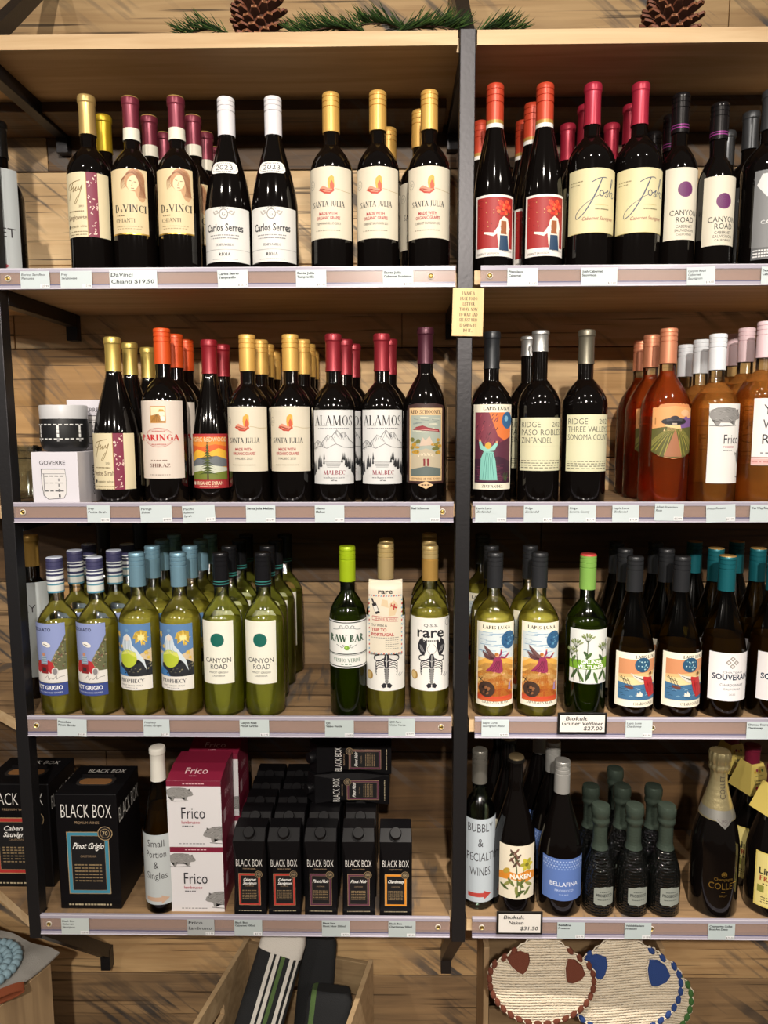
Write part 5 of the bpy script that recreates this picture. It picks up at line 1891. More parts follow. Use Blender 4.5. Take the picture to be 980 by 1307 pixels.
def rare_tag(H, rf, row):
    h0, h1 = hts(3, 492, 743, 835, .0)
    a = Art()
    h = (h1 - h0) * 1000
    w = 33
    a.rect(-w, -h / 2, w, h / 2, 'e6dcc8', 0)
    n = 14
    for k in range(n):
        c = ('b8443c', '7aa6bc')[k % 2]
        x = -w + 2 * w * k / n
        a.poly([(x, h / 2 - 27), (x + 2.6, h / 2 - 27), (x + 3.6, h / 2 - 24.5), (x + 1, h / 2 - 24.5)], c, 1)
        a.poly([(x, -h / 2), (x + 2.6, -h / 2), (x + 3.6, -h / 2 + 2.5), (x + 1, -h / 2 + 2.5)], c, 1)
        y = -h / 2 + (h - 28) * k / n
        a.poly([(w - 2.5, y), (w, y + 1), (w, y + 4), (w - 2.5, y + 3)], c, 1)
        a.poly([(-w, y), (-w + 2.5, y + 1), (-w + 2.5, y + 4), (-w, y + 3)], c, 1)
    a.text('rare', 0, h / 2 - 17, 9, '33302c', 1, fit=27, b=.02)
    a.poly([(6, 4), (18, 6), (24, 24), (16, 34), (8, 28)], 'e0c9a4', 1)
    a.poly([(-8, 24), (6, 20), (4, 34), (-6, 36)], 'e0c9a4', 1)
    # little bottle and plane
    a.line([(-26, 37), (-22, 28)], 3.4, '2a2628', 2)
    a.line([(-22, 28), (-14, 9)], 8.5, '2a2628', 2)
    a.line([(-20, 23), (-16, 13)], 7, 'e8e4dc', 3)
    a.line([(10, 25), (22, 19)], 2.6, 'b83a38', 2)
    a.line([(17, 27), (15, 16)], 2.4, 'b83a38', 2)
    a.line([(11, 28), (10, 22)], 1.6, 'b83a38', 2)
    a.line([(-25, 4), (24, 1), (24, -6), (-25, -3), (-25, 4)], 1.1, 'b83a38', 2)
    a.text('SHARE & WIN', 0, -1, 4.2, 'b83a38', 2, fit=40, rot=-3)
    a.text('TO WIN A', -27, -13, 4.6, '3a3634', 2, 'l', fit=30, b=.015)
    a.text('TRIP TO', -27, -21.5, 5.4, 'b83a38', 2, 'l', fit=29, b=.03)
    a.text('PORTUGAL', -27, -30.5, 5.4, 'b83a38', 2, 'l', fit=43, b=.03)
    a.dashes(0, -36.5, 54, 1, '6a6460', 2, 12)
    for k in range(5):
        a.dashes(13, -41 - k * 4, 26, 1.1, '8a8478', 2, 6, k)
    R = .040
    bm, cols = a.bm(4.0, 4.0)
    z0 = (h0 + h1) / 2
    ztop = h1

    def pos(u, l, wv):
        z = z0 + wv / 1000
        ang = u / 1000 / .055
        yy = -R - .0035 + .055 * (1 - math.cos(ang)) - l * .00014
        t = (z - (ztop - .014)) / .014
        if t > 0:          # the top of the tag leans back to the neck
            yy += .020 * t * t
        return (.055 * math.sin(ang), yy, z)
    for v in bm.verts:
        v.co = pos(*v.co)
    me = mesh_of(bm, 'neck_tag', a.mats(cols), True, 40)
    return me


def rare_collar(H, rf, row):
    h0, h1 = hts(3, 492, 743, 835, .0)
    zt = h1 - .0008
    bm = bmesh.new()
    # tongue of card from the tag up to a ring round the neck
    zn = H - .092
    r0 = rf(zn) + .001
    n = 24
    A_ = []
    for i in range(n + 1):
        t = -PI * .5 + PI * i / n
        A_.append((bm.verts.new((r0 * math.sin(t) * 1.0, -r0 * math.cos(t), zn)), bm.verts.new((.033 * math.sin(t), -.0235 - .002 * math.cos(t), zt))))
    for (a0, a1), (b0, b1) in zip(A_, A_[1:]):
        bm.faces.new((a0, a1, b1, b0))
    bmesh.ops.recalc_face_normals(bm, faces=bm.faces[:])
    return mesh_of(bm, 'tag_collar', M('e6dcc8', .55), True, 60)


kind('rare', 3, (549, 696), (789, 882), 'bord', G_CLEAR, ('screw', [(0, 'c49a52'), (.62, 'c9b078')], .066, .45), 'gold capped white wine with lobster label,', rare, R=.037, wine_=WN_WHITE, fill=.128)
kind('rare_t', 3, (492, 694), (789, 882), 'bord', G_CLEAR, ('screw', [(0, 'c4ac7c'), (.62, 'c9b078')], .066, .45), 'gold capped lobster label wine with paper neck tag,', rare, R=.037, wine_=WN_WHITE, fill=.128, more=[('neck_tag', rare_tag), ('tag_collar', rare_collar)])
kind('lapis_s', 3, (632, 705), (795, 902), 'bord', G_CLEAR, ('screw', [(0, '2c2d30')], .066, .2), 'charcoal capped white wine with winged figure on sandy label,', lapis_sb, R=.0385, wine_=WN_WHITE, fill=.118)
kind('gruner', 3, (751, 707), (804, 873), 'bord', G_GREEN, ('screw', [(0, '86b456'), (.955, 'pc0403c')], .066, .2), 'green capped bottle with wild plants drawn on grey label', gruner, R=.0385, wine_=WN_GREENISH, fill=.130)
kind('lapis_c', 3, (811, 710), (834, 903), 'burg', G_OLIVE, ('screw', [(0, '2a2b2e')], .066, .2), 'charcoal capped white wine with blue moon and sea label,', lapis_ch, R=.0410, wine_=WN_CHARD, fill=.165)
kind('souv', 3, (929, 709), (834, 895), 'burg', G_OLIVE, ('screw', [(0, '1c6a74'), (.975, 'c09a5c')], .066, .35), 'teal capped white wine with plain white label,', souverain, R=.0412, wine_=WN_CHARD, fill=.150)

kind('small', 4, (202, 953), (1066, 1155), 'burg', G_OLIVE, ('foil', [(0, 'pd9d6cc')], .066), 'white capped slim bottle with small portion sign label', wordsign([('Small', 33), ('Portion', 39), ('&', 9), ('Singles', 41)], ('c9a890', 12), w=40, fs=14, gap=22, base='bfc5c6'), R=.0328, wine_=WN_CHARD, fill=.12)
kind('bubbly', 4, (609, 962), (1053, 1160), 'bord', G_AQUA, ('screw', [(0, '7d7a72')], .066, .5), 'empty clear bottle with bubbly and specialty wines sign label', wordsign([('BUBBLY', 52), ('&', 10), ('SPECIALTY', 70), ('WINES', 42)], ('b8443c', 16), w=44, fs=17, gap=30, base='bcc6ce'), R=.0322)
kind('naken', 4, (659, 964), (1080, 1148), 'burg', G_RED, ('crown', [(0, '2a2724'), (.6, '8a7a5c')], .011, .6), 'crown capped dark bottle with botanical orange label,', naken, R=.042)
kind('bella', 4, (718, 970), (1097, 1150), 'burg', G_RED, ('screw', [(0, 'bdbcb8')], .064, .55), 'silver capped dark bottle with blue label,', bellafina, R=.042)
dim, N_, L_, b_ = new_mat('dimpled_dark_glass')
b_.inputs['Base Color'].default_value = rgb('0c0d0c')
b_.inputs['Roughness'].default_value = .08
tc_, vo_, bu_ = N_.new('ShaderNodeTexCoord'), N_.new('ShaderNodeTexVoronoi'), N_.new('ShaderNodeBump')
vo_.inputs['Scale'].default_value = 190
vo_.inputs['Randomness'].default_value = .35
bu_.inputs['Strength'].default_value = 1.0
bu_.inputs['Distance'].default_value = .0025
L_.new(tc_.outputs['Object'], vo_.inputs['Vector'])
L_.new(vo_.outputs['Distance'], bu_.inputs['Height'])
L_.new(bu_.outputs['Normal'], b_.inputs['Normal'])


def foil_sleeve(col, top, metal=.5, pleat=0.0):
    """foil over the neck that follows the glass; wrinkled below the mushroom cork"""
    def fn(H, rf, row):
        pr = []
        n = 20
        z0 = H * top
        for i in range(n + 1):
            z = z0 + (H - .045 - z0) * i / n
            pr.append((rf(z) + .0008 + .0003 * math.sin(i * 2.4), z))
        rn = rf(H - .02)
        pr += [(rn + .0012, H - .040), (rn + .0012, H - .037), (rn + .0040, H - .034), (rn + .0042, H - .028), (rn + .0030, H - .025), (rn + .0032, H - .021), (rn + .0048, H - .018), (rn + .0050, H - .006), (rn + .003, H + .0004), (rn * .5, H + .0022), (0, H + .0024)]
        bm = lathe(pr, 72 if pleat else 36)
        if pleat:
            for v in bm.verts:
                k = min(1, max(0, (v.co.z - (H - .045)) / .012))
                f = 1 + k * pleat * math.cos(12 * math.atan2(v.co.y, v.co.x))
                v.co.x *= f
                v.co.y *= f
        m = M(col, .30, metal, .25, 300)
        return mesh_of(bm, 'foil', m, True, 50)
    return fn


kind('prosecco', 4, (767, 1027), (1132, 1157), 'mini', dim, ('crown', [(0, '3c453e')], .004, .4), 'small dimpled prosecco bottle with green foil,', prosecco, R=.0308, more=[('foil', foil_sleeve('4a564c', .60))], rot=.12, rn=.0128)


def collet_collar(H, rf, row):
    a = Art()
    a.poly([(-60, -6), (-14, -8), (0, -22), (14, -8), (60, -6), (60, 10), (-60, 10)], 'silver', 0)
    a.line([(-12, -5), (0, -17), (12, -5)], .8, '6a5a60', 1)
    a.text('1921', 0, -8, 4, '5a4a50', 1)
    h0, h1 = hts(4, 919, 1031, 1046, .03)
    return a.wrap('collar', rf, (h0 + h1) / 2, .0, off=.0013, vstep=4.0)


def collet_print(H, rf, row):
    a = Art()
    a.text('COLLET', 0, 0, 8, '4a4234', 0, fit=44, rot=90)
    h0, h1 = hts(4, 919, 988, 1022, .03)
    return a.wrap('foil_print', rf, (h0 + h1) / 2, 0, off=.0016, vstep=3.0)


kind('collet', 4, (919, 958), (1115, 1148), 'champ', G_RED, ('crown', [(0, 'c8b98a')], .004, .6), 'champagne bottle with pale gold foil and lilac silver collar', collet, R=.0445, rn=.0150, more=[('foil', foil_sleeve('c9ba8c', .60, .75, .045)), ('collar', collet_collar), ('foil_print', collet_print)])


def linde_collar(H, rf, row):
    """folded yellow card hung round the neck"""
    z1 = H - .034
    z0 = H - .092
    bm = bmesh.new()
    ra, rb = .021, .034
    n = 4
    off = math.radians(45 + 18)
    pts = []
    for i in range(n):
        t = off + i * PI / 2
        pts.append((bm.verts.new((ra * math.cos(t), ra * math.sin(t), z1)), bm.verts.new((rb * 1.25 * math.cos(t), rb * 1.25 * math.sin(t), z0))))
    for i in range(n):
        a, b = pts[i]
        c, d = pts[(i + 1) % n]
        bm.faces.new((a, b, d, c))
    bmesh.ops.recalc_face_normals(bm, faces=bm.faces[:])
    bmesh.ops.solidify(bm, geom=bm.faces[:], thickness=.0006)
    return mesh_of(bm, 'neck_card', M('d8c268', .5))


def linde_print(H, rf, row):
    """print on the front panel of the folded card"""
    a = Art()
    a.text('Lindemans', 0, -2, 5, '3a3420', 0, fit=30, b=.01)
    for x, y, c in ((-12, 14, 'c8a02c'), (-6, 17, '8c3040'), (2, 15, 'd0902c'), (10, 16, '4a6a2c'), (-10, -16, 'b02840'), (-4, -18, '8c2038'), (4, -17, 'd9cfa0'), (10, -16, '5a3a5c')):
        a.ell(x, y, 3.2, 3, c, 0, 10)
    a.dashes(0, 6, 22, 1.4, '5a5230', 0, 6)
    a.dashes(0, -9, 24, 1.4, '5a5230', 0, 7)
    bm, cols = a.bm(None)
    t = math.radians(18)
    z1, z0 = H - .034, H - .092
    ra, rb = .021, .0425
    for v in bm.verts:
        u, l, w = v.co
        f = .5 - w / 58.0
        d = (ra + (rb - ra) * f) * math.cos(PI / 4) + .0009
        x = u / 1000 * (.7 + .5 * f)
        z = z1 + (z0 - z1) * f
        v.co = (x * math.cos(t) + d * math.sin(t), x * math.sin(t) - d * math.cos(t), z)
    return mesh_of(bm, 'card_print', a.mats(cols))


kind('linde', 4, (985, 977), (1093, 1162), 'champ', G_RED, ('foil', [(0, '7a1f38')], .052, .25), 'raspberry beer bottle with purple foil and yellow neck card,', lindemans, R=.0445, rn=.0145, more=[('neck_card', linde_collar), ('card_print', linde_print)])

# ------------------------------------------------------------------ every bottle in its place
g = 'sign bottles'
B('sweet', 1, -6, 150, 0, 'at the left end of top row', g, dx=.003, dy=.021)
g = 'gold capped bottles at the left of the top row'
B('frey_s', 1, 110, 124, 0, 'first in front of top row', g)
B('frey_y', 1, 130, 145, 1, 'behind the gold capped front bottle', g, dx=.002, dy=.003)
g = 'maroon capped bottles'
for ph, l in (('left column', ((166, 126), (190, 148), (209, 167))), ('right column', ((224, 125), (246, 147), (262, 167), (275, 187)))):
    for i, (x, y) in enumerate(l):
        B('davinci', 1, x, y, i, ('front of ', 'second in ', 'third in ', 'last in ')[i] + ph, g)
g = 'white capped bottles'
B('carlos', 1, 288, 127, 0, 'left of the pair', g)
B('carlos', 1, 348, 126, 0, 'right of the pair', g)
g = 'amber capped bottles on the top row'
B('santa_t', 1, 422, 121, 0, 'left of three on top row', g)
B('santa_c', 1, 482, 119, 0, 'middle of three on top row', g)
B('santa_c', 1, 548, 117, 0, 'right of three, by middle post', g)
B('santa_c', 1, 496, 161, 2, 'behind top row middle one', g)
B('santa_c', 1, 536, 141, 1, 'behind one by middle post', g)
g = 'scarlet capped bottles'
B('redlady', 1, 632, 110, 0, 'left front', g)
B('redlady', 1, 696, 107, 0, 'right front', g)
B('redlady', 1, 681, 133, 1, 'behind right front', g, dx=-.002)
B('redlady', 1, 614, 162, 2, 'at back next to post', g)
B('redlady', 1, 668, 154, 2, 'back row, centre', g)
g = 'crimson capped bottles'
B('josh', 1, 757, 109, 0, 'left front', g)
B('josh', 1, 818, 108, 0, 'right front', g)
B('josh', 1, 745, 136, 1, 'second in left column', g, dx=.004)
B('josh', 1, 803, 135, 1, 'second in right column', g, dx=.004)
B('josh', 1, 725, 153, 2, 'back row, left of two', g)
B('josh', 1, 781, 152, 2, 'back row, right of two', g)
g = 'purple dot bottles'
B('canyon_r', 1, 870, 115, 0, 'front, right of crimson caps', g, dy=.020)
B('canyon_r', 1, 858, 137, 1, 'second in its column', g, dy=.030)
B('canyon_r', 1, 834, 152, 2, 'back row behind crimson caps', g, dx=.002, dy=.034)
B('canyon_s', 1, 917, 134, 0, 'in front', g, dx=.003)
g = 'grey foil capped bottles'
B('grey', 1, 985, 117, 0, 'in front, cut by photo edge at top row', g)
B('grey', 1, 955, 145, 1, 'standing second from the front', g, dx=.006)
B('grey', 1, 929, 165, 2, 'at back, mostly hidden by others', g)

g = 'long gold capped bottles'
for i, (x, y) in enumerate(((143, 431), (165, 436), (188, 443))):
    B('frey_p', 2, x, y, i, ('in front', 'second from front', 'third from front')[i], g)
g = 'orange capped bottles'
for i, (x, y) in enumerate(((206, 420), (223, 426), (237, 431))):
    B('paringa', 2, x, y, i, ('in front', 'second from front', 'third from front')[i], g)
g = 'red label bottles with a tree'
for i, (x, y) in enumerate(((267, 432), (284, 437))):
    B('tree', 2, x, y, i, ('in front', 'behind the front one')[i], g, dy=.028, dx=-.001)
g = 'amber capped bottles on the second row'
for ph, l in (('left column', ((315, 428), (332, 434), (340, 438), (349, 443))), ('right column', ((370, 428), (386, 434), (393, 438), (398, 444)))):
    for i, (x, y) in enumerate(l):
        B('santa_m', 2, x, y, i, ('front of ', 'second in ', 'third in ', 'last in ')[i] + ph, g)
g = 'mountain label bottles'
for i, (x, y) in enumerate(((425, 427), (440, 432), (451, 437))):
    B('alamos', 2, x, y, i, ('front of left column', 'second in left column', 'third in left column')[i], g)
B('alamos', 2, 487, 427, 0, 'front of right column', g)
B('alamos', 2, 497, 433, 1, 'second in right column', g)
B('schooner', 2, 543, 419, 0, 'beside the middle post', None)
B('lapis_z', 2, 628, 424, 0, 'right of the middle post', None)
g = 'silver capped bottles'
B('ridge_p', 2, 690, 423, 0, 'in front', g)
B('ridge_p', 2, 675, 430, 1, 'half hidden behind', g)
B('ridge_t', 2, 749, 422, 0, 'standing alone', None)
g = 'flying saucer bottles'
for i, (x, y) in enumerate(((854, 420), (830, 426), (815, 435))):
    B('ufo', 2, x, y, i, ('in front', 'second from front', 'third from front')[i], g, dx=(0, .003, .006)[i])
g = 'pig label bottles'
for i, (x, y) in enumerate(((917, 427), (896, 432), (876, 436))):
    B('frico', 2, x, y, i, ('in front', 'second from front', 'third from front')[i], g)
g = 'pale pink capped bottles'
for i, (x, y) in enumerate(((977, 411), (951, 417), (933, 423))):
    B('yesway', 2, x, y, i, ('in front at photo edge', 'second from front', 'third from front')[i], g, dx=(.002, .004, .006)[i])

B('dry', 3, 39, 692, 1, 'behind the left frame post', 'sign bottles', dy=.01)
g = 'striped cap bottles'
for ph, l in (('left column', ((69, 711), (95, 702), (113, 694))), ('right column', ((120, 711), (145, 701), (162, 695)))):
    for i, (x, y) in enumerate(l):
        B('pizz', 3, x, y, i, ('front of ', 'second in ', 'third in ')[i] + ph, g)
g = 'plain black capped bottles at the back'
B('blackcap', 3, 132, 686, 3, 'at the back, behind left striped cap column', g, dy=.02)
B('blackcap', 3, 179, 687, 3, 'at the back, behind right striped cap column', g, dy=.02)
g = 'starry label bottles'
for ph, l in (('left column', ((174, 705), (194, 697), (207, 691), (222, 684))), ('right column', ((227, 706), (242, 697), (256, 691), (268, 683)))):
    for i, (x, y) in enumerate(l):
        B('prophecy', 3, x, y, i, ('front of ', 'second in ', 'third in ', 'last in ')[i] + ph, g)
g = 'green dot bottles'
for ph, l in (('left column', ((281, 705), (292, 695), (305, 689), (314, 682))), ('right column', ((335, 705), (339, 695), (347, 689), (361, 682)))):
    for i, (x, y) in enumerate(l):
        B('canyon_w', 3, x, y, i, ('front of ', 'second in ', 'third in ', 'last in ')[i] + ph, g, dx=(0, .003, .0075, .004)[i] if ph[0] == 'r' else 0)
B('rawbar', 3, 443, 697, 0, 'left of lobster labels', None)
g = 'lobster label bottles'
B('rare_t', 3, 492, 694, 0, 'in front', g)
B('rare', 3, 493, 686, 1, 'behind the one with neck tag', g)
B('rare', 3, 549, 696, 0, 'front, beside middle post', g)
B('rare', 3, 548, 686, 1, 'second from front beside middle post', g)
B('rare', 3, 548, 676, 2, 'third from front beside middle post', g)
g = 'winged figure bottles'
B('lapis_s', 3, 632, 705, 0, 'front left', g)
B('lapis_s', 3, 689, 705, 0, 'front right', g)
B('lapis_s', 3, 627, 697, 1, 'second, left', g)
B('lapis_s', 3, 677, 696, 1, 'second, right', g)
B('lapis_s', 3, 611, 681, 3, 'last, next to post', g, dx=.008)
B('gruner', 3, 751, 707, 0, 'standing alone', None)
g = 'blue moon bottles'
for ph, l in (('left', ((811, 710), (798, 700), (787, 690))), ('right', ((871, 710), (851, 699), (837, 690)))):
    for i, (x, y) in enumerate(l):
        B('lapis_c', 3, x, y, i, ('front ', 'second ', 'third ')[i] + ph, g)
g = 'teal capped bottles'
for ph, l in (('left column', ((929, 709), (915, 697), (887, 689))), ('right column', ((991, 709), (965, 697), (939, 688)))):
    for i, (x, y) in enumerate(l):
        B('souv', 3, x, y, i, ('front of ', 'second in ', 'third in ')[i] + ph, g, dx=(0, .005, .003)[i] if ph[0] == 'r' else (0, -.001, 0)[i])

B('small', 4, 202, 953, 0, 'beside the pig cartons', 'sign bottles', dx=-.0025)
B('bubbly', 4, 611, 962, 0, 'beside the middle post', 'sign bottles', dx=.002, dy=.019)
g = 'crown capped bottles'
B('naken', 4, 659, 964, 0, 'in front', g)
B('naken', 4, 652, 945, 1, 'second from front', g, dx=-.004)
B('naken', 4, 640, 932, 2, 'third from front', g, dx=-.004)
g = 'blue label bottles'
B('bella', 4, 718, 970, 0, 'in front', g)
B('bella', 4, 706, 953, 1, 'second from front', g)
B('bella', 4, 689, 941, 2, 'third from front', g)
g = 'small dimpled bottles'
for i, (x, y, d, ph) in enumerate(((767, 1027, 0, 'left of front three'), (811, 1027, 0, 'middle of front three'), (850, 1026, 0, 'right of front three'), (754, 1008, 1, 'left of second row'), (794, 1009, 1, 'middle of second row'), (834, 1007, 1, 'right of second row'), (785, 987, 2, 'at the very back'))):
    B('prosecco', 4, x, y, d, ph, g, dx=(0, -.001, .002, 0, 0, 0, 0)[i])
B('collet', 4, 919, 958, 0, 'standing in front', None)
g = 'raspberry beer bottles'
B('linde', 4, 988, 977, 0, 'in front', g, dx=.004)
B('linde', 4, 957, 953, 1, 'second from front', g, dx=.006)
B('linde', 4, 930, 930, 2, 'third from front', g, dx=.008)
# ================================================================== boxes and cartons
def on(px, py, z):
    """where the photograph's pixel meets the horizontal plane z -> (x, y)"""
    d = ray(px, py)
    t = (z - EYE) / d.z
    return d.x * t, CAM_Y + d.y * t


def carton_body(w, d, h, mats, bev=.0012):
    bm = bmesh.new()
    box(bm, -w / 2, w / 2, 0, d, 0, h, 0, bev)
    return mesh_of(bm, 'carton', mats)


BOXBLK = M('0f0e10', .42, 0, .05, 60)
BOXBLK.node_tree.nodes['Principled BSDF'].inputs['Specular IOR Level'].default_value = .22
WHITE_CARD = M('dfdcde', .5)


def bb_front(w, h, frame, l1, l2, med='70'):
    a = Art()
    s = w / 126
    a.text('BLACK BOX', 0, h * .355, h * .115, 'e6e4e0', 1, fit=w * .82, b=-.012)
    a.text('PREMIUM WINES', 0, h * .255, h * .022, '9c8468', 1, fit=w * .40)
    x0, x1, y0, y1 = -w * .33, w * .33, -h * .36, h * .17
    a.rect(x0 - 1.6 * s, y0 - 1.6 * s, x1 + 1.6 * s, y1 + 1.6 * s, 'a8906a', 0)
    a.rect(x0, y0, x1, y1, frame, 1)
    a.rect(x0 + 6.5 * s, y0 + 6.5 * s, x1 - 6.5 * s, y1 - 6.5 * s, '8f7a5a', 2)
    a.rect(x0 + 7.4 * s, y0 + 7.4 * s, x1 - 7.4 * s, y1 - 7.4 * s, '141315', 3)
    if l2:
        a.text(l1, 0, h * .075, h * .045, 'efeeea', 4, fit=w * .40, sh=.35, b=.02)
        a.text(l2, 0, h * .015, h * .045, 'efeeea', 4, fit=w * .42, sh=.35, b=.02)
    else:
        a.text(l1, 0, h * .055, h * .052, 'efeeea', 4, fit=w * .50, sh=.35, b=.02)
    a.text('CALIFORNIA', 0, -h * .035, h * .02, '9c8468', 4, fit=w * .26)
    for k in range(6):
        a.dashes(0, -h * .11 - k * h * .028, w * .46, h * .011, '8f7a5a', 4, 8, k)
    a.ell(w * .29, h * .165, w * .125, w * .125, '17161a', 5, 28)
    a.ring(w * .29, h * .165, w * .115, w * .115, w * .012, 'a8906a', 6)
    a.ring(w * .29, h * .165, w * .075, w * .075, w * .008, 'a8906a', 6)
    a.text(med, w * .29, h * .165, w * .07, 'c9b48c', 6, fit=w * (.085 if len(med) < 3 else .11))
    a.dashes(0, -h * .46, w * .72, h * .014, 'b0a488', 1, 14)
    return a


def big_box(xl, yf, w, d, h, frame, l1, l2, label):
    o = tag(empty('wine_box', (xl + w / 2, yf, ZT[4] + .0006)), label, 'wine box', 'large black wine boxes')
    bm = bmesh.new()
    box(bm, -w / 2, w / 2, 0, d, 0, h, 0, .0018)
    link('carton', mesh_of(bm, 'carton', BOXBLK), o)
    link('front_print', bb_front(w * 1000, h * 1000, frame, l1, l2).flat('front_print'), o, (0, 0, h / 2))
    a = Art()
    a.text('BLACK BOX', 0, 0, h * 1000 * .13, 'd9d6d0', 0, fit=d * 1000 * .86, b=-.01)
    link('side_print', a.flat('side_print'), o, (w / 2, d / 2, h * .80), (0, 0, PI / 2))
    a = Art()
    a.text('BLACK BOX', 6, d * 1000 * .29, 15, 'd9d6d0', 0, fit=w * 1000 * .62, b=-.01)
    a.rrect(-w * 310, -d * 1000 * .22, w * 310, d * 1000 * .10, 14, '2a2624', 0)
    a.rrect(-w * 265, -d * 1000 * .18, w * 265, d * 1000 * .02, 11, '8a6038', 1)
    link('top_print', a.flat('top_print'), o, (0, d / 2, h), (-PI / 2, 0, 0))
    # folded lip of the carrying slot
    bm = bmesh.new()
    bar(bm, (-w * .27, d * .55, h + .002), (w * .27, d * .55, h + .002), .003, .012, up=(0, 1, 0))
    link('handle_flap', mesh_of(bm, 'handle_flap', BOXBLK), o)
    return o


xl, yf = on(78, 1160, ZT[4])
xr, _ = on(157, 1158, ZT[4])
zt_ = pt(115, 1014, yf)[1] - ZT[4]
big_box(xl, max(yf, .004), xr - xl, .118, zt_, '3f8aa4', 'Pinot Grigio', None, 'big black wine box with teal frame, right of the left post')
xl2, yf2 = on(-16, 1132, ZT[4])
xr2, _ = on(70, 1132, ZT[4])
zt2 = pt(30, 1001, yf2)[1] - ZT[4]
big_box(xl2, yf2, xr2 - xl2, .118, zt2, 'b5332e', 'Cabernet', 'Sauvignon', 'big black wine box with red frame, behind the left post')

# ------------------------------------------------------------------ pink and white four-pack cartons with a pig
FR = M('7c1a35', .45)


def frico_mesh(w, d, h, lid):
    bm = bmesh.new()
    # white front, crimson strip along the top, crimson sides; sloped lid
    P = [(-w / 2, 0, 0), (w / 2, 0, 0), (w / 2, d, 0), (-w / 2, d, 0), (-w / 2, 0, h), (w / 2, 0, h), (w / 2, d, h), (-w / 2, d, h)]
    hexa(bm, P, 1)
    if lid:
        vs = [bm.verts.new(p) for p in ((-w / 2, 0, h), (w / 2, 0, h), (w / 2, d * .5, h + lid), (-w / 2, d * .5, h + lid), (w / 2, d, h + lid), (-w / 2, d, h + lid), (w / 2, d, h), (-w / 2, d, h))]
        for q in ((0, 1, 2, 3), (3, 2, 4, 5), (1, 6, 4, 2), (0, 3, 5, 7), (7, 5, 4, 6)):
            bm.faces.new([vs[i] for i in q]).material_index = 1
    for f in bm.faces:
        f.normal_update()
        if f.normal.y < -.9:
            f.material_index = 0
    bmesh.ops.recalc_face_normals(bm, faces=bm.faces[:])
    return mesh_of(bm, 'carton', [WHITE_CARD, FR])


fxl, fyf = on(219, 1163, ZT[4])
fxr, _ = on(287, 1163, ZT[4])
fyf = max(fyf, .004)
fw = fxr - fxl
fh = pt(250, 1081, fyf)[1] - ZT[4]
fd = .100
LID = .012


def frico(x, y, z, lid, label):
    o = tag(empty('wine_carton', (x, y, z)), label, 'carton', 'crimson and white cartons with a pig')
    link('carton', frico_mesh(fw, fd, fh, lid), o)
    w, h = fw * 1000, fh * 1000
    a = Art()
    a.rect(-w / 2, h / 2 - 11, w / 2, h / 2, '7c1a35', 0)
    a.dashes(0, h / 2 - 5.5, 42, 2.4, 'd9b0b8', 1, 7)
    pig(a, -w / 2 + 24, h / 2 - 26, .72)
    pig(a, w / 2 - 2, -h / 2 + 27, .92, flip=-1, l=3)
    a.P = [(V if l < 2 else [(max(-w / 2, min(w / 2, p[0])), p[1]) for p in V], Fc, c, l) for V, Fc, c, l in a.P]
    a.text('Frico', -w * .02, 3, 23, '2a2830', 7, fit=w * .44)
    a.text('lambrusco', -w * .07, -16, 6, 'b04a5c', 7, fit=w * .34, b=.01)
    a.dashes(-w * .12, -24, w * .22, 2.2, '55545a', 7, 5)
    a.dashes(-w * .05, -h / 2 + 7, w * .5, 1.8, '8a888c', 1, 8)
    link('front_print', a.flat('front_print'), o, (0, 0, fh / 2))
    a = Art()
    a.text('Frico', 0, 10, 16, 'd9b0b8', 0, fit=40, rot=0)
    a.rect(-34, -44, -16, -18, 'c9a8b0', 0)
    for k in range(4):
        a.dashes(12, -18 - k * 7, 44, 2, 'b87888', 0, 6, k)
    link('side_print', a.flat('side_print'), o, (fw / 2, fd / 2, fh * .62), (0, 0, PI / 2))
    if lid:
        a = Art()
        a.text('Frico', 0, 3, 17, 'dcc0c4', 0, fit=44)
        a.dashes(-4, -12, 16, 2, 'c998a2', 0, 4)
        lo = link('lid_print', a.flat('lid_print'), o)
        lo.rotation_euler = (-(PI / 2 - math.atan2(lid, fd * .5)), 0, 0)
        lo.location = (0, fd * .25, fh + lid * .5)
    return o


fx = (fxl + fxr) / 2
frico(fx, fyf, ZT[4], 0, 'crimson and white pig carton, bottom of the front stack')
frico(pt(249, 1040, fyf)[0] - .001, fyf - .001, ZT[4] + fh + .0005, LID, 'crimson and white pig carton, on top of the front stack')
fy2 = fyf + fd + .012
frico(fx + .010, fy2, ZT[4], 0, 'crimson and white pig carton, bottom of the rear stack')
frico(fx + .008, fy2, ZT[4] + fh + .0005, LID, 'crimson and white pig carton, on top of the rear stack')


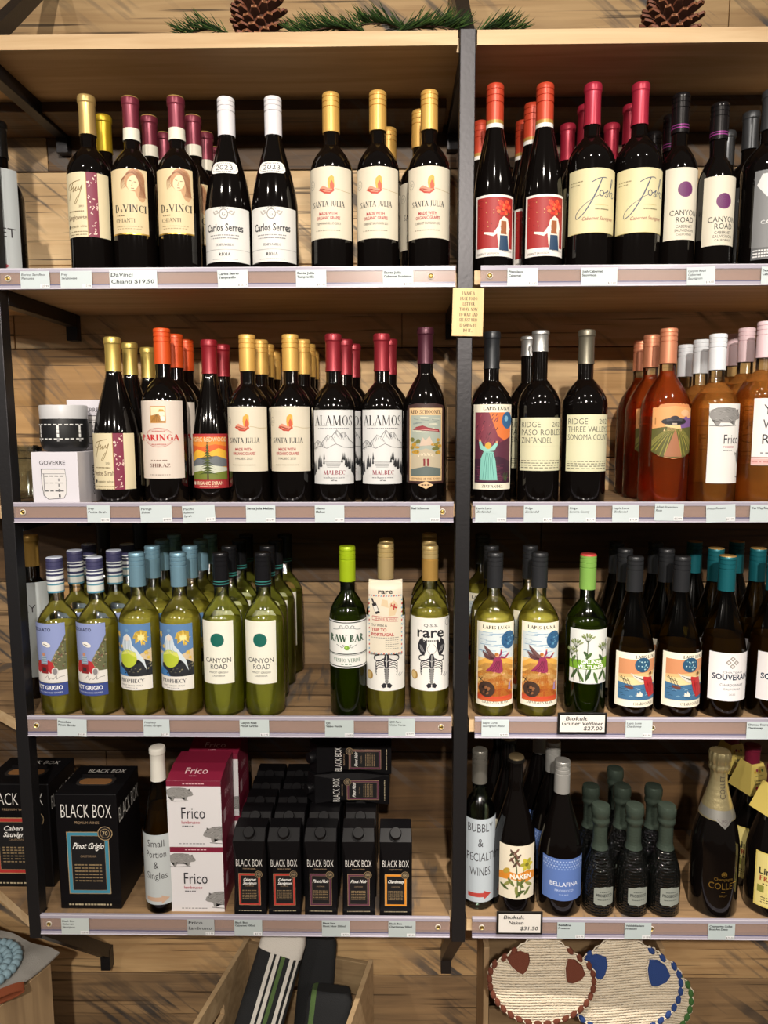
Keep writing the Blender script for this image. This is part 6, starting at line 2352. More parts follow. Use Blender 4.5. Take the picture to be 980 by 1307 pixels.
# ------------------------------------------------------------------ small black cartons with screw caps
def small_meshes(frame, l1, l2):
    w, d, h = .0630, .0560, .170
    ht = .030
    bm = bmesh.new()
    c = .010
    lo = [(-w / 2 + .004, .004), (w / 2 - .004, .004), (w / 2 - .004, d - .004), (-w / 2 + .004, d - .004)]

    def oct_(wx, y0, y1, cc, z):
        return [bm.verts.new(p + (z,)) for p in ((-wx + cc, y0), (wx - cc, y0), (wx, y0 + cc), (wx, y1 - cc), (wx - cc, y1), (-wx + cc, y1), (-wx, y1 - cc), (-wx, y0 + cc))]
    rings = [oct_(w / 2, 0, d, .0012, 0), oct_(w / 2, 0, d, .0012, .012), oct_(w / 2, 0, d, c, .06), oct_(w / 2, 0, d, c, .10), oct_(w / 2, 0, d, .0012, h - ht * .55), oct_(w / 2 - .001, d * .36, d - .001, .0012, h)]
    for A, Bv in zip(rings, rings[1:]):
        for i in range(8):
            bm.faces.new((A[i], A[(i + 1) % 8], Bv[(i + 1) % 8], Bv[i]))
    bm.faces.new(rings[0][::-1])
    bm.faces.new(rings[-1])
    body = mesh_of(bm, 'carton', BOXBLK)
    # printed seal strip along the folded edge
    a = bb_front(w * 1000 * .98, 122, frame, l1, l2, '100')
    pr = a.flat('front_print')
    zs = h - ht * .55
    sl = math.atan2(ht * .55, d * .36)
    bmc = lathe([(.0125, 0), (.0125, .002), (.0112, .0022), (.0112, .011), (.0100, .0125), (0, .0125)], 24)
    cap = mesh_of(bmc, 'screw_cap', BOXBLK, True, 40)
    return body, pr, cap, (0, d * .19, zs + ht * .28), sl, h


SM = {'red': small_meshes('b5332e', 'Cabernet', 'Sauvignon'), 'purple': small_meshes('5c2a44', 'Pinot Noir', None), 'orange': small_meshes('dd8a1e', 'Chardonnay', None)}


def small(kind_, x, y, z, label, rz=0.0, lying=False):
    body, pr, cap, cl, sl, h = SM[kind_]
    o = tag(empty('wine_carton', (x, y, z), rz), label, 'carton', 'small black wine cartons')
    link('carton', body, o)
    link('front_print', pr, o, (0, 0, .066))
    link('screw_cap', cap, o, cl, (PI / 2 - sl if False else sl * 1.0, 0, 0))
    if lying:
        o.rotation_euler = (0, -PI / 2, 0)
    return o


cols_ = [('red', 320, 'first'), ('red', 364, 'second'), ('purple', 410, 'third'), ('purple', 458, 'fourth')]
for c, (kd, px, nm) in enumerate(cols_):
    for r_ in range(5):
        if r_ == 4 and c == 3:
            continue
        yy = .006 + r_ * .0572
        x0, _ = on(px, 1164, ZT[4])
        x = pt(px, 1164, .01)[0] + .0012 * (r_ % 2)
        small(kd, x, yy, ZT[4], '%s framed small black carton, %s column from the left, %s' % (kd, nm, ('in front', 'second row', 'third row', 'fourth row', 'last row')[r_]), rz=(-.02, .03, -.015, .02)[(c + r_) % 4] * .6)
small('orange', pt(505, 1164, .01)[0], .006, ZT[4], 'orange framed small black carton, rightmost of the front row')
LX = pt(497, 1000, .13)[0]
zl = ZT[4] + .1705
small('purple', LX, .112, zl + .0315, 'small black carton lying on its side on top of the standing ones', lying=True)
small('purple', LX + .004, .118, zl + .0315 + .0632, 'topmost small black carton, lying on another carton', lying=True)

# ------------------------------------------------------------------ tumblers and their gift boxes
gx0, gy0 = on(41, 640, ZT[2])
gy0 = .006
gxl, gxr = pt(41, 610, gy0)[0], pt(100, 610, gy0)[0]
gw = gxr - gxl
gh = pt(70, 577, gy0)[1] - ZT[2]
gd = .088


def cup_box(x, y, label, z=0.0):
    o = tag(empty('gift_box', (x, y, ZT[2] + z)), label, 'gift box', 'white tumbler gift boxes')
    bm = bmesh.new()
    box(bm, -gw / 2, gw / 2, 0, gd, 0, gh, 0, .001)
    link('carton', mesh_of(bm, 'carton', M('d9d6de', .5)), o)
    w, h = gw * 1000, gh * 1000
    a = Art()
    a.text('GOVERRE', -4, h * .30, 7.4, '2b2a30', 1, fit=w * .56, b=.004)
    a.poly([(-w * .30, h * .19), (w * .22, h * .19), (w * .24, 0), (w * .23, -h * .28), (w * .17, -h * .37), (-w * .17, -h * .39), (-w * .27, -h * .31), (-w * .30, -h * .1)], '3a3a40', 1)
    a.poly([(-w * .285, h * .175), (w * .215, h * .175), (w * .235, 0), (w * .225, -h * .27), (w * .165, -h * .36), (-w * .165, -h * .38), (-w * .26, -h * .30), (-w * .285, -h * .1)], 'dcd9d8', 2)
    a.rect(-w * .275, h * .09, w * .215, h * .1, '8a888c', 3)
    for yv in (.05, -.08, -.23):
        for k in range(4):
            a.rect(-w * .23 + k * w * .11, h * yv - .9, -w * .23 + k * w * .11 + w * .075, h * yv + .9, '3a3a3e' if yv != -.08 else 'a8a6a8', 3)
    for k in range(4):
        a.rect(w * .06, h * (-.02 - k * .1) - 2.6, w * .10, h * (-.02 - k * .1) + 2.6, ('9a989a', '8a888a', '6a686c', '26262a')[k], 3)
    a.rect(-w * .25, h * -.34, -w * .235, h * .1, '77757a', 3)
    link('front_print', a.flat('front_print'), o, (0, 0, gh / 2))
    a = Art()
    a.rect(gd * 500 - 16, -h * .48, gd * 500 - 1, h * .48, '2a292c', 0)
    a.text('COCKTAIL', gd * 500 - 22, -h * .05, 7, '1e1d20', 0, fit=h * .6, rot=90, b=.03)
    link('side_print', a.flat('side_print'), o, (gw / 2, gd / 2, gh / 2), (0, 0, PI / 2))
    return o


gx = (gxl + gxr) / 2
cup_box(gx, gy0, 'white tumbler gift box in front, black tumbler standing on it')
cup_box(gx + .022, gy0 + gd + .012, 'white tumbler gift box, bottom of the rear stack')
cup_box(gx + .024, gy0 + gd + .012, 'white tumbler gift box, on top of the rear stack', gh + .0005)

R_ = .0425
hc = pt(83, 517, gy0 + .004)[1] - ZT[2] - gh
o = tag(empty('tumbler', (pt(83, 560, gy0 + .045)[0], gy0 + .045, ZT[2] + gh + .0006)), 'black checked tumbler with a white lid standing on a white box', 'tumbler')
hb_ = hc * .70
link('sleeve', mesh_of(lathe([(0, 0), (R_ * .72, 0), (R_ * .84, .002), (R_ * .95, .009), (R_, .018), (R_, hb_ * .8), (R_ * .985, hb_), (R_ * .9, hb_)], 44), 'sleeve', M('1c1c1e', .45), True, 50), o)
link('lid', mesh_of(lathe([(R_ * .9, hb_ - .001), (R_ * .97, hb_ + .0004), (R_ * .985, hc - .003), (R_ * .96, hc), (0, hc)], 44), 'lid', M('c9c9cb', .35), True, 40), o)
a = Art()
for sx in range(-3, 4):
    for yv in (hb_ * 280, -hb_ * 160):
        a.rect(sx * 19 - 7.5, yv - 1.1, sx * 19 - 1.2, yv + 1.1, 'd8d8d6', 0)
        a.rect(sx * 19 + 1.2, yv - 1.1, sx * 19 + 7.5, yv + 1.1, 'd8d8d6', 0)
    if sx % 2:
        for k in range(4):
            a.rect(sx * 19 - 2 + (9.5 if False else 0), hb_ * 200 - k * hb_ * 130 - 3, sx * 19 + 2, hb_ * 200 - k * hb_ * 130 + 3.4, 'e2e2e0' if k < 3 else '8a8a8c', 1)
link('check_print', a.wrap('check_print', R_, hb_ * .55, -.28), o)

# clear glasses standing behind the boxes
gl = clear_glass('glass_thin', 'f0f2f0')
for i, (px, yy) in enumerate(((33, .055), (30, .15))):
    x, _ = pt(px, 600, yy)
    rg = .030
    bm = lathe([(0, 0), (rg * .8, 0), (rg * .86, .003), (rg, .105), (rg * .96, .105), (rg * .82, .012), (0, .010)], 36)
    t = link('drinking_glass', mesh_of(bm, 'drinking_glass', gl, True, 50), loc=(x, yy, ZT[2]))
    tag(t, ('clear drinking glass between the left post and the white gift box', 'clear drinking glass at the back, behind the first clear glass')[i], 'glass', 'clear drinking glasses')


# ================================================================== pine cones and sprigs on top
def pinecone(px, Y, w, h, label, lean):
    bm = bmesh.new()
    r = random.Random(int(px))
    n = 110
    core = [(0, 0), (w * .20, .002), (w * .30, h * .25), (w * .25, h * .6), (w * .10, h * .92), (0, h)]
    lb = lathe(core, 16)
    me = mesh_of(lb, 'c', [])
    bm.from_mesh(me)
    bpy.data.meshes.remove(me)
    for f in bm.faces:
        f.material_index = 1
    for i in range(n):
        t = i / n
        z = h * (.04 + .93 * t)
        prof = math.sin(PI * min(1, (.22 + .78 * t))) ** .7 if t > .3 else .80 + .45 * t
        rad = w / 2 * max(.20, prof)
        a = i * 2.39996
        up = .15 + .75 * t
        ri = rad * .45
        d = Vector((math.cos(a), math.sin(a), 0))
        s = Vector((-math.sin(a), math.cos(a), 0))
        tip = d * rad + Vector((0, 0, z + (rad - ri) * up * .6))
        root = d * ri + Vector((0, 0, z))
        ws = .0085 * (1.15 - .5 * t)
        upv = Vector((0, 0, 1))
        mid = root.lerp(tip, .62)
        P = [root - s * ws * .4 - upv * .001, root + s * ws * .4 - upv * .001, mid + s * ws + upv * -.001, tip + s * ws * .55, tip - s * ws * .55, mid - s * ws + upv * -.001]
        top = [p + upv * (.0022 if k in (0, 1) else .0042 if k in (3, 4) else .0040) for k, p in enumerate(P)]
        lo = [bm.verts.new(p) for p in P]
        hi = [bm.verts.new(p) for p in top]
        bm.faces.new(hi).material_index = 0
        bm.faces.new(lo[::-1]).material_index = 1
        for k in range(6):
            f = bm.faces.new((lo[k], lo[(k + 1) % 6], hi[(k + 1) % 6], hi[k]))
            f.material_index = 2 if k == 3 else 0
        um = tip + upv * .002 + d * .0022      # the little knob at the scale's tip
        v = bm.verts.new(um)
        for k in (3,):
            bm.faces.new((hi[3], hi[4], v)).material_index = 2
            bm.faces.new((lo[4], lo[3], v)).material_index = 2
    x, _ = pt(px, 30, Y)
    o = link('pine_cone', mesh_of(bm, 'pine_cone', [M('7a4630', .6, 0, .3, 300), M('4a2a1c', .7), M('a06a48', .55)]), loc=(x, Y, ZT[0] + .0005), rot=lean)
    return tag(o, label, 'pine cone', 'pine cones on the top shelf')


pinecone(331, .062, .100, .112, 'brown pine cone on the top shelf left of the fir sprigs', (0, 0, 0))
pinecone(857, .075, .106, .108, 'brown pine cone on the top shelf right of the middle post', (0, 0, 1))

NEED = [M('2f4a22', .5), M('46632c', .5), M('22381c', .5)]


def sprig(px0, px1, Y0_, Y1_, lift, n, label, hmax=.075):
    bm = bmesh.new()
    r = random.Random(int(px0))
    a = Vector((pt(px0, 40, Y0_)[0], Y0_, ZT[0] + .006))
    b = Vector((pt(px1, 40, Y1_)[0], Y1_, ZT[0] + .006 + lift))
    pts = []
    for i in range(9):
        t = i / 8
        p = a.lerp(b, t)
        p.z += .010 * math.sin(PI * t)
        pts.append(p - a)
    tube(bm, pts, [.0022 - .0012 * i / 8 for i in range(9)], 6, 3)
    D = (b - a).normalized()
    for i in range(n):
        t = r.uniform(.02, 1)
        k = min(7, int(t * 8))
        p = pts[k].lerp(pts[k + 1], t * 8 - k)
        th = r.uniform(-.1, PI + .1)
        out = Vector((0, math.cos(th), math.sin(th)))
        dr = (D * r.uniform(.5, 1.5) + out * r.uniform(.5, 1.1)).normalized()
        ln = r.uniform(.024, .046)
        q = p + dr * ln
        q.z = max(q.z, -.004)
        s = dr.cross(Vector((0, 1, .3))).normalized() * .0007
        s2 = dr.cross(s).normalized() * .0007
        v = [bm.verts.new(c) for c in (p + s, p + s2, p - s, p - s2)]
        m = p.lerp(q, .7)
        w = [bm.verts.new(c) for c in (m + s, m + s2, m - s, m - s2)]
        e = bm.verts.new(q)
        mi = r.randrange(3)
        for j in range(4):
            bm.faces.new((v[j], v[(j + 1) % 4], w[(j + 1) % 4], w[j])).material_index = mi
            bm.faces.new((w[j], w[(j + 1) % 4], e)).material_index = mi
    o = link('fir_sprig', mesh_of(bm, 'fir_sprig', NEED + [M('4a3220', .7)]), loc=a)
    return tag(o, label, 'sprig', 'fir sprigs on the top shelf')


sprig(296, 236, .020, .022, .000, 130, 'short green fir sprig poking out left of the left pine cone')
sprig(470, 378, .020, .024, .002, 240, 'green fir sprig lying just right of the left pine cone')
sprig(530, 462, .030, .034, .022, 170, 'upright tufted green fir sprig at the middle of the garland')
sprig(500, 588, .022, .018, .002, 240, 'green fir sprig reaching towards the middle post')
sprig(604, 658, .030, .030, .002, 170, 'green fir sprig just right of the middle post')

# ================================================================== below the shelves: crates
W_CR = wood('crate_pine', 'a58a66', 'bfa47e', '7c6244', 0, .3, seed=41)
W_CRV = wood('crate_pine_end', '9c8262', 'b89c76', '74593c', 2, .3, seed=44)
W_CRD = wood('crate_old_pine', '7c6448', '98805e', '4c3a28', 0, .4, seed=47)


def slab(o, name, P0, P1, z0, z1, th, mat, holes=None):
    """upright board from P0 to P1 (x, y), thickness th to the left of travel; optional hand hole"""
    P0, P1 = Vector(P0 + (0,)), Vector(P1 + (0,))
    d = (P1 - P0)
    L = d.length
    d.normalize()
    n = Vector((-d.y, d.x, 0))
    bm = bmesh.new()
    H = z1 - z0
    if holes:
        hw, hh, hz = holes          # half width, half height, centre height from the top
        xs = [0, L / 2 - hw, L / 2 + hw, L]
        zs = [0, H - hz - hh, H - hz + hh, H]
        for i in range(3):
            for j in range(3):
                if i == 1 and j == 1:
                    continue
                box(bm, xs[i], xs[i + 1], 0, th, zs[j], zs[j + 1], 0)
        bmesh.ops.remove_doubles(bm, verts=bm.verts[:], dist=1e-6)
        # drop doubled inner faces
        seen = {}
        for f in list(bm.faces):
            k = tuple(sorted(v.index for v in f.verts))
        bm.verts.index_update()
        for f in list(bm.faces):
            k = tuple(sorted(v.index for v in f.verts))
            seen.setdefault(k, []).append(f)
        for k, fl in seen.items():
            if len(fl) > 1:
                bmesh.ops.delete(bm, geom=fl, context='FACES_ONLY')
    else:
        box(bm, 0, L, 0, th, 0, H, 0, .0012)
    for v in bm.verts:
        p = P0 + d * v.co.x + n * v.co.y
        v.co = (p.x - o.location.x, p.y - o.location.y, z0 + v.co.z - o.location.z)
    bmesh.ops.recalc_face_normals(bm, faces=bm.faces[:])
    return link(name, mesh_of(bm, name, mat), o)


# middle crate, turned a little, open at the top
cz = EYE - 1.19
A1, B1 = Vector((-.352, .262)), Vector((-.050, .195))
side = Vector((-.22, -.975)).normalized()
LN = .36
C1, D1 = A1 + side * LN, B1 + side * LN
ctr = (A1 + B1 + C1 + D1) / 4
o = tag(empty('wooden_crate', (ctr.x, ctr.y, 0)), 'open wooden crate holding striped knitwear, below the left shelves', 'crate', 'wooden crates on the floor')
th = .010
slab(o, 'side_panel', tuple(C1), tuple(A1), .004, cz, -th, W_CR, (.045, .013, .065))
slab(o, 'side_panel', tuple(D1), tuple(B1), .004, cz, th, W_CR, (.045, .013, .065))
for k, (za, zb) in enumerate(((.02, .105), (.115, .20), (cz - .085, cz - .005))):
    slab(o, 'back_slat', tuple(A1 + (B1 - A1).normalized() * .0102), tuple(B1 - (B1 - A1).normalized() * .0102), za, zb, -th, W_CRD)
    slab(o, 'front_slat', tuple(C1 + (B1 - A1).normalized() * .0102), tuple(D1 - (B1 - A1).normalized() * .0102), za, zb, th, W_CRD)
bm = bmesh.new()
q = [A1, B1, D1, C1]
vs0 = [bm.verts.new((p.x * .97 + ctr.x * .03 - ctr.x, p.y * .97 + ctr.y * .03 - ctr.y, .090)) for p in q]
vs1 = [bm.verts.new((v.co.x, v.co.y, .100)) for v in vs0]
bm.faces.new(vs0)
bm.faces.new(vs1[::-1])
for i in range(4):
    bm.faces.new((vs0[i], vs0[(i + 1) % 4], vs1[(i + 1) % 4], vs1[i]))
bmesh.ops.recalc_face_normals(bm, faces=bm.faces[:])
link('bottom', mesh_of(bm, 'bottom', W_CRD), o)

# folded knitted lengths standing in the crate
KB = M('17181a', .9, 0, .5, 500)
KW = M('c9c4bc', .9, 0, .5, 500)
KG = M('4a6234', .9, 0, .5, 500)


def roll(name, base, top, wv, th, stripes, label, group, white_top=0.0):
    """folded cloth standing up: a soft-edged thick slab with lengthwise stripes"""
    base, top = Vector(base), Vector(top)
    ax = top - base
    H = ax.length
    ax.normalize()
    u = Vector((1, 0, 0))
    u = (u - ax * u.dot(ax)).normalized()
    n = ax.cross(u).normalized()
    if n.y > 0:
        n = -n
    edges = [-1.0] + [e for e, _ in stripes] + [1.0]
    cols = [KB] if not stripes else None
    mats = [KB, KW, KG]
    sec = []
    N = 40
    for i in range(N):
        a = 2 * PI * i / N
        ca, sa = math.cos(a), math.sin(a)
        sec.append((wv / 2 * math.copysign(abs(ca) ** .45, ca), th / 2 * math.copysign(abs(sa) ** .6, sa)))
    bm = bmesh.new()
    rows = 14
    rings = []
    for j in range(rows + 1):
        t = j / rows
        k = 1 - .15 * max(0, t - .93) / .07
        rings.append([bm.verts.new(base - base + ax * H * t + u * x * (1 + .02 * math.sin(5 * t)) * k - n * -1 * y * k) for x, y in sec])
    for j in range(rows):
        for i in range(N):
            f = bm.faces.new((rings[j][i], rings[j][(i + 1) % N], rings[j + 1][(i + 1) % N], rings[j + 1][i]))
    bm.faces.new(rings[0][::-1])
    bm.faces.new(rings[-1])
    # stripes by cutting the front along the length
    for e, _ in stripes:
        bmesh.ops.bisect_plane(bm, geom=bm.verts[:] + bm.edges[:] + bm.faces[:], plane_co=u * (e * wv / 2), plane_no=u, dist=1e-5)
    if white_top:
        bmesh.ops.bisect_plane(bm, geom=bm.verts[:] + bm.edges[:] + bm.faces[:], plane_co=ax * (H - white_top), plane_no=ax, dist=1e-5)
    for f in bm.faces:
        c = f.calc_center_median()
        x = c.dot(u) / (wv / 2)
        mi = 0
        for (e, m) in stripes:
            if x > e:
                mi = m
        if white_top and c.dot(ax) > H - white_top:
            mi = 1
        f.material_index = mi
    bmesh.ops.recalc_face_normals(bm, faces=bm.faces[:])
    ob = link(name, mesh_of(bm, name, mats, True, 50), loc=base)
    return tag(ob, label, 'knitwear', group)


zc = .1025
STp = [(-.36, 1), (-.20, 0), (-.10, 1), (.06, 0), (.14, 2), (.30, 0), (.50, 1), (.66, 0), (.78, 1), (.88, 0)]
xt, zt3 = pt(366, 1186, .135)
xb, zb3 = pt(330, 1307, .02)
dirv = Vector((xt - xb, .115, zt3 - zb3))
k_ = (zb3 - zc) / dirv.z
base_ = Vector((xb, .02, zb3)) - dirv * k_
roll('knit_sock', (-.333, .030, zc), (xt + .003, .135, zt3 + .01), .098, .050, STp, 'black knitted roll with white and green stripes and white top in crate', 'knitted rolls in the crate', white_top=.052)
xt, zt3 = pt(408, 1196, .185)
roll('knit_sock', (-.19, .13, zc), (xt, .190, zt3), .080, .045, [], 'plain black knitted roll at the back of the crate', 'knitted rolls in the crate')
xt, zt3 = pt(420, 1252, .12)
roll('knit_sock', (-.16, .02, zc), (xt + .006, .10, zt3), .095, .050, [(-.82, 2), (-.60, 0)], 'black knitted roll with a green edge, right front in crate', 'knitted rolls in the crate')

# left crate with a grey cloth and a felted coil on it
cz2 = EYE - 1.125
A2 = Vector((-.728, .095))
dv = Vector((-.375, -.925)).normalized()
lv = Vector((-.925, .375)).normalized()
P = [A2 + dv * .34, A2, A2 + lv * .34, A2 + dv * .34 + lv * .34]
ctr = sum(P, Vector((0, 0))) / 4
o = tag(empty('wooden_crate', (ctr.x, ctr.y, 0)), 'pale wooden crate at bottom left with a grey cloth on it', 'crate', 'wooden crates on the floor')
slab(o, 'side_panel', tuple(P[0]), tuple(P[1]), .004, cz2, .012, W_CRV)
slab(o, 'side_panel', tuple(P[2]), tuple(P[3]), .004, cz2, .012, W_CRV)
slab(o, 'end_panel', tuple(P[1] + lv * .0125), tuple(P[2] - lv * .0125), .004, cz2, .012, W_CRV)
slab(o, 'end_panel', tuple(P[3] - lv * .0125), tuple(P[0] + lv * .0125), .004, cz2, .012, W_CRV)
bm = bmesh.new()
q = [P[1] + lv * .013 + dv * .013, P[0] + lv * .013 - dv * .013, P[3] - lv * .013 - dv * .013, P[2] - lv * .013 + dv * .013]
lo = [bm.verts.new((p.x - ctr.x, p.y - ctr.y, cz2 - .020)) for p in q]
hi = [bm.verts.new((p.x - ctr.x, p.y - ctr.y, cz2 - .010)) for p in q]
bm.faces.new(lo)
bm.faces.new(hi[::-1])
for i in range(4):
    bm.faces.new((lo[i], lo[(i + 1) % 4], hi[(i + 1) % 4], hi[i]))
bmesh.ops.recalc_face_normals(bm, faces=bm.faces[:])
link('top_panel', mesh_of(bm, 'top_panel', W_CR), o)

# grey cloth, a little crumpled, lying over the crate's top
bm = bmesh.new()
N = 26
rr = random.Random(3)
grid = []
for i in range(N + 1):
    row = []
    for j in range(N + 1):
        s_, t_ = i / N, j / N
        p = A2 + lv * (-.004 + .335 * s_) + dv * (-.02 + .33 * t_)
        z = cz2 + .0095 + .004 * math.sin(7 * s_ + 3 * t_) * math.sin(5 * t_) ** 2 + .003 * math.sin(19 * s_ - 11 * t_) + .004
        row.append(bm.verts.new((p.x, p.y, z)))
    grid.append(row)
for i in range(N):
    for j in range(N):
        bm.faces.new((grid[i][j], grid[i + 1][j], grid[i + 1][j + 1], grid[i][j + 1]))
bmesh.ops.recalc_face_normals(bm, faces=bm.faces[:])
if bm.faces[0].normal.z < 0:
    bmesh.ops.reverse_faces(bm, faces=bm.faces[:])
bmesh.ops.solidify(bm, geom=bm.faces[:], thickness=.004)
cl_ = link('cloth', mesh_of(bm, 'cloth', M('9a9690', .85, 0, .4, 500), True, 50))
tag(cl_, 'grey cloth lying on the pale crate at bottom left', 'cloth')

# felted rope coil
cx_, cy_ = on(-24, 1238, cz2 + .02)
bm = bmesh.new()
rr = random.Random(6)
nturn = 4
for ringi in range(nturn):
    R2 = .012 + ringi * .0155
    n = max(5, int(2 * PI * R2 / .0125))
    for k in range(n):
        a = 2 * PI * k / n + ringi * .4
        M4 = Matrix.Translation((R2 * math.cos(a), R2 * math.sin(a), .0085)) @ Matrix.Rotation(a + .35, 4, 'Z') @ Matrix.Diagonal((.0088, .0078, .0085, 1))
        bmesh.ops.create_icosphere(bm, subdivisions=2, radius=1.0, matrix=M4)
tl = link('coiled_trivet', mesh_of(bm, 'coiled_trivet', M('7e98a4', .9, 0, .6, 400), True), loc=(cx_, cy_, cz2 + .0185), rot=(0, 0, 0))
tag(tl, 'grey blue felted coil trivet on the grey cloth, cut by photo edge', 'trivet')
tl.scale = (1.15, 1.15, 1.15)

# looped leather strap at the crate's edge
sx, sz = pt(12, 1273, -.06)
bm = bmesh.new()
pts = []
for i in range(25):
    a = -PI * .5 + PI * i / 24
    pts.append((.030 * math.cos(a) * 1.0, 0, .008 * math.sin(a)))
L0 = [(-.05, 0, -.008)] + pts + [(-.05, 0, .008)]
v0 = [bm.verts.new((x, -.010, z)) for x, y, z in L0]
v1 = [bm.verts.new((x, .010, z)) for x, y, z in L0]
for i in range(len(L0) - 1):
    bm.faces.new((v0[i], v0[i + 1], v1[i + 1], v1[i]))
bmesh.ops.recalc_face_normals(bm, faces=bm.faces[:])
bmesh.ops.solidify(bm, geom=bm.faces[:], thickness=.0022)
xx, yy = on(10, 1272, cz2 + .02)
st = link('leather_strap', mesh_of(bm, 'leather_strap', M('80432a', .5, 0, .2, 300), True, 50), loc=(xx, yy, cz2 + .027), rot=(math.radians(8), math.radians(-6), math.radians(28)))
tag(st, 'looped tan leather strap lying on the grey cloth at bottom left', 'strap')

# right crate with the crochet pieces
cz3 = EYE - 1.150
xa = pt(624, 1262, .10)[0]
o = tag(empty('wooden_crate', (xa + .18, .13, 0)), 'wooden crate under the crochet hens, below the right shelves', 'crate', 'wooden crates on the floor')
slab(o, 'side_panel', (xa, .185), (xa, .305), .004, cz3 + .0, -.012, W_CRV)
slab(o, 'side_panel', (xa + .40, .185), (xa + .40, .305), .004, cz3 + .0, .012, W_CRV)
for k, (za, zb) in enumerate(((.02, .10), (.115, .20))):
    slab(o, 'front_slat', (xa + .0125, .185), (xa + .3875, .185), za, zb, .010, W_CRD)
for k, (za, zb) in enumerate(((.02, .10), (.115, .20), (.215, cz3 - .004))):
    slab(o, 'back_slat', (xa + .0125, .294), (xa + .3875, .294), za, zb, .010, W_CRD)
bm = bmesh.new()
box(bm, xa + .0125 - o.location.x, xa + .3875 - o.location.x, .197 - .13, .292 - .13, .004, .014)
link('bottom', mesh_of(bm, 'bottom', W_CRD), o)


# crochet hen mats
def yarn(name, c1, c2, scale=230):
    m, N, L, b = new_mat(name)
    tc = N.new('ShaderNodeTexCoord')
    w = N.new('ShaderNodeTexWave')
    w.bands_direction = 'Z'
    w.inputs['Scale'].default_value = 62
    w.inputs['Distortion'].default_value = 1.2
    w.inputs['Detail'].default_value = 1
    w.inputs['Detail Scale'].default_value = 6
    v = N.new('ShaderNodeTexVoronoi')
    v.inputs['Scale'].default_value = scale
    L.new(tc.outputs['Object'], w.inputs['Vector'])
    L.new(tc.outputs['Object'], v.inputs['Vector'])
    mx = N.new('ShaderNodeMixRGB')
    mx.inputs[1].default_value = rgb(c1)
    mx.inputs[2].default_value = rgb(c2)
    mu = N.new('ShaderNodeMath')
    mu.operation = 'MULTIPLY'
    L.new(w.outputs['Fac'], mu.inputs[0])
    L.new(v.outputs['Distance'], mu.inputs[1])
    m2 = N.new('ShaderNodeMath')
    m2.operation = 'MULTIPLY'
    m2.inputs[1].default_value = 1.6
    L.new(mu.outputs[0], m2.inputs[0])
    L.new(m2.outputs[0], mx.inputs[0])
    L.new(mx.outputs[0], b.inputs['Base Color'])
    b.inputs['Roughness'].default_value = .9
    bp = N.new('ShaderNodeBump')
    bp.inputs['Strength'].default_value = .9
    bp.inputs['Distance'].default_value = .004
    bp.invert = True
    L.new(mu.outputs[0], bp.inputs['Height'])
    L.new(bp.outputs['Normal'], b.inputs['Normal'])
    return m


Y_CREAM = yarn('yarn_cream', 'ddcdb2', 'f0e6d2')


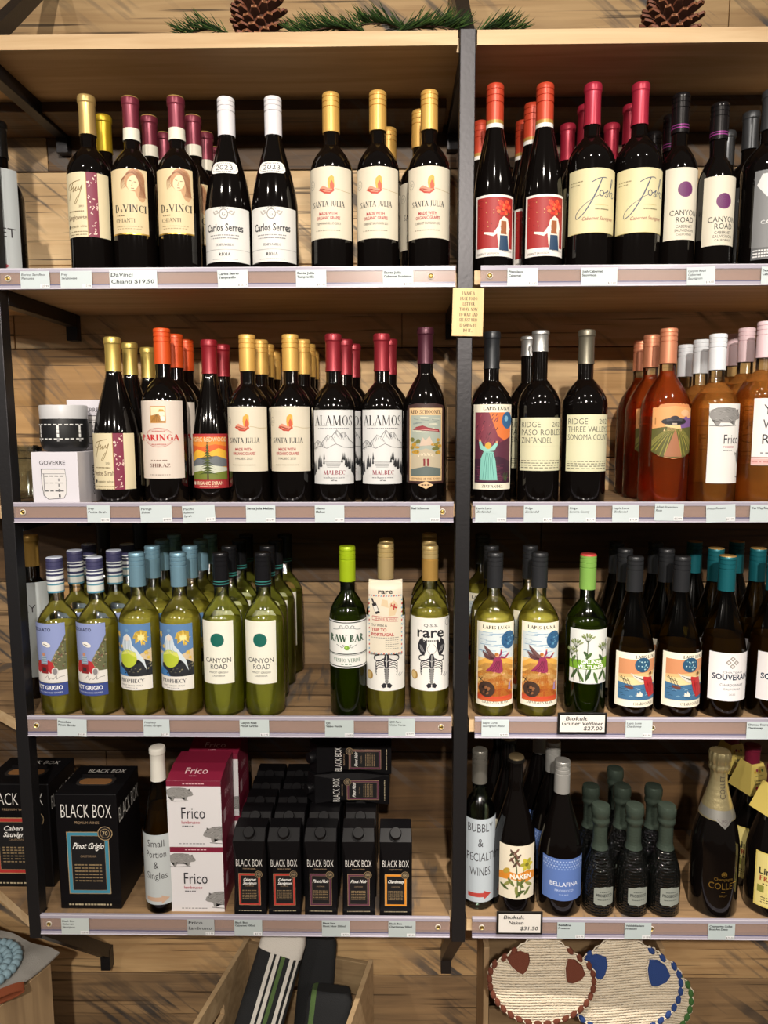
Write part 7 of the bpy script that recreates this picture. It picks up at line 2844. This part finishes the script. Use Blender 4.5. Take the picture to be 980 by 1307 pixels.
def hen(x, y, z, w, h, col, label, tilt, rz, roll_=0.0, n_wave=0.006, head=(.18, .52), flip=1):
    """flat crocheted hen: round body, peaked neck with a head, scalloped edge in the trim colour, tail and wing patches"""
    o = tag(empty('crochet_hen', (x, y, z)), label, 'crochet mat', 'crochet hens on the crate')
    o.rotation_euler = (math.radians(tilt), math.radians(roll_), rz)
    pts = []
    n = 60
    for i in range(n):
        a = 2 * PI * i / n
        c, s_ = math.cos(a), math.sin(a)
        rx, ry = w / 2, h / 2
        px, pz = rx * c, ry * s_
        if s_ > .35:                       # shoulders slope up to the neck
            k = (s_ - .35) / .65
            px *= 1 - .52 * k
            pz *= 1 + .10 * k
        pts.append((px * flip, pz))
    if flip < 0:
        pts.reverse()
    bm = bmesh.new()

    def sag(px, pz):
        return n_wave * math.sin(px * 22) + .004 * math.cos(pz * 18)
    # body as rings towards the middle
    th = .006
    for side_, yo in ((1, -th / 2), (-1, th / 2)):
        rings = []
        for k in range(7):
            q = 1 - k / 7
            rings.append([bm.verts.new((p[0] * q, yo * (1 if k else .2) + sag(p[0] * q, p[1] * q), p[1] * q)) for p in pts])
        c = bm.verts.new((0, yo + sag(0, 0), 0))
        for A, Bv in zip(rings, rings[1:]):
            for i in range(n):
                f = (A[i], A[(i + 1) % n], Bv[(i + 1) % n], Bv[i])
                bm.faces.new(f if side_ > 0 else f[::-1])
        for i in range(n):
            f = (rings[-1][i], rings[-1][(i + 1) % n], c)
            bm.faces.new(f if side_ > 0 else f[::-1])
    bmesh.ops.remove_doubles(bm, verts=bm.verts[:], dist=.0002)
    link('body', mesh_of(bm, 'body', Y_CREAM, True, 70), o)
    # scalloped edge
    bm = bmesh.new()
    per = 34
    L = len(pts)
    for i in range(per):
        t = i / per * L
        p = Vector(pts[int(t) % L]).lerp(Vector(pts[(int(t) + 1) % L]), t - int(t))
        if p.y > h * .40:
            continue
        a = math.atan2(p.y, p.x)
        M4 = Matrix.Translation((p.x, sag(p.x, p.y), p.y)) @ Matrix.Rotation(-a, 4, 'Y') @ Matrix.Diagonal((.0062, .0050, .0095, 1))
        bmesh.ops.create_icosphere(bm, subdivisions=2, radius=1, matrix=M4)
    link('trim', mesh_of(bm, 'trim', M(col, .9, 0, .5, 500), True), o)
    bm = bmesh.new()
    loop = []
    for i in range(0, 181):
        t = (i / 180 * L) % L
        p = Vector(pts[int(t) % L]).lerp(Vector(pts[(int(t) + 1) % L]), t - int(t))
        p = p * (1.03 + .018 * math.sin(i * 1.2))
        loop.append((p.x, sag(p.x, p.y) - .001, p.y))
    tube(bm, loop, .0014, 6)
    link('edge_yarn', mesh_of(bm, 'edge_yarn', M('e6dcc8', .9), True), o)

    def patch(cx, cz, pw, ph, rot, nm):
        bm = bmesh.new()
        fan = [(-.5, .35), (-.2, .5), (.2, .45), (.5, .2), (.45, -.1), (.2, -.4), (-.02, -.5), (-.2, -.35), (-.42, 0)]
        cr, sr = math.cos(rot), math.sin(rot)
        out = []
        for fx_, fz_ in fan:
            a_, b_2 = fx_ * pw, fz_ * ph
            out.append((cx + a_ * cr - b_2 * sr, cz + a_ * sr + b_2 * cr))
        lo = [bm.verts.new((q_[0], sag(*q_) - th / 2 - .0002, q_[1])) for q_ in out]
        hi = [bm.verts.new((cx + (q_[0] - cx) * .9, sag(*q_) - th / 2 - .0045, cz + (q_[1] - cz) * .9)) for q_ in out]
        bm.faces.new(hi)
        for i in range(len(out)):
            bm.faces.new((lo[i], lo[(i + 1) % len(out)], hi[(i + 1) % len(out)], hi[i]))
        bmesh.ops.recalc_face_normals(bm, faces=bm.faces[:])
        pp = link(nm, mesh_of(bm, nm, M(col, .9, 0, .5, 500)), o)
        bm = bmesh.new()
        tube(bm, [(q_[0], sag(*q_) - th / 2 - .003, q_[1]) for q_ in out[5:] + out[:1]], .0013, 6)
        link('patch_edge', mesh_of(bm, 'patch_edge', M('d9cdb8', .9), True), pp)
    patch(-w * .22 * flip, h * .22, w * .22, h * .30, .35, 'wing_patch')
    patch(w * .30 * flip, h * .10, w * .22, h * .30, -.5, 'tail_patch')
    # head with comb and beak
    bm = bmesh.new()
    hx, hz = head[0] * w * flip, head[1] * h
    M4 = Matrix.Translation((hx, sag(hx, hz), hz)) @ Matrix.Diagonal((w * .13, .006, h * .13, 1))
    bmesh.ops.create_icosphere(bm, subdivisions=3, radius=1, matrix=M4)
    link('head', mesh_of(bm, 'head', Y_CREAM, True), o)
    bm = bmesh.new()
    for k in range(3):
        M4 = Matrix.Translation((hx + (k - 1) * w * .07, sag(hx, hz), hz + h * .13)) @ Matrix.Diagonal((w * .045, .006, h * .05, 1))
        bmesh.ops.create_icosphere(bm, subdivisions=2, radius=1, matrix=M4)
    link('comb', mesh_of(bm, 'comb', M(col, .9, 0, .5, 500), True), o)
    bm = bmesh.new()
    M4 = Matrix.Translation((hx, sag(hx, hz) - .008, hz + .002)) @ Matrix.Rotation(PI / 2, 4, 'X') @ Matrix.Diagonal((.010, .006, .012, 1))
    bmesh.ops.create_cone(bm, cap_ends=True, segments=14, radius1=1, radius2=.15, depth=1, matrix=M4)
    link('beak', mesh_of(bm, 'beak', M('b8924a', .8), True, 40), o)
    return o


x1, z1 = pt(692, 1252, .080)
hen(x1, .080, z1, .218, .160, '6a3624', 'cream crochet hen with brown edging and brown wing patches', -16, .0, 2, head=(.12, .60))
x2, z2 = pt(795, 1258, .110)
hen(x2, .110, z2, .248, .180, '24407c', 'cream crochet hen with blue edging and blue wing patch', -16, .0, -2, head=(.10, .60))
x3, z3 = pt(822, 1272, .138)
hen(x3, .138, z3, .212, .180, '3f6a34', 'cream crochet hen with green edging, behind the blue edged one', -16, .0, 8, head=(-.20, .62))
